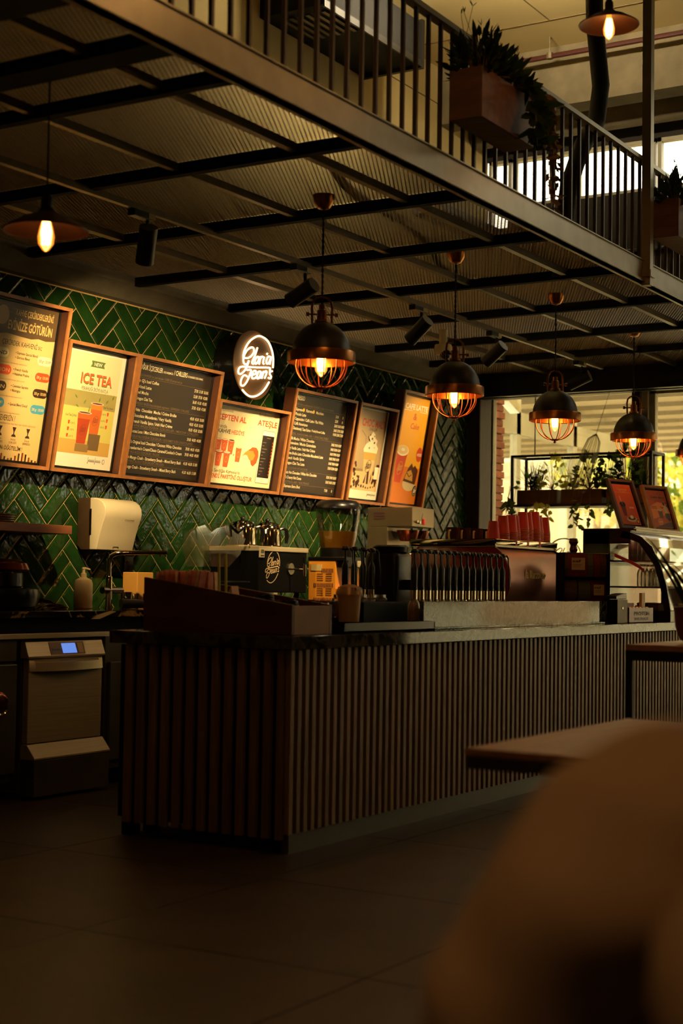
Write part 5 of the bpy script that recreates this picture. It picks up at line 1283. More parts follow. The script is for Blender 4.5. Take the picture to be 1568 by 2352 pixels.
# mugs and cups on the machine
MZ = CZ+0.497
mm = MB().lathe([(0.001, 0.0), (0.036, 0.0), (0.044, 0.02), (0.049, 0.112), (0.045, 0.112), (0.041, 0.02), (0.001, 0.006)], 22).mesh('body', MATS['mug_brown'])
mh = MB().tube([(0.045, 0, 0.092), (0.074, 0, 0.09), (0.082, 0, 0.06), (0.07, 0, 0.03), (0.042, 0, 0.026)], 0.0065, 8).mesh('handle', MATS['coffee_gold'])
for k, (x, y, z, rz) in enumerate(((8.84, 4.56, 0, 190), (8.95, 4.54, 0, 200), (9.06, 4.5, 0, 195), (9.17, 4.47, 0, 200), (9.28, 4.45, 0, 190), (9.39, 4.44, 0, 20))):
    t = thing('coffee_mug', 'brown glazed coffee mug on the espresso machine, %s' % ['leftmost in the row', 'second in the row', 'third in the row', 'fourth in the row', 'fifth in the row', 'rightmost in the row'][k], 'mug', (x, y, MZ+z), R(rz), 'mugs on the espresso machine')
    link('body', mm, t); link('handle', mh, t)
cupb = MB().lathe([(0.031, 0.0), (0.043, 0.11), (0.0445, 0.112), (0.043, 0.114)], 22).lathe([(0.001, 0.0), (0.031, 0.0)], 22).mesh('cup', MATS['cup_red'])
rimm = MB().lathe([(0.0435, 0.0), (0.0452, 0.0018), (0.0435, 0.0036), (0.042, 0.0018)], 22).mesh('rim', MATS['cup_rim'])
# upturned nested stacks: the top cup shows whole, the others show as rims below it
stacks = [(8.87, 4.28, 5), (8.97, 4.26, 9), (9.07, 4.25, 10), (9.16, 4.27, 10), (9.25, 4.25, 13), (9.34, 4.26, 13), (9.44, 4.25, 14), (9.53, 4.27, 12), (9.62, 4.26, 11)]
for k, (x, y, n) in enumerate(stacks):
    for q in range(n):
        sn = ['first', 'second', 'third', 'fourth', 'fifth', 'sixth', 'seventh', 'eighth', 'ninth'][k]
        t = thing('paper_cup', ('whole upturned red paper cup on top of the %s stack from the mugs' if q == n-1 else 'upturned red paper cup showing only its rim within the %s stack from the mugs') % sn, 'paper cup', (x, y, MZ+0.114+q*0.0095), (math.pi, 0, 0), 'red paper cups of the %s stack' % sn)
        link('cup', cupb, t); link('rim', rimm, t, (0, 0, 0.112))
# ------------------------------------------------------------------ snack rack
rk = thing('snack_rack', 'dark wire snack rack between the espresso machine and the display case', 'rack', (9.32, 4.0, CZ), R(-45))
MB().box(0, 0.33, 0.09, 0.1, 0.0, 0.46).box(0, 0.01, -0.03, 0.1, 0, 0.46).box(0.32, 0.33, -0.03, 0.1, 0, 0.46).build('frame', MATS['black_matte'], rk, smooth=0)
for zz in (0.14, 0.30): MB().box(0, 0.33, -0.03, 0.09, zz-0.008, zz).build('shelf', MATS['black_matte'], rk, smooth=0)
MB().cyl((0.0, -0.025, 0.455), (0.33, -0.025, 0.455), 0.004).build('hang_rail', MATS['chrome'], rk)
def pack(loc, w, h, d, key, label, rz=0, paper=None, txt=None):
    t = thing('snack_bag', label, 'snack bag', loc, rz, 'snack bags in the rack')
    mb = MB()
    nz = 6
    for i in range(nz):
        a, b = i/nz, (i+1)/nz
        da = d*(0.15+0.85*math.sin(math.pi*min(1, a*1.05))); db = d*(0.15+0.85*math.sin(math.pi*min(1, b*1.05)))
        z0, z1 = a*h, b*h
        mb.add([(0, -da/2, z0), (w, -da/2, z0), (w, -db/2, z1), (0, -db/2, z1), (0, da/2, z0), (w, da/2, z0), (w, db/2, z1), (0, db/2, z1)], [(0, 1, 2, 3), (5, 4, 7, 6), (1, 5, 6, 2), (4, 0, 3, 7)])
    mb.build('bag', MATS[key], t, smooth=40)
    if paper:
        Pp = Print(-d/2-0.003)
        Pp.rect('pack_paper', w*0.15, w*0.85, h*0.28, h*0.78)
        Pp.text('dark_text', 'saf', w*0.2, h*0.6, w*0.65, h*0.1, 0.02)
        for q in range(3): Pp.rect('pack_brown', w*0.22, w*(0.7-0.06*q), h*(0.5-0.05*q), h*(0.51-0.05*q), 0.0008)
        for key2, mb2 in Pp.L.items(): mb2.build('label' if key2 == 'pack_paper' else 'lettering', MATS[key2], t, smooth=0)
    return t
for k, (x, z, w, h, key, pp_) in enumerate(((0.012, 0.302, 0.035, 0.155, 'pack_brown', 0), (0.048, 0.302, 0.135, 0.16, 'pack_red', 1), (0.186, 0.302, 0.04, 0.15, 'pack_olive', 0), (0.23, 0.302, 0.045, 0.155, 'pack_red', 0), (0.278, 0.302, 0.04, 0.155, 'pack_brown', 0),
                                            (0.012, 0.142, 0.1, 0.14, 'pack_brown', 0), (0.12, 0.142, 0.085, 0.145, 'pack_olive', 0), (0.21, 0.142, 0.105, 0.14, 'pack_red', 1))):
    pack((9.32+0.7071*(x+0.02), 4.0-0.7071*(x-0.02), CZ+z), w, h, 0.045, key, 'snack bag on the %s shelf of the rack, %s' % ('upper' if k < 5 else 'lower', ['at the left end', 'with the pale saf label', 'olive one in the middle', 'red one right of the middle', 'at the right end', 'brown one at the left', 'olive one in the middle', 'with the pale label at the right'][k]), R(-45), pp_)
tag(MB().lathe([(0.001, 0), (0.02, 0), (0.028, 0.02), (0.02, 0.05), (0.032, 0.07), (0.026, 0.095), (0.001, 0.1)], 16, (9.46, 3.975, CZ+0.461)).build('pepper_mill', MATS['mug_brown']), 'small brown wooden mill standing on the snack rack', 'mill')
# till drawer box and protein bars
kb = thing('till_box', 'grey oak box with a small keyhole and black side on the counter', 'box', (9.447, 3.66, CZ))
MB().box(0, 0.185, 0, 0.09, 0, 0.155).build('front', MATS['oak_grey'], kb, smooth=0, bevel=0.002)
MB().box(-0.006, 0.0, -0.002, 0.092, 0, 0.157).build('side', MATS['black_matte'], kb, smooth=0)
MB().lathe([(0.001, 0.004), (0.008, 0.004), (0.01, 0)], 12, M=Matrix.Translation((0.09, 0, 0.1)) @ Matrix.Rotation(R(90), 4, 'X')).build('keyhole', MATS['chrome'], kb)
pb = thing('snack_carton', 'dark red open carton of protein bars beside the oak box', 'carton', (9.66, 3.66, CZ))
MB().box(0, 0.46, 0, 0.004, 0, 0.1).box(0, 0.46, 0.14, 0.144, 0, 0.13).box(0, 0.004, 0, 0.144, 0, 0.1).box(0.456, 0.46, 0, 0.144, 0, 0.1).box(0, 0.46, 0, 0.144, 0, 0.004).build('carton', MATS['pack_red'], pb, smooth=0)
Pp = Print(-0.0006); Pp.text('dark_text', 'PROTEIN', 0.09, 0.05, 0.38, 0.026, 0.03); Pp.text('dark_text', 'BAR SNACK', 0.1, 0.018, 0.37, 0.018, 0.02)
for key, mb in Pp.L.items(): mb.build('lettering', MATS[key], pb, smooth=0)
bar = MB().box(0, 0.05, 0, 0.12, 0, 0.018).mesh('protein_bar', MATS['amber_jam'], 0, 0.004, 1)
for k in range(6):
    tag(link('protein_bar', bar, None, (9.69+k*0.065, 3.672, CZ+0.088), (0, 0, 0)), 'golden wrapped protein bar in the dark red carton, %s from the left' % ords[k].replace('leftmost', 'first'), 'protein bar', 'protein bars in the carton')
tag(MB().box(9.98, 10.04, 3.69, 3.71, CZ+0.106, CZ+0.2).build('price_card', MATS['pack_paper'], smooth=0), 'small pale price card standing in the protein bar carton', 'card')
tag(MB().prism([(0, 0.0), (0.19, 0), (0.19, 0.04), (0.12, 0.035), (0.0, 0.02)], 0, 0.08, 'y').build('card_terminal', MATS['black_plastic'], None, (9.44, 3.665, CZ+0.158), smooth=0, bevel=0.004), 'black card terminal lying on the oak box', 'card terminal')
# ------------------------------------------------------------------ caged dome pendants
mat('dome_black', rgb(44, 38, 28), 0.42, spec=0.5, var=0.08)
mat('brass', rgb(176, 112, 52), 0.28, metal=0.9, var=0.1, scale=30)
mat('copper', rgb(196, 84, 36), 0.3, metal=0.85)
mat('cage_copper', rgb(190, 96, 44), 0.35, metal=0.6)
mat('cord', rgb(40, 26, 18), 0.8)
emit_mat('filament', (1.0, 0.56, 0.16), 16.0)
glass_mat('bulb_glass', (1.0, 0.82, 0.52), 0.06, 0.02, emit=(1.0, 0.30, 0.03), estr=0.75)
WARM = (1.0, 0.46, 0.14)
def bulb(parent, z, s=1.0, power=5.0, colr=None):
    b = MB().lathe([(0.012*s, 0.0), (0.014*s, -0.02*s), (0.024*s, -0.05*s), (0.031*s, -0.085*s), (0.028*s, -0.112*s), (0.012*s, -0.135*s), (0.001, -0.142*s)], 20, (0, 0, z)).build('bulb', MATS['bulb_glass'], parent)
    f = MB()
    for k in range(5):
        a = 2*math.pi*k/5
        f.tube([(0.007*s*math.cos(a), 0.007*s*math.sin(a), z-0.03*s), (0.014*s*math.cos(a+.3), 0.014*s*math.sin(a+.3), z-0.07*s), (0.009*s*math.cos(a+.6), 0.009*s*math.sin(a+.6), z-0.115*s)], 0.0085*s, 6)
    f.build('filament', MATS['filament'], b)
    MB().cyl((0, 0, z), (0, 0, z+0.04*s), 0.016*s, n=14).build('lamp_holder', MATS['brass'], parent)
    lamp_light('bulb_light', 'POINT', (0, 0, z-0.07*s), power, colr or WARM, parent, shadow_soft_size=0.03*s)
def pendant(loc, label):
    t = thing('pendant_lamp', label, 'pendant lamp', loc, 0, 'caged dome pendants above the counter')
    # origin at rim level of the dome
    dome = []
    for a in range(0, 91, 6): dome.append((0.146*math.cos(R(a))+0.0, 0.02+0.158*math.sin(R(a))))
    MB().lathe(dome[:-1]+[(0.02, 0.178)], 40).build('dome', MATS['dome_black'], t)
    MB().lathe([(0.142, 0.018)]+[(0.142*math.cos(R(a)), 0.018+0.152*math.sin(R(a))) for a in range(6, 86, 8)]+[(0.01, 0.17)], 32).build('dome_lining', MATS['copper'], t)
    MB().lathe([(0.146, 0.03), (0.166, 0.028), (0.168, 0.02), (0.168, -0.022), (0.164, -0.026), (0.16, -0.022), (0.158, 0.018), (0.142, 0.02)], 40).build('brass_band', MATS['brass'], t)
    cg = MB()
    nr = 12
    for k in range(nr):
        a = 2*math.pi*k/nr
        pts = []
        for q in range(-8, 10):
            th = R(20-q*0.0) if False else R(18 - (q+8)*108/17)
            pts.append((0.127*math.cos(th)*math.cos(a), 0.127*math.cos(th)*math.sin(a), -0.035+0.115*math.sin(th)))
        pts = pts+[(0.006*math.cos(a), 0.006*math.sin(a), -0.15)]
        cg.tube(pts, 0.0028, 6)
    cg.lathe([(0.001, -0.155), (0.02, -0.153), (0.03, -0.146), (0.02, -0.142), (0.001, -0.142)], 16)
    cg.ball((0, 0, -0.162), 0.009, 10)
    cg.build('cage', MATS['cage_copper'], t)
    MB().lathe([(0.001, 0.176), (0.034, 0.176), (0.034, 0.186), (0.024, 0.19), (0.024, 0.235), (0.016, 0.24), (0.016, 0.262), (0.001, 0.264)], 18).build('socket_cap', MATS['brass'], t)
    MB().tube([(0.048, 0, 0.17), (0.05, 0, 0.25), (0.044, 0, 0.278), (0.026, 0, 0.296), (0, 0, 0.302), (-0.026, 0, 0.296), (-0.044, 0, 0.278), (-0.05, 0, 0.25), (-0.048, 0, 0.17)], 0.0065, 8).cyl((-0.072, 0, 0.215), (0.072, 0, 0.215), 0.005).cyl((-0.078, 0, 0.215), (-0.064, 0, 0.215), 0.011).cyl((0.064, 0, 0.215), (0.078, 0, 0.215), 0.011).build('yoke', MATS['brass'], t)
    top = ZM+0.05-loc[2]
    cd = MB()
    N = 60
    for s in (0, math.pi):
        cd.tube([(0.0035*math.cos(q*0.9+s), 0.0035*math.sin(q*0.9+s), 0.262+(top-0.05-0.262)*q/N) for q in range(N+1)], 0.0032, 5)
    cd.build('cord', MATS['cord'], t)
    MB().lathe([(0.001, top-0.075), (0.03, top-0.065), (0.05, top-0.035), (0.055, top), (0.001, top)], 24).build('ceiling_cup', MATS['brass'], t)
    bulb(t, 0.055, 1.05, PEND_W)
    return t
PEND_W = 9.0
pl = ['first and nearest in the row', 'second in the row', 'third in the row', 'fourth in the row', 'last, at the right edge']
p0 = None
for k in range(5):
    loc = (6.285+1.425*k, 3.975, 2.263)
    lb = 'black dome pendant lamp with brass band and wire cage, %s' % pl[k]
    o = pendant(loc, lb)
    o.rotation_euler = (0, 0, R(-58+random.uniform(-8, 8)))
# ------------------------------------------------------------------ flat cone pendants
mat('cone_rust', rgb(44, 24, 15), 0.5, spec=0.4, var=0.15)
def cone_lamp(loc, top, label, s=1.0, power=4.0, colr=None):
    t = thing('cone_pendant', label, 'pendant lamp', loc, 0, 'shallow cone pendants')
    MB().lathe([(0.158*s, 0.0), (0.16*s, 0.004), (0.09*s, 0.048*s), (0.035*s, 0.072*s), (0.022*s, 0.09*s), (0.022*s, 0.125*s), (0.012*s, 0.14*s), (0.001, 0.142*s)], 40).build('shade', MATS['cone_rust'], t)
    MB().cyl((0, 0, 0.13*s), (0, 0, top-loc[2]), 0.004, n=6).build('cord', MATS['cord'], t)
    MB().lathe([(0.05, top-loc[2]), (0.045, top-loc[2]-0.02), (0.001, top-loc[2]-0.03)], 20).build('ceiling_cup', MATS['black_steel'], t)
    bulb(t, 0.065*s, 1.0*s, power, colr)
    return t
cone_lamp((4.23, 3.9, 2.455), ZM+0.05, 'shallow rusty cone pendant with a glowing bulb at the upper left', 1.0, 3.5)
cone_lamp((6.305, 2.5, 3.66), ZC, 'shallow dark cone pendant high up beside the tall steel post', 0.84, 6.0)
cone_lamp((7.95, 2.52, 3.545), ZC, 'shallow cone pendant at the upper right edge', 0.84, 6.0)
cone_lamp((4.65, 2.48, 3.6), ZC, 'shallow cone pendant added out of view to light the wooden table', 0.84, 45.0, (1.0, 0.62, 0.32))  # unseen lamp, added to brighten the table top
cone_lamp((3.0, 2.46, 3.6), ZC, 'shallow cone pendant added out of view as fill light between table and camera', 0.84, 5.0)  # unseen lamp, added to carry the light on towards the camera
cone_lamp((0.6, 0.6, 2.25), ZC, 'shallow cone pendant added out of view to light the seated person', 0.84, 42.0, (1.0, 0.66, 0.36))  # unseen lamp, added to light the back of the coat
# ------------------------------------------------------------------ spotlight track
tag(MB().box(4.2, 12.0, 4.785, 4.815, ZM-0.022, ZM+0.011).build('light_track', MATS['galvanised'], smooth=0), 'pale metal spotlight track under the mesh', 'track')
mat('spot_black', rgb(16, 14, 12), 0.4)
mat('spot_end', rgb(120, 112, 92), 0.4, metal=0.3)
def spot(x, direction, target, power, label, size=48):
    t = thing('track_spotlight', label, 'spotlight', (x, 4.8, ZM-0.022), 0, 'black spotlights on the track')
    MB().box(-0.11, 0.05, -0.024, 0.024, -0.035, 0.0).build('adapter', MATS['spot_black'], t, smooth=0, bevel=0.003)
    MB().box(0.0, 0.05, -0.026, 0.026, -0.03, -0.004).build('adapter_label', MATS['beige_plastic'], t, smooth=0)
    MB().cyl((0.02, 0, -0.035), (0.02, 0, -0.1), 0.01, n=10).build('stem', MATS['spot_black'], t)
    d = Vector(direction).normalized()
    c = Vector((0.02, 0, -0.135))
    a, b = c-d*0.07, c+d*0.12
    hd = MB().cyl(a, b, 0.047, n=28).build('head', MATS['spot_black'], t)
    MB().cyl(a-d*0.002, a, 0.046, n=28).build('back_cap', MATS['spot_end'], hd)
    MB().cyl(b, b+d*0.001, 0.036, n=24).build('lens', MATS['lamp_diffuser'], hd)
    e = b+d*0.02
    l = lamp_light('spot_light', 'SPOT', tuple(e), power*3.2, (1.0, 0.72, 0.36), t, spot_size=R(size), spot_blend=0.6, shadow_soft_size=0.035)
    wpos = Vector((x, 4.8, ZM-0.022))+e
    dd = Vector(target)-wpos
    l.rotation_euler = dd.to_track_quat('-Z', 'Y').to_euler()
SP = [(5.92, (0.45, 0.5, -1.0), (7.25, 6.1, 2.1), 92, 'black cylinder spotlight on the track hanging nearly upright, leftmost', 62),
      (7.38, (0.05, 0.9, -0.42), (8.2, 6.1, 2.15), 30, 'black cylinder spotlight on the track, second from the left beside the first dome pendant', 50),
      (8.80, (0.1, 0.75, -0.6), (9.3, 6.0, 1.7), 70, 'black cylinder spotlight on the track between first and second dome pendants', 72),
      (9.95, (0.1, 0.75, -0.55), (10.2, 6.0, 1.62), 50, 'black cylinder spotlight on the track right of the second dome pendant', 72),
      (11.55, (-0.1, 0.8, -0.35), (11.2, 6.1, 2.3), 26, 'black cylinder spotlight on the track at its right end', 46)]
for a in SP: spot(*a[:4], a[4], a[5])
# ceiling camera
cc = thing('security_camera', 'pale dome security camera under the mesh behind the second pendant', 'camera', (10.05, 5.28, ZM-0.062))
MB().lathe([(0.001, 0.0), (0.062, 0.0), (0.066, -0.02), (0.066, -0.06), (0.055, -0.075), (0.001, -0.075)], 28).cyl((0, 0.0, 0.0), (0, 0.0, 0.114), 0.03, n=14).build('housing', MATS['white_plastic'], cc)
MB().ball((-0.02, -0.03, -0.075), 0.042, 18).build('eye', MATS['black_plastic'], cc)
# ------------------------------------------------------------------ display case
mat('case_black', rgb(14, 12, 11), 0.2, spec=0.5)
mat('case_white', rgb(220, 204, 160), 0.5)
mat('mint_plastic', rgb(170, 190, 150), 0.5)
dcs = thing('display_case', 'black curved glass pastry display case at the right end of the counter', 'display case', (10.36, 3.62, CZ))
def case_profile():
    return [(0.0, 0.08), (0.03, 0.25), (0.075, 0.4), (0.14, 0.53), (0.22, 0.6), (0.3, 0.63), (0.36, 0.64)]
cp_ = case_profile()
CW = 1.75
outer = cp_+[(0.66, 0.645), (0.66, 0.45), (0.62, 0.45)]
def offs(p, d):
    return [(q[0]+d*(1 if q[0] < 0.2 else 0.35), q[1]-d*(0.15 if q[1] < 0.5 else 1.0)) for q in p]
inner = offs(cp_, 0.045)
for xx in (0.0, 0.9, CW-0.02):
    mb = MB(); n = len(cp_)
    for i in range(n-1):
        mb.prism([cp_[i], cp_[i+1], inner[i+1], inner[i]], xx, xx+0.02, 'x')
    mb.build('curved_rib', MATS['case_black'], dcs, smooth=0)
MB().box(0.0, 0.02, 0.46, 0.66, 0.0, 0.645).build('end_panel', MATS['case_black'], dcs, smooth=0)
MB().box(0.0, 0.02, 0.3, 0.66, 0.55, 0.645).build('end_panel', MATS['case_black'], dcs, smooth=0)
MB().box(0, CW, 0.0, 0.66, 0.0, 0.075).build('base', MATS['case_black'], dcs, smooth=0)
MB().box(0, CW, 0.64, 0.66, 0.075, 0.645).build('rear_frame', MATS['clear_glass'], dcs, smooth=0)
MB().box(-0.01, CW, 0.27, 0.67, 0.645, 0.66).build('top_deck', MATS['case_black'], dcs, smooth=0)
MB().box(0.0, CW, 0.255, 0.27, 0.64, 0.655).box(0.0, CW, 0.262, 0.275, 0.66, 0.672).build('front_rail', MATS['galvanised'], dcs, smooth=0)
gm_ = MB()
for i in range(len(cp_)-1):
    a, b = cp_[i], cp_[i+1]
    gm_.add([(0.02, a[0], a[1]), (CW-0.02, a[0], a[1]), (CW-0.02, b[0], b[1]), (0.02, b[0], b[1])], [(0, 1, 2, 3)])
gm_.build('curved_glass', MATS['clear_glass'], dcs)
MB().add([(0.01, 0.05, 0.08), (0.01, 0.64, 0.08), (0.01, 0.64, 0.63), (0.01, 0.3, 0.6), (0.01, 0.12, 0.47), (0.01, 0.06, 0.3)], [tuple(range(6))]).build('side_glass', MATS['clear_glass'], dcs, smooth=0)
for zz in (0.235, 0.42): 
    MB().box(0.03, CW-0.03, 0.14 if zz > 0.3 else 0.08, 0.62, zz, zz+0.012).build('shelf', MATS['case_black'], dcs, smooth=0)
lb_ = MB().box(0.05, CW-0.05, 0.3, 0.34, 0.6, 0.612).build('light_strip', emit_mat('case_light', (1.0, 0.86, 0.55), 5.0), dcs, smooth=0)
# red decal band on the side glass
mat('decal_red', rgb(214, 60, 40), 0.5)
mb = MB()
pts = [(0.42, 0.47), (0.36, 0.445), (0.3, 0.42), (0.24, 0.39), (0.2, 0.36), (0.185, 0.3)]
for a, b in zip(pts[:-1], pts[1:]):
    mb.add([(0.0085, a[0], a[1]-0.014), (0.0085, b[0], b[1]-0.014), (0.0085, b[0]+0.006, b[1]+0.014), (0.0085, a[0]+0.006, a[1]+0.014)], [(0, 1, 2, 3)])
mb.build('red_decal', MATS['decal_red'], dcs, smooth=0)
# bottles inside
wb_ = MB().lathe([(0.001, 0), (0.029, 0), (0.031, 0.01), (0.031, 0.09), (0.024, 0.115), (0.012, 0.13), (0.012, 0.145), (0.001, 0.146)], 16).mesh('bottle', MATS['clear_glass'])
wc_ = MB().lathe([(0.0135, 0.143), (0.0135, 0.158), (0.001, 0.159)], 12).mesh('cap', MATS['white_plastic'])
wf_ = MB().lathe([(0.001, 0.003), (0.027, 0.003), (0.028, 0.06), (0.001, 0.06)], 12).mesh('label', MATS['case_white'])
for r_ in range(2):
    for k in range(7):
        t = thing('water_bottle', 'clear water bottle in the display case, %s row, %s from the left' % (['front', 'rear'][r_], ords[k].replace('leftmost', 'first')), 'bottle', (10.46+k*0.075+0.02*r_, 3.78+r_*0.1, CZ+0.248), group='water bottles in the display case')
        link('bottle', wb_, t); link('cap', wc_, t)
jb_ = MB().lathe([(0.001, 0), (0.032, 0), (0.034, 0.01), (0.034, 0.13), (0.02, 0.15), (0.001, 0.151)], 16)
jk = {k: jb_.mesh('juice_carton', MATS[k]) for k in ('pack_brown', 'pack_paper', 'amber_jam')}
for k in range(9):
    tag(link('juice_bottle', jk[list(jk)[(k//3) % 3]], None, (10.5+k*0.085, 3.95, CZ+0.433)), 'juice bottle on the upper shelf of the display case, %s from the left' % ords[k].replace('leftmost', 'first'), 'bottle', 'juice bottles in the display case')
tag(MB().box(10.95, 10.96, 3.72, 3.9, CZ+0.1, CZ+0.36).build('menu_card', MATS['case_white'], smooth=0), 'tall white card standing inside the display case', 'card')
ct_ = thing('open_carton', 'open brown snack carton leaning before the bottles in the display case', 'carton', (10.44, 3.74, CZ+0.076), R(-25))
MB().box(0, 0.18, 0, 0.1, 0, 0.004).box(0, 0.18, 0, 0.004, 0, 0.045).box(0, 0.004, 0, 0.1, 0, 0.045).box(0.176, 0.18, 0, 0.1, 0, 0.045).box(0, 0.18, 0.096, 0.1, 0, 0.045).build('tray', MATS['pack_brown'], ct_, smooth=0)
MB().prism([(0, 0), (0.19, 0), (0.19, 0.004), (0, 0.004)], 0, 0.09, 'y', Matrix.Translation((0, 0.1, 0.05)) @ Matrix.Rotation(R(-28), 4, 'X')).build('lid', MATS['oak_grey'], ct_, smooth=0)
# trays of pastries below
tr_ = MB().box(0, 0.24, 0, 0.12, 0, 0.03).mesh('pastry_tub', MATS['mint_plastic'], 0, 0.008, 2)
tf_ = MB().box(0.01, 0.23, 0.01, 0.11, 0.03, 0.05).mesh('pastry', MATS['amber_jam'], 0, 0.008, 2)
for k in range(4):
    t = thing('pastry_tub', 'mint plastic tub of golden pastry in the display case, %s from the left' % ords[k].replace('leftmost', 'first'), 'tub', (10.44+k*0.28, 3.68, CZ+0.078) if k else (10.72, 3.9, CZ+0.078), group='pastry tubs in the display case')
    link('tub', tr_, t); link('pastry', tf_, t)
# framed signs on top of the case
def framed(loc, rz, tilt, W, H, sheet, label, build, key='walnut_dark_and_shade'):
    t = thing('framed_sign', label, 'sign', loc, (R(tilt), 0, R(rz)), 'framed signs on the display case')
    t.scale = (1.2, 1.0, 1.06)
    b, d = 0.02, 0.03
    fr = MB().box(0, W, 0, d, 0, b).box(0, W, 0, d, H-b, H).box(0, b, 0, d, b, H-b).box(W-b, W, 0, d, b, H-b)
    fr.build('frame', MATS[key], t, smooth=0, bevel=0.003)
    MB().box(b, W-b, d-0.012, d, b, H-b).build('mount', MATS['black_trim'], t, smooth=0)
    ps = MB().box(b+0.015, W-b-0.015, d-0.014, d-0.012, b+0.015, H-b-0.015).build('poster', MATS[sheet], t, smooth=0)
    P = Print(d-0.0145); build(P, W, H); P.build(ps, {})
def art1(P, W, H):
    P.text('p_sand', 'Cheesecake', 0.07, 0.295, 0.16, 0.018, 0.0); P.text('p_sand', 'Cookie', 0.085, 0.275, 0.145, 0.018, 0.0); P.rect('p_sand', 0.045, 0.08, 0.277, 0.279); P.rect('p_sand', 0.15, 0.185, 0.277, 0.279)
    P.text('p_coral', '&', 0.107, 0.252, 0.123, 0.016); P.text('p_coral', 'LATTE', 0.09, 0.225, 0.15, 0.018)
    P.poly('p_maroon', [(0.068, 0.1), (0.094, 0.1), (0.105, 0.185), (0.058, 0.185)]); P.disc('p_black', 0.081, 0.188, 0.026, 0.02, 0.0006); P.stroke('p_cream', [(0.08, 0.19), (0.072, 0.25)], 0.003)
    P.disc('p_coral', 0.155, 0.165, 0.026, 0.028, 0.0006); P.text('p_cream', '59,90', 0.135, 0.158, 0.176, 0.014)
    P.disc('p_plate', 0.13, 0.075, 0.05, 0.02, 0.0006); P.disc('p_choc', 0.128, 0.082, 0.034, 0.013, 0.0010); P.disc('p_foam', 0.13, 0.092, 0.016, 0.014, 0.0014); P.disc('p_black', 0.178, 0.06, 0.014, 0.018, 0.0012); P.disc('p_plate', 0.178, 0.06, 0.008, 0.012, 0.0014)
def art2(P, W, H):
    P.disc('p_choc', 0.16, 0.305, 0.011, 0.013, 0.0006); P.disc('p_orange', 0.16, 0.305, 0.007, 0.009, 0.001); P.text('p_coral', 'TTS', 0.09, 0.297, 0.125, 0.014); P.text('p_choc', 'x', 0.135, 0.298, 0.145, 0.012)
    P.text('p_choc', 'GAMER MENU', 0.065, 0.262, 0.2, 0.018, 0.02); P.rect('p_choc', 0.045, 0.22, 0.252, 0.254); P.text('p_choc', 'Kendi oyunun için', 0.09, 0.238, 0.175, 0.01, 0.0)
    P.poly('p_flame2', [(0.04, 0.2), (0.12, 0.235), (0.2, 0.22), (0.22, 0.15), (0.04, 0.1)], 0.0006)
    for q in range(2): P.rect('p_choc', 0.045, 0.1, 0.195-q*0.012, 0.199-q*0.012, 0.001)
    P.poly('p_maroon', [(0.105, 0.11), (0.14, 0.11), (0.146, 0.17), (0.1, 0.17)], 0.001); P.disc('p_plate', 0.123, 0.17, 0.024, 0.007, 0.0014)
    # a silhouetted player: head, trunk, arms, legs
    P.disc('p_black', 0.175, 0.222, 0.009, 0.012, 0.0012); P.poly('p_plate', [(0.165, 0.2), (0.195, 0.21), (0.2, 0.15), (0.17, 0.145)], 0.0012); P.poly('p_black', [(0.166, 0.147), (0.202, 0.15), (0.21, 0.1), (0.19, 0.085), (0.18, 0.1), (0.165, 0.115)], 0.0014)
    P.stroke('p_choc', [(0.195, 0.21), (0.21, 0.2), (0.2, 0.235)], 0.008, 0.0012); P.stroke('p_choc', [(0.168, 0.195), (0.15, 0.19), (0.14, 0.2)], 0.005, 0.0012)
    P.disc('p_plate', 0.1, 0.08, 0.022, 0.026, 0.0012); P.disc('p_orange', 0.1, 0.08, 0.019, 0.023, 0.0016); P.text('p_cream', '69,90', 0.085, 0.074, 0.115, 0.012, 0.01, 0.002)
    P.poly('p_choc', [(0.05, 0.04), (0.22, 0.04), (0.22, 0.085), (0.15, 0.07)], 0.0008)
framed((10.5, 4.03, 1.606-0.006), -20, -22, 0.235, 0.375, 'p_darkorange', 'dark framed orange latte poster leaning on the display case, left of two', art1)
framed((11.06, 3.99, 1.604-0.006), -20, -20, 0.25, 0.36, 'p_darkorange', 'brown framed orange gamer menu poster on the display case, right of two', art2, 'walnut')
# ------------------------------------------------------------------ hanging planter rack in the window
def leaf_mat(name, col, tr=0.45):
    m = bpy.data.materials.new(name); m.use_nodes = True; nt = m.node_tree
    nt.nodes.remove(nt.nodes['Principled BSDF'])
    tc = nt.nodes.new('ShaderNodeTexCoord'); nz = nt.nodes.new('ShaderNodeTexNoise'); nz.inputs['Scale'].default_value = 14
    rp = nt.nodes.new('ShaderNodeValToRGB'); rp.color_ramp.elements[0].color = (*[c*0.6 for c in col], 1); rp.color_ramp.elements[1].color = (*[min(1, c*1.4) for c in col], 1)
    nt.links.new(tc.outputs['Object'], nz.inputs['Vector']); nt.links.new(nz.outputs['Fac'], rp.inputs['Fac'])
    a = nt.nodes.new('ShaderNodeBsdfDiffuse'); b = nt.nodes.new('ShaderNodeBsdfTranslucent'); x = nt.nodes.new('ShaderNodeMixShader'); x.inputs[0].default_value = tr
    nt.links.new(rp.outputs[0], a.inputs[0]); nt.links.new(rp.outputs[0], b.inputs[0])
    nt.links.new(a.outputs[0], x.inputs[1]); nt.links.new(b.outputs[0], x.inputs[2]); nt.links.new(x.outputs[0], nt.nodes['Material Output'].inputs['Surface'])
    MATS[name] = m
leaf_mat('leaf_green', rgb(98, 118, 50)); leaf_mat('leaf_dark', rgb(44, 58, 28), 0.25); leaf_mat('leaf_yellow', rgb(206, 198, 92), 0.5)
mat('leaf_brown', rgb(110, 84, 44), 0.6, var=0.3, scale=8)
mat('planter_wood', rgb(112, 72, 42), 0.6, var=0.3, scale=4, stretch=(5, 1, 5))
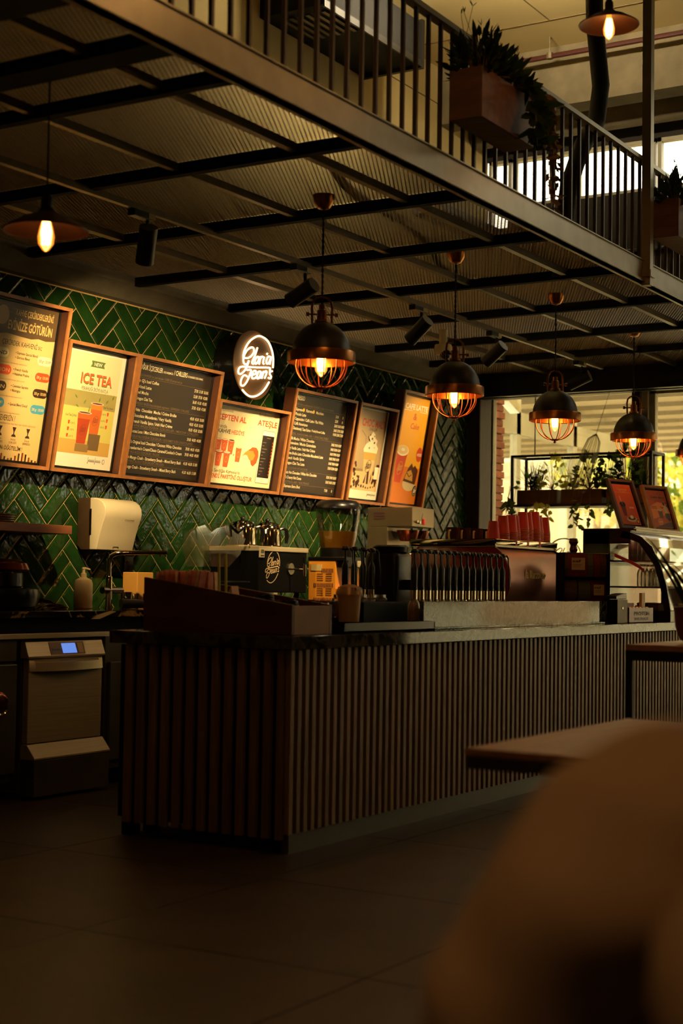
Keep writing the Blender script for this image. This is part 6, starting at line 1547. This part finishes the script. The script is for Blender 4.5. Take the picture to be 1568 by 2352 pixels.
mat('soil', rgb(50, 36, 24), 0.9)
pk = thing('planter_rack', 'black steel hanging rack with plant boxes before the end window', 'rack', (12.35, 4.49, 1.70))
rw = 0.011
mb = MB()
for xx in (0, 0.3):
    for yy in (0, 1.29): mb.box(xx-rw, xx+rw, yy-rw, yy+rw, 0.0, 0.63)
    for zz in (0.18, 0.62): mb.box(xx-rw, xx+rw, 0, 1.29, zz-rw, zz+rw)
for yy in (0, 1.29):
    for zz in (0.18, 0.62): mb.box(0, 0.3, yy-rw, yy+rw, zz-rw, zz+rw)
mb.build('frame', MATS['black_steel'], pk, smooth=0)
for yy in (0.15, 1.14): MB().cyl((0.15, yy, 0.63), (0.15, yy, 1.16), 0.005).build('hanger', MATS['black_steel'], pk)
MB().box(0, 0.3, 0, 1.29, 0.17, 0.18).build('shelf', MATS['black_steel'], pk, smooth=0)
def blade(mb, base, az, el, L, w, bend=0.5, n=5):
    d = Vector((math.cos(az)*math.cos(el), math.sin(az)*math.cos(el), math.sin(el)))
    p = Vector(base); side = Vector((-math.sin(az), math.cos(az), 0))
    vs = []
    for i in range(n+1):
        t_ = i/n
        ww = w*(1-t_)**0.7*(0.6+0.8*t_ if t_ < .4 else 1)
        vs += [p-side*ww/2, p+side*ww/2]
        d = (d+Vector((0, 0, -bend*0.25*t_))).normalized()
        p = p+d*(L/n)
    mb.add(vs, [(2*i, 2*i+1, 2*i+3, 2*i+2) for i in range(n)])
def leaf(mb, base, d, up, L, w):
    d = Vector(d).normalized(); s = d.cross(Vector(up)).normalized(); nrm = s.cross(d)
    b = Vector(base)
    pts = [b, b+d*L*0.3+s*w*0.5+nrm*L*0.04, b+d*L*0.7+s*w*0.36, b+d*L, b+d*L*0.7-s*w*0.36, b+d*L*0.3-s*w*0.5+nrm*L*0.04]
    mb.add(pts, [(0, 1, 2, 3), (0, 3, 4, 5)])
def rnd_dir(rr, zmin=-0.2):
    while True:
        v = Vector((rr.uniform(-1, 1), rr.uniform(-1, 1), rr.uniform(zmin, 1)))
        if 0.2 < v.length < 1: return v.normalized()
def grass_plant(loc, n, L, key, label, seed, grp):
    rr = random.Random(seed); mb = MB()
    for k in range(n):
        blade(mb, (rr.uniform(-.04, .04), rr.uniform(-.05, .05), 0), rr.uniform(0, 6.28), R(rr.uniform(40, 85)), L*rr.uniform(.6, 1.1), 0.009, rr.uniform(.4, 1.4))
    t = thing('potted_plant', label, 'plant', loc, 0, grp)
    mb.build('foliage', MATS[key], t, smooth=60)
    MB().lathe([(0.001, -0.07), (0.045, -0.07), (0.055, 0.0), (0.001, 0.002)], 14).build('root_pot', MATS['soil'], t)
def leafy_plant(loc, n, rad, key, label, seed, grp, L=0.05, trail=0, h=0.22):
    L = L*1.3; n = int(n*1.25); h = h*1.15
    rr = random.Random(seed); mb = MB(); st = MB()
    for k in range(n):
        d = rnd_dir(rr); tip = Vector((d.x*rad*.8, d.y*rad, 0.03+abs(d.z)*h))
        if k % 3 == 0: st.tube([(0, 0, 0), tuple(tip*0.5+Vector((0, 0, .02))), tuple(tip)], 0.0022, 5)
        leaf(mb, tip, (d+Vector((0, 0, -0.4+rr.random()*.5))), rnd_dir(rr), L*rr.uniform(.7, 1.3), L*0.6)
    for k in range(trail):
        y = rr.uniform(-rad, rad); x = rr.uniform(-.14, -.06); ln = rr.uniform(.14, .34)
        pts = [(x*0.3, y*0.6, 0.02), (x-0.13, y, 0.03), (x-0.17, y+rr.uniform(-.03, .03), -ln*0.5), (x-0.16, y+rr.uniform(-.06, .06), -ln)]
        st.tube(pts, 0.0022, 5)
        for q in range(7):
            f = q/6; b = Vector(pts[2]).lerp(Vector(pts[3]), f)
            leaf(mb, b, (rr.uniform(-1, 1), rr.uniform(-1, 1), rr.uniform(-.9, .1)), rnd_dir(rr), L*rr.uniform(.8, 1.4), L*0.65)
    t = thing('potted_plant', label, 'plant', loc, 0, grp)
    mb.build('foliage', MATS[key], t, smooth=0)
    if st.v: st.build('stems', MATS['leaf_brown'], t)
    MB().lathe([(0.001, -0.07), (0.045, -0.07), (0.055, 0.0), (0.001, 0.002)], 14).build('root_pot', MATS['soil'], t)
for k, y0 in enumerate((4.53, 4.95, 5.37)):
    t = thing('planter_box', 'long wooden plant box in the hanging rack, %s of three' % ['right', 'middle', 'left'][k], 'planter', (12.39, y0, 1.882), group='wooden boxes in the hanging rack')
    MB().box(0, 0.2, 0, 0.38, 0, 0.012).box(0, 0.014, 0, 0.38, 0.012, 0.14).box(0.186, 0.2, 0, 0.38, 0.012, 0.14).box(0.014, 0.186, 0, 0.014, 0.012, 0.14).box(0.014, 0.186, 0.366, 0.38, 0.012, 0.14).build('box', MATS['planter_wood'], t, smooth=0, bevel=0.002)
    MB().box(0.015, 0.185, 0.015, 0.365, 0.05, 0.062).build('soil', MATS['soil'], t, smooth=0)
G1 = 'plants in the hanging rack'
grass_plant((12.48, 5.62, 2.018), 110, 0.33, 'leaf_dark', 'spiky dark grass plant at the left end of the hanging rack', 1, G1)
leafy_plant((12.48, 5.45, 2.018), 46, 0.1, 'leaf_yellow', 'yellow green leafy plant right of the spiky grass in the rack', 2, G1, 0.05, 3)
grass_plant((12.48, 5.28, 2.018), 40, 0.34, 'leaf_yellow', 'pale upright grass plant in the hanging rack', 3, G1)
leafy_plant((12.48, 5.1, 2.018), 80, 0.13, 'leaf_green', 'full green leafy plant in the middle of the hanging rack', 4, G1, 0.05, 4)
leafy_plant((12.48, 4.92, 2.018), 60, 0.1, 'leaf_dark', 'dark narrow leafy plant right of the middle of the rack', 5, G1, 0.045, 0)
leafy_plant((12.48, 4.76, 2.018), 90, 0.12, 'leaf_green', 'tall round green plant in the right box of the rack', 6, G1, 0.045, 3, 0.3)
grass_plant((12.48, 4.6, 2.018), 60, 0.25, 'leaf_dark', 'spiky dark grass plant at the right end of the hanging rack', 7, G1)
leafy_plant((12.48, 5.72, 2.018), 10, 0.05, 'leaf_green', 'ivy trailing down at the left corner of the hanging rack', 8, G1, 0.05, 4, 0.08)
# white ring decal on the window
mat('decal_white', rgb(236, 232, 206), 0.6)
rd = thing('window_decal', 'white ring shaped logo decal on the end window', 'decal', (12.795, 5.47, 1.44))
MB().tube([(0, 0.165*math.cos(R(a)), 0.165*math.sin(R(a))) for a in range(-20, 201, 10)], 0.007, 6).build('ring', MATS['decal_white'], rd)
lt = MB()
for st in LOGO[1:16]: lt.tube([(0, -a*0.15, b*0.16) for a, b in st], 0.006, 5)
lt.build('lettering', MATS['decal_white'], rd)
# hanging plastic cup sleeves seen against the window: whisk like dispenser
cdh = thing('cup_tube', 'tall clear tube of cup lids hanging before the end window', 'dispenser', (12.2, 4.98, 2.32), (R(16), R(6), 0))
MB().lathe([(0.06, -0.35), (0.075, 0.0), (0.06, 0.1), (0.02, 0.16), (0.001, 0.17)], 20).build('tube', MATS['clear_plastic'], cdh)
for k in range(10):
    a = 2*math.pi*k/10
    MB().tube([(0.06*math.cos(a), 0.06*math.sin(a), -0.3), (0.074*math.cos(a), 0.074*math.sin(a), 0.0), (0.055*math.cos(a), 0.055*math.sin(a), 0.11), (0.003, 0, 0.165)], 0.002, 5).build('wire', MATS['galvanised'], cdh)
MB().cyl((0, 0, 0.16), (0, 0.0, 0.55), 0.002, n=6).build('hanging_cord', MATS['black_steel'], cdh)
# two railing planters
def railing_planter(x, label, seed, W=0.95):
    t = thing('railing_planter', label, 'planter', (x, 3.054, 3.297), group='wooden planters on the railing')
    MB().box(0, W, 0.0, 0.016, 0, 0.235).build('front_board', MATS['planter_wood'], t, smooth=0, bevel=0.002)
    MB().box(0, W, 0.15, 0.166, 0, 0.235).build('rear_board', MATS['planter_wood'], t, smooth=0, bevel=0.002)
    MB().box(0, 0.016, 0.016, 0.15, 0, 0.235).build('end_board', MATS['planter_wood'], t, smooth=0, bevel=0.002)
    MB().box(W-0.016, W, 0.016, 0.15, 0, 0.235).build('end_board', MATS['planter_wood'], t, smooth=0, bevel=0.002)
    MB().box(0.016, W-0.016, 0.016, 0.15, 0, 0.014).build('bottom_board', MATS['planter_wood'], t, smooth=0)
    MB().box(0.016, W-0.016, 0.016, 0.15, 0.18, 0.19).build('soil', MATS['soil'], t, smooth=0)
    for xx in (0.08, W-0.11): MB().box(xx, xx+0.03, 0.166, 0.178, 0.04, 0.235).box(xx, xx+0.03, 0.166, 0.185, 0.2, 0.225).build('bracket', MATS['black_steel'], t, smooth=0)
    return t
railing_planter(6.163, 'wooden planter box hooked on the railing, left one with trailing plants', 1, 0.587)
railing_planter(8.85, 'wooden planter box hooked on the railing at the right edge', 2, 0.587)
def spray(loc, n, rad, key, label, seed, L=0.07, trail=0, wisps=5, h=0.22, trail_len=0.4):
    rr = random.Random(seed); mb = MB(); st = MB()
    for k in range(n):
        d = rnd_dir(rr, 0.0); tip = Vector((d.x*rad, d.y*rad*.6, 0.02+abs(d.z)*h))
        st.tube([(tip.x*.3, tip.y*.3, 0), tuple(tip*0.6+Vector((0, 0, .02))), tuple(tip)], 0.0025, 5)
        for q in range(3): leaf(mb, tip*(1-0.18*q), d+rnd_dir(rr)*.6, rnd_dir(rr), L*rr.uniform(.7, 1.3), L*0.34)
    for k in range(wisps):
        a = rr.uniform(-rad, rad)
        pts = [(a*.5, 0, 0.05), (a*.8, rr.uniform(-.03, .03), h*0.9), (a+rr.uniform(-.06, .06), rr.uniform(-.05, .05), h*1.5)]
        st.tube(pts, 0.0014, 5)
        for q in range(3): leaf(mb, pts[2], (rr.uniform(-1, 1), rr.uniform(-.5, .5), 1), rnd_dir(rr), 0.035, 0.006)
    for k in range(trail):
        a = rr.uniform(0.0, rad); ln = rr.uniform(.5, 1)*trail_len
        pts = [(a*.6, 0, 0.03), (a, -0.14, 0.05), (a+.03, -0.17, -ln*.4), (a+.05, -0.17, -ln)]
        st.tube(pts, 0.0022, 5)
        for q in range(9):
            f = q/8; b = Vector(pts[1]).lerp(Vector(pts[3]), f)
            leaf(mb, b, (rr.uniform(-1, 1), rr.uniform(-1, .2), rr.uniform(-1, .3)), rnd_dir(rr), L*rr.uniform(.7, 1.4), L*0.55)
    t = thing('planter_plant', label, 'plant', loc, 0, 'plants in the railing planters')
    mb.build('foliage', MATS[key], t, smooth=0)
    st.build('stems', MATS['leaf_brown'], t)
    return t
spray((6.3, 3.13, 3.49), 60, 0.2, 'leaf_dark', 'dark bushy plant with wispy stems in the left railing planter', 21, 0.075, 0, 6, 0.2)
spray((6.5, 3.13, 3.49), 60, 0.19, 'leaf_dark', 'broad leaved plant trailing from the middle of the left railing planter', 22, 0.085, 7, 4, 0.17, 0.3)
spray((6.64, 3.13, 3.49), 30, 0.12, 'leaf_brown', 'feathery brown plant hanging at the right end of the left railing planter', 23, 0.05, 12, 5, 0.16, 0.5)
spray((9.05, 3.13, 3.49), 60, 0.2, 'leaf_dark', 'dark bushy plant with wispy stems in the right railing planter', 24, 0.075, 3, 6, 0.18, 0.2)
# ------------------------------------------------------------------ outside, beyond the end windows
mat('paving', rgb(176, 164, 138), 0.8, var=0.1)
mat('render_white', rgb(236, 230, 208), 0.8, var=0.04)
mat('awning_cream', rgb(226, 206, 150), 0.7, var=0.03)
mat('awning_grey', rgb(120, 104, 76), 0.7, var=0.05)
mat('brick_far', rgb(214, 184, 150), 0.85, var=0.2, scale=20)
mat('bark', rgb(90, 70, 46), 0.9, var=0.2)
mat('glass_far', rgb(150, 158, 140), 0.1, spec=0.6)
def translucent(name, col, rough=0.9):
    m = bpy.data.materials.new(name); m.use_nodes = True; nt = m.node_tree
    nt.nodes.remove(nt.nodes['Principled BSDF'])
    a = nt.nodes.new('ShaderNodeBsdfDiffuse'); b = nt.nodes.new('ShaderNodeBsdfTranslucent'); x = nt.nodes.new('ShaderNodeMixShader')
    a.inputs[0].default_value = (*col, 1); b.inputs[0].default_value = (*col, 1); x.inputs[0].default_value = 0.85
    nt.links.new(a.outputs[0], x.inputs[1]); nt.links.new(b.outputs[0], x.inputs[2]); nt.links.new(x.outputs[0], nt.nodes['Material Output'].inputs['Surface'])
    MATS[name] = m
translucent('awning_fabric', rgb(250, 240, 205))
g_ = MB().box(12.96, 40, -25, 30, -0.2, -0.02).build('terrace', MATS['paving'], smooth=0); struct(g_, 'pale paved terrace outside the windows'); g_.name = 'floor_terrace'
# louvred pergola roof
pg = thing('pergola', 'pergola with cream and grey roof slats outside the end windows', 'pergola', (13.2, 0, 0))
sl_a = MB().box(0, 0.42, -6, 12, 0, 0.05).mesh('roof_slat', MATS['awning_grey'], 0)
for k in range(11): link('roof_slat', sl_a, pg, (0.3+k*0.8, 0, 3.2))
MB().add([(0, -6, 3.3), (9, -6, 3.3), (9, 12, 3.3), (0, 12, 3.3)], [(0, 1, 2, 3)]).build('awning', MATS['awning_fabric'], pg, smooth=0)
for yy in (-5.9, 3.4, 11.8): MB().box(8.8, 8.92, yy, yy+0.12, -0.02, 3.2).build('post', MATS['window_frame'], pg, smooth=0)
# glazed side screen that runs out from the building
ss = thing('side_screen', 'framed glass side screen running out from the building', 'glass screen', (13.3, 6.9, 0))
for xx in (0.0, 1.55, 3.1, 4.65): MB().box(xx, xx+0.1, 0, 0.08, 0, 3.4).build('upright', MATS['window_frame'], ss, smooth=0)
for zz, hh in ((2.80, 0.24), (0.0, 0.2), (3.32, 0.1)): MB().box(0, 4.75, 0, 0.08, zz, zz+hh).build('rail', MATS['window_frame'], ss, smooth=0)
for k in range(3):
    MB().box(0.1+1.55*k, 1.55+1.55*k, 0.035, 0.041, 0.2, 2.8).build('pane', MATS['window_glass'], ss, smooth=0)
    MB().box(0.1+1.55*k, 1.55+1.55*k, 0.035, 0.041, 3.04, 3.32).build('pane', MATS['window_glass'], ss, smooth=0)
# wall heater under the canopy
wh = thing('terrace_heater', 'slanted pale terrace heater fixed above the side screen', 'heater', (13.35, 6.3, 2.97), (0, R(20), 0))
MB().box(0, 0.3, 0, 0.1, 0, 0.08).build('casing', MATS['white_plastic'], wh, smooth=0, bevel=0.01)
MB().box(0.02, 0.28, 0.0, 0.1, -0.01, 0.0).build('grille', MATS['render_white'], wh, smooth=0)
# building opposite
bd = thing('facing_building', 'pale building with brick bands across the terrace', 'building', (27, -8, 0))
MB().box(0, 3, 0, 26, 0, 4.6).build('wall', MATS['render_white'], bd, smooth=0)
for k in range(6):
    MB().box(-0.06, 0, 2.2+k*4.1, 4.4+k*4.1, 0.5, 3.2).build('brick_panel', MATS['brick_far'], bd, smooth=0)
    f = MB().box(-0.1, 0, 0.3+k*4.1, 2.0+k*4.1, 0.9, 2.7).build('window', MATS['window_frame'], bd, smooth=0)
    MB().box(-0.12, -0.1, 0.4+k*4.1, 1.9+k*4.1, 1.0, 2.6).build('pane', MATS['glass_far'], f, smooth=0)
MB().box(-0.1, 0, 0, 26, 3.3, 3.6).build('cornice', MATS['window_frame'], bd, smooth=0)
# houses across the side street, seen only as reflections
sbd = thing('street_building', 'plain rendered house across the side street', 'building', (2, -14, 0))
MB().box(0, 26, 0, 3, -0.1, 8.5).build('wall', mat('render_tan', rgb(150, 134, 104), 0.9, var=0.08), sbd, smooth=0)
for k in range(6):
    f = MB().box(1.5+k*4, 3.0+k*4, 3.0, 3.06, 1.2, 3.2).build('window', MATS['window_frame'], sbd, smooth=0)
    MB().box(1.6+k*4, 2.9+k*4, 3.06, 3.08, 1.3, 3.1).build('pane', MATS['glass_far'], f, smooth=0)
struct(MB().box(-4, 12.96, -25, YA-0.21, -0.2, -0.02).build('floor_street', MATS['paving'], smooth=0), 'pavement outside the street wall')
# trees on the right
def tree(loc, h, rad, label, seed, n=900):
    rr = random.Random(seed); t = thing('tree', label, 'tree', loc, 0, 'trees beyond the terrace')
    MB().tube([(0, 0, 0), (0.05, 0.03, h*.5), (0, 0, h)], [0.12, 0.09, 0.04], 8).build('trunk', MATS['bark'], t)
    a, b = MB(), MB()
    for k in range(n):
        d = rnd_dir(rr, -1); p = Vector((d.x*rad, d.y*rad, h+d.z*rad*1.1))*1.0
        p = Vector((d.x, d.y, d.z*1.1))*rad*rr.uniform(.5, 1)+Vector((0, 0, h))
        leaf(a if k % 3 else b, p, rnd_dir(rr, -1), rnd_dir(rr, -1), 0.24*rr.uniform(.6, 1.3), 0.11)
    a.build('foliage', MATS['leaf_yellow'], t, smooth=0); b.build('foliage', MATS['leaf_green'], t, smooth=0)
tree((23.4, 8.4, 0), 2.9, 1.05, 'yellow green tree beyond the terrace, in the right window', 31)
tree((24.6, 9.9, 0), 3.3, 0.8, 'small yellow green tree behind the framed signs', 33, 600)
tree((23.2, 5.9, 0), 2.6, 1.0, 'yellow green tree beyond the terrace, rightmost', 32)
# ------------------------------------------------------------------ foreground
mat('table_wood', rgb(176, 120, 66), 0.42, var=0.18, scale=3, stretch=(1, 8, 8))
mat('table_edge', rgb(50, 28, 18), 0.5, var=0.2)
mat('coat_brown', rgb(150, 120, 88), 0.9, var=0.14, scale=5, bump=0.1)
mat('skin', rgb(196, 140, 104), 0.5)
mat('hair', rgb(40, 26, 18), 0.5)
mat('terracotta', rgb(104, 36, 20), 0.6, var=0.1)
mat('trouser', rgb(46, 40, 36), 0.9)
tb = thing('cafe_table', 'warm brown wooden cafe table in the foreground', 'table', (3.67, 0.95, 0))
MB().box(0, 1.2, 0, 0.9, 0.702, 0.722).build('table_top', MATS['table_wood'], tb, smooth=0, bevel=0.003)
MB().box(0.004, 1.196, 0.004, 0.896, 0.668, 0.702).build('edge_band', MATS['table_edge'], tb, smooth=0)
MB().box(0.565, 0.635, 0.415, 0.485, 0.02, 0.668).build('pedestal', MATS['black_steel'], tb, smooth=0)
MB().box(0.35, 0.85, 0.2, 0.7, 0.0, 0.02).build('foot_plate', MATS['black_steel'], tb, smooth=0)
# high black table with a plant
ht = thing('bar_table', 'high black framed table at the right edge carrying a terracotta pot', 'table', (5.9, 1.55, 0))
MB().box(0.0, 0.75, 0, 0.7, 0.905, 0.93).build('table_top', MATS['table_wood'], ht, smooth=0, bevel=0.002)
MB().box(0, 0.75, 0, 0.03, 0.865, 0.905).box(0, 0.75, 0.67, 0.7, 0.865, 0.905).box(0, 0.03, 0.03, 0.67, 0.865, 0.905).box(0.72, 0.75, 0.03, 0.67, 0.865, 0.905).build('frame', MATS['black_steel'], ht, smooth=0)
lgm = MB().box(0, 0.03, 0, 0.03, 0, 0.865).mesh('leg', MATS['black_steel'], 0)
for x, y in ((0, 0), (0.72, 0), (0, 0.67), (0.72, 0.67)): link('leg', lgm, ht, (x, y, 0))
pt = thing('flower_pot', 'dark terracotta flower pot with long drooping leaves at the right edge', 'potted plant', (6.26, 2.07, 0.931))
MB().lathe([(0.001, 0), (0.05, 0), (0.075, 0.02), (0.092, 0.07), (0.098, 0.15), (0.09, 0.15), (0.082, 0.06), (0.001, 0.05)], 30).build('pot', MATS['terracotta'], pt)
mb = MB(); rr = random.Random(9)
for k in range(26):
    blade(mb, (rr.uniform(-.03, .03), rr.uniform(-.03, .03), 0.12), rr.uniform(0, 6.28), R(rr.uniform(45, 82)), rr.uniform(.3, .52), 0.035, rr.uniform(.8, 2.0), 7)
mb.build('leaves', MATS['leaf_dark'], pt, smooth=60)
# ------------------------------------------------------------------ person seated with the back to us
pe = thing('person', 'person in a loose brown coat seated with the back turned, at the right edge', 'person', (1.35, 0.255, -0.038))
def skin_mesh(name, verts, edges, radii, root, mt, parent, sub=2, disp=0.0):
    me = bpy.data.meshes.new(name); me.from_pydata(verts, edges, [])
    ob = bpy.data.objects.new(name, me); COL.objects.link(ob)
    sk = ob.modifiers.new('skin', 'SKIN')
    for i, v in enumerate(me.skin_vertices[0].data):
        r_ = radii[i]; v.radius = r_ if isinstance(r_, tuple) else (r_, r_)
        v.use_root = (i == root)
    sb_ = ob.modifiers.new('sub', 'SUBSURF'); sb_.levels = sub; sb_.render_levels = sub
    if disp:
        tx_ = bpy.data.textures.new('folds', 'CLOUDS'); tx_.noise_scale = 0.2
        dm = ob.modifiers.new('folds', 'DISPLACE'); dm.texture = tx_; dm.strength = disp; dm.mid_level = 0.5
    dg = bpy.context.evaluated_depsgraph_get()
    m2 = bpy.data.meshes.new_from_object(ob.evaluated_get(dg))
    bpy.data.objects.remove(ob)
    for p in m2.polygons: p.use_smooth = True
    m2.materials.clear(); m2.materials.append(mt)
    return link(name, m2, parent)
# body axes: facing +x (away from the camera), left shoulder towards +y
V = [(0, 0, 0.52), (-0.02, 0, 0.68), (-0.03, 0, 0.84), (-0.02, 0, 0.97), (0.0, 0, 1.06), (0.01, 0, 1.13), (0.03, 0, 1.23), (0.05, 0, 1.33),
     (-0.01, 0.13, 1.0), (-0.02, 0.2, 0.965), (-0.05, 0.285, 0.83), (-0.09, 0.36, 0.70), (0.06, 0.36, 0.62), (0.2, 0.3, 0.66),
     (-0.01, -0.13, 1.0), (-0.02, -0.2, 0.965), (-0.05, -0.27, 0.83), (-0.07, -0.3, 0.70), (0.1, -0.26, 0.66), (0.24, -0.2, 0.68),
     (0.05, 0.1, 0.5), (0.45, 0.13, 0.5), (0.47, 0.13, 0.1), (0.6, 0.13, 0.05), (0.05, -0.1, 0.5), (0.45, -0.13, 0.5), (0.47, -0.13, 0.1), (0.6, -0.13, 0.05)]
E_ = [(0,1),(1,2),(2,3),(3,4),(4,5),(5,6),(6,7),(3,8),(8,9),(9,10),(10,11),(11,12),(12,13),(3,14),(14,15),(15,16),(16,17),(17,18),(18,19),(0,20),(20,21),(21,22),(22,23),(0,24),(24,25),(25,26),(26,27)]
Rr = [(0.15, 0.19), (0.14, 0.17), (0.14, 0.19), (0.12, 0.16), 0.065, 0.056, 0.075, 0.09, 0.085, 0.085, 0.078, 0.07, 0.055, 0.04, 0.085, 0.085, 0.078, 0.07, 0.055, 0.04, 0.1, 0.075, 0.05, 0.045, 0.1, 0.075, 0.05, 0.045]
skin_mesh('body', V, E_, Rr, 0, MATS['skin'], pe)
# coat: a looser shell over trunk and arms with folds
cv = V[:5]+V[8:13]+V[14:19]
ce = [(0,1),(1,2),(2,3),(3,4),(3,5),(5,6),(6,7),(7,8),(8,9),(3,10),(10,11),(11,12),(12,13),(13,14)]
cr = [(0.2, 0.24), (0.19, 0.23), (0.19, 0.24), (0.165, 0.2), 0.11, 0.125, 0.128, 0.128, 0.12, 0.085, 0.105, 0.112, 0.115, 0.11, 0.085]
skin_mesh('coat', cv, ce, cr, 0, MATS['coat_brown'], pe, 3, 0.1)
hr = MB().ball((0.02, 0, 1.34), 0.112, 20, (1.05, 0.95, 1.08)).build('hair', MATS['hair'], pe, smooth=80)
fa = MB().ball((0.128, 0.035, 1.335), 0.014, 10, (0.4, 1, 0.7)).ball((0.128, -0.035, 1.335), 0.014, 10, (0.4, 1, 0.7)).build('eyes', MATS['hair'], pe)
# stool under the person
stl = thing('stool', 'dark stool under the seated person in the foreground', 'stool', (1.35, 0.255, 0))
MB().lathe([(0.001, 0.3), (0.18, 0.3), (0.19, 0.31), (0.19, 0.34), (0.18, 0.35), (0.001, 0.35)], 28).build('seat', MATS['table_edge'], stl)
for a in (45, 135, 225, 315):
    MB().cyl((0.1*math.cos(R(a)), 0.1*math.sin(R(a)), 0.3), (0.17*math.cos(R(a)), 0.17*math.sin(R(a)), 0.0), 0.014).build('leg', MATS['black_steel'], stl)
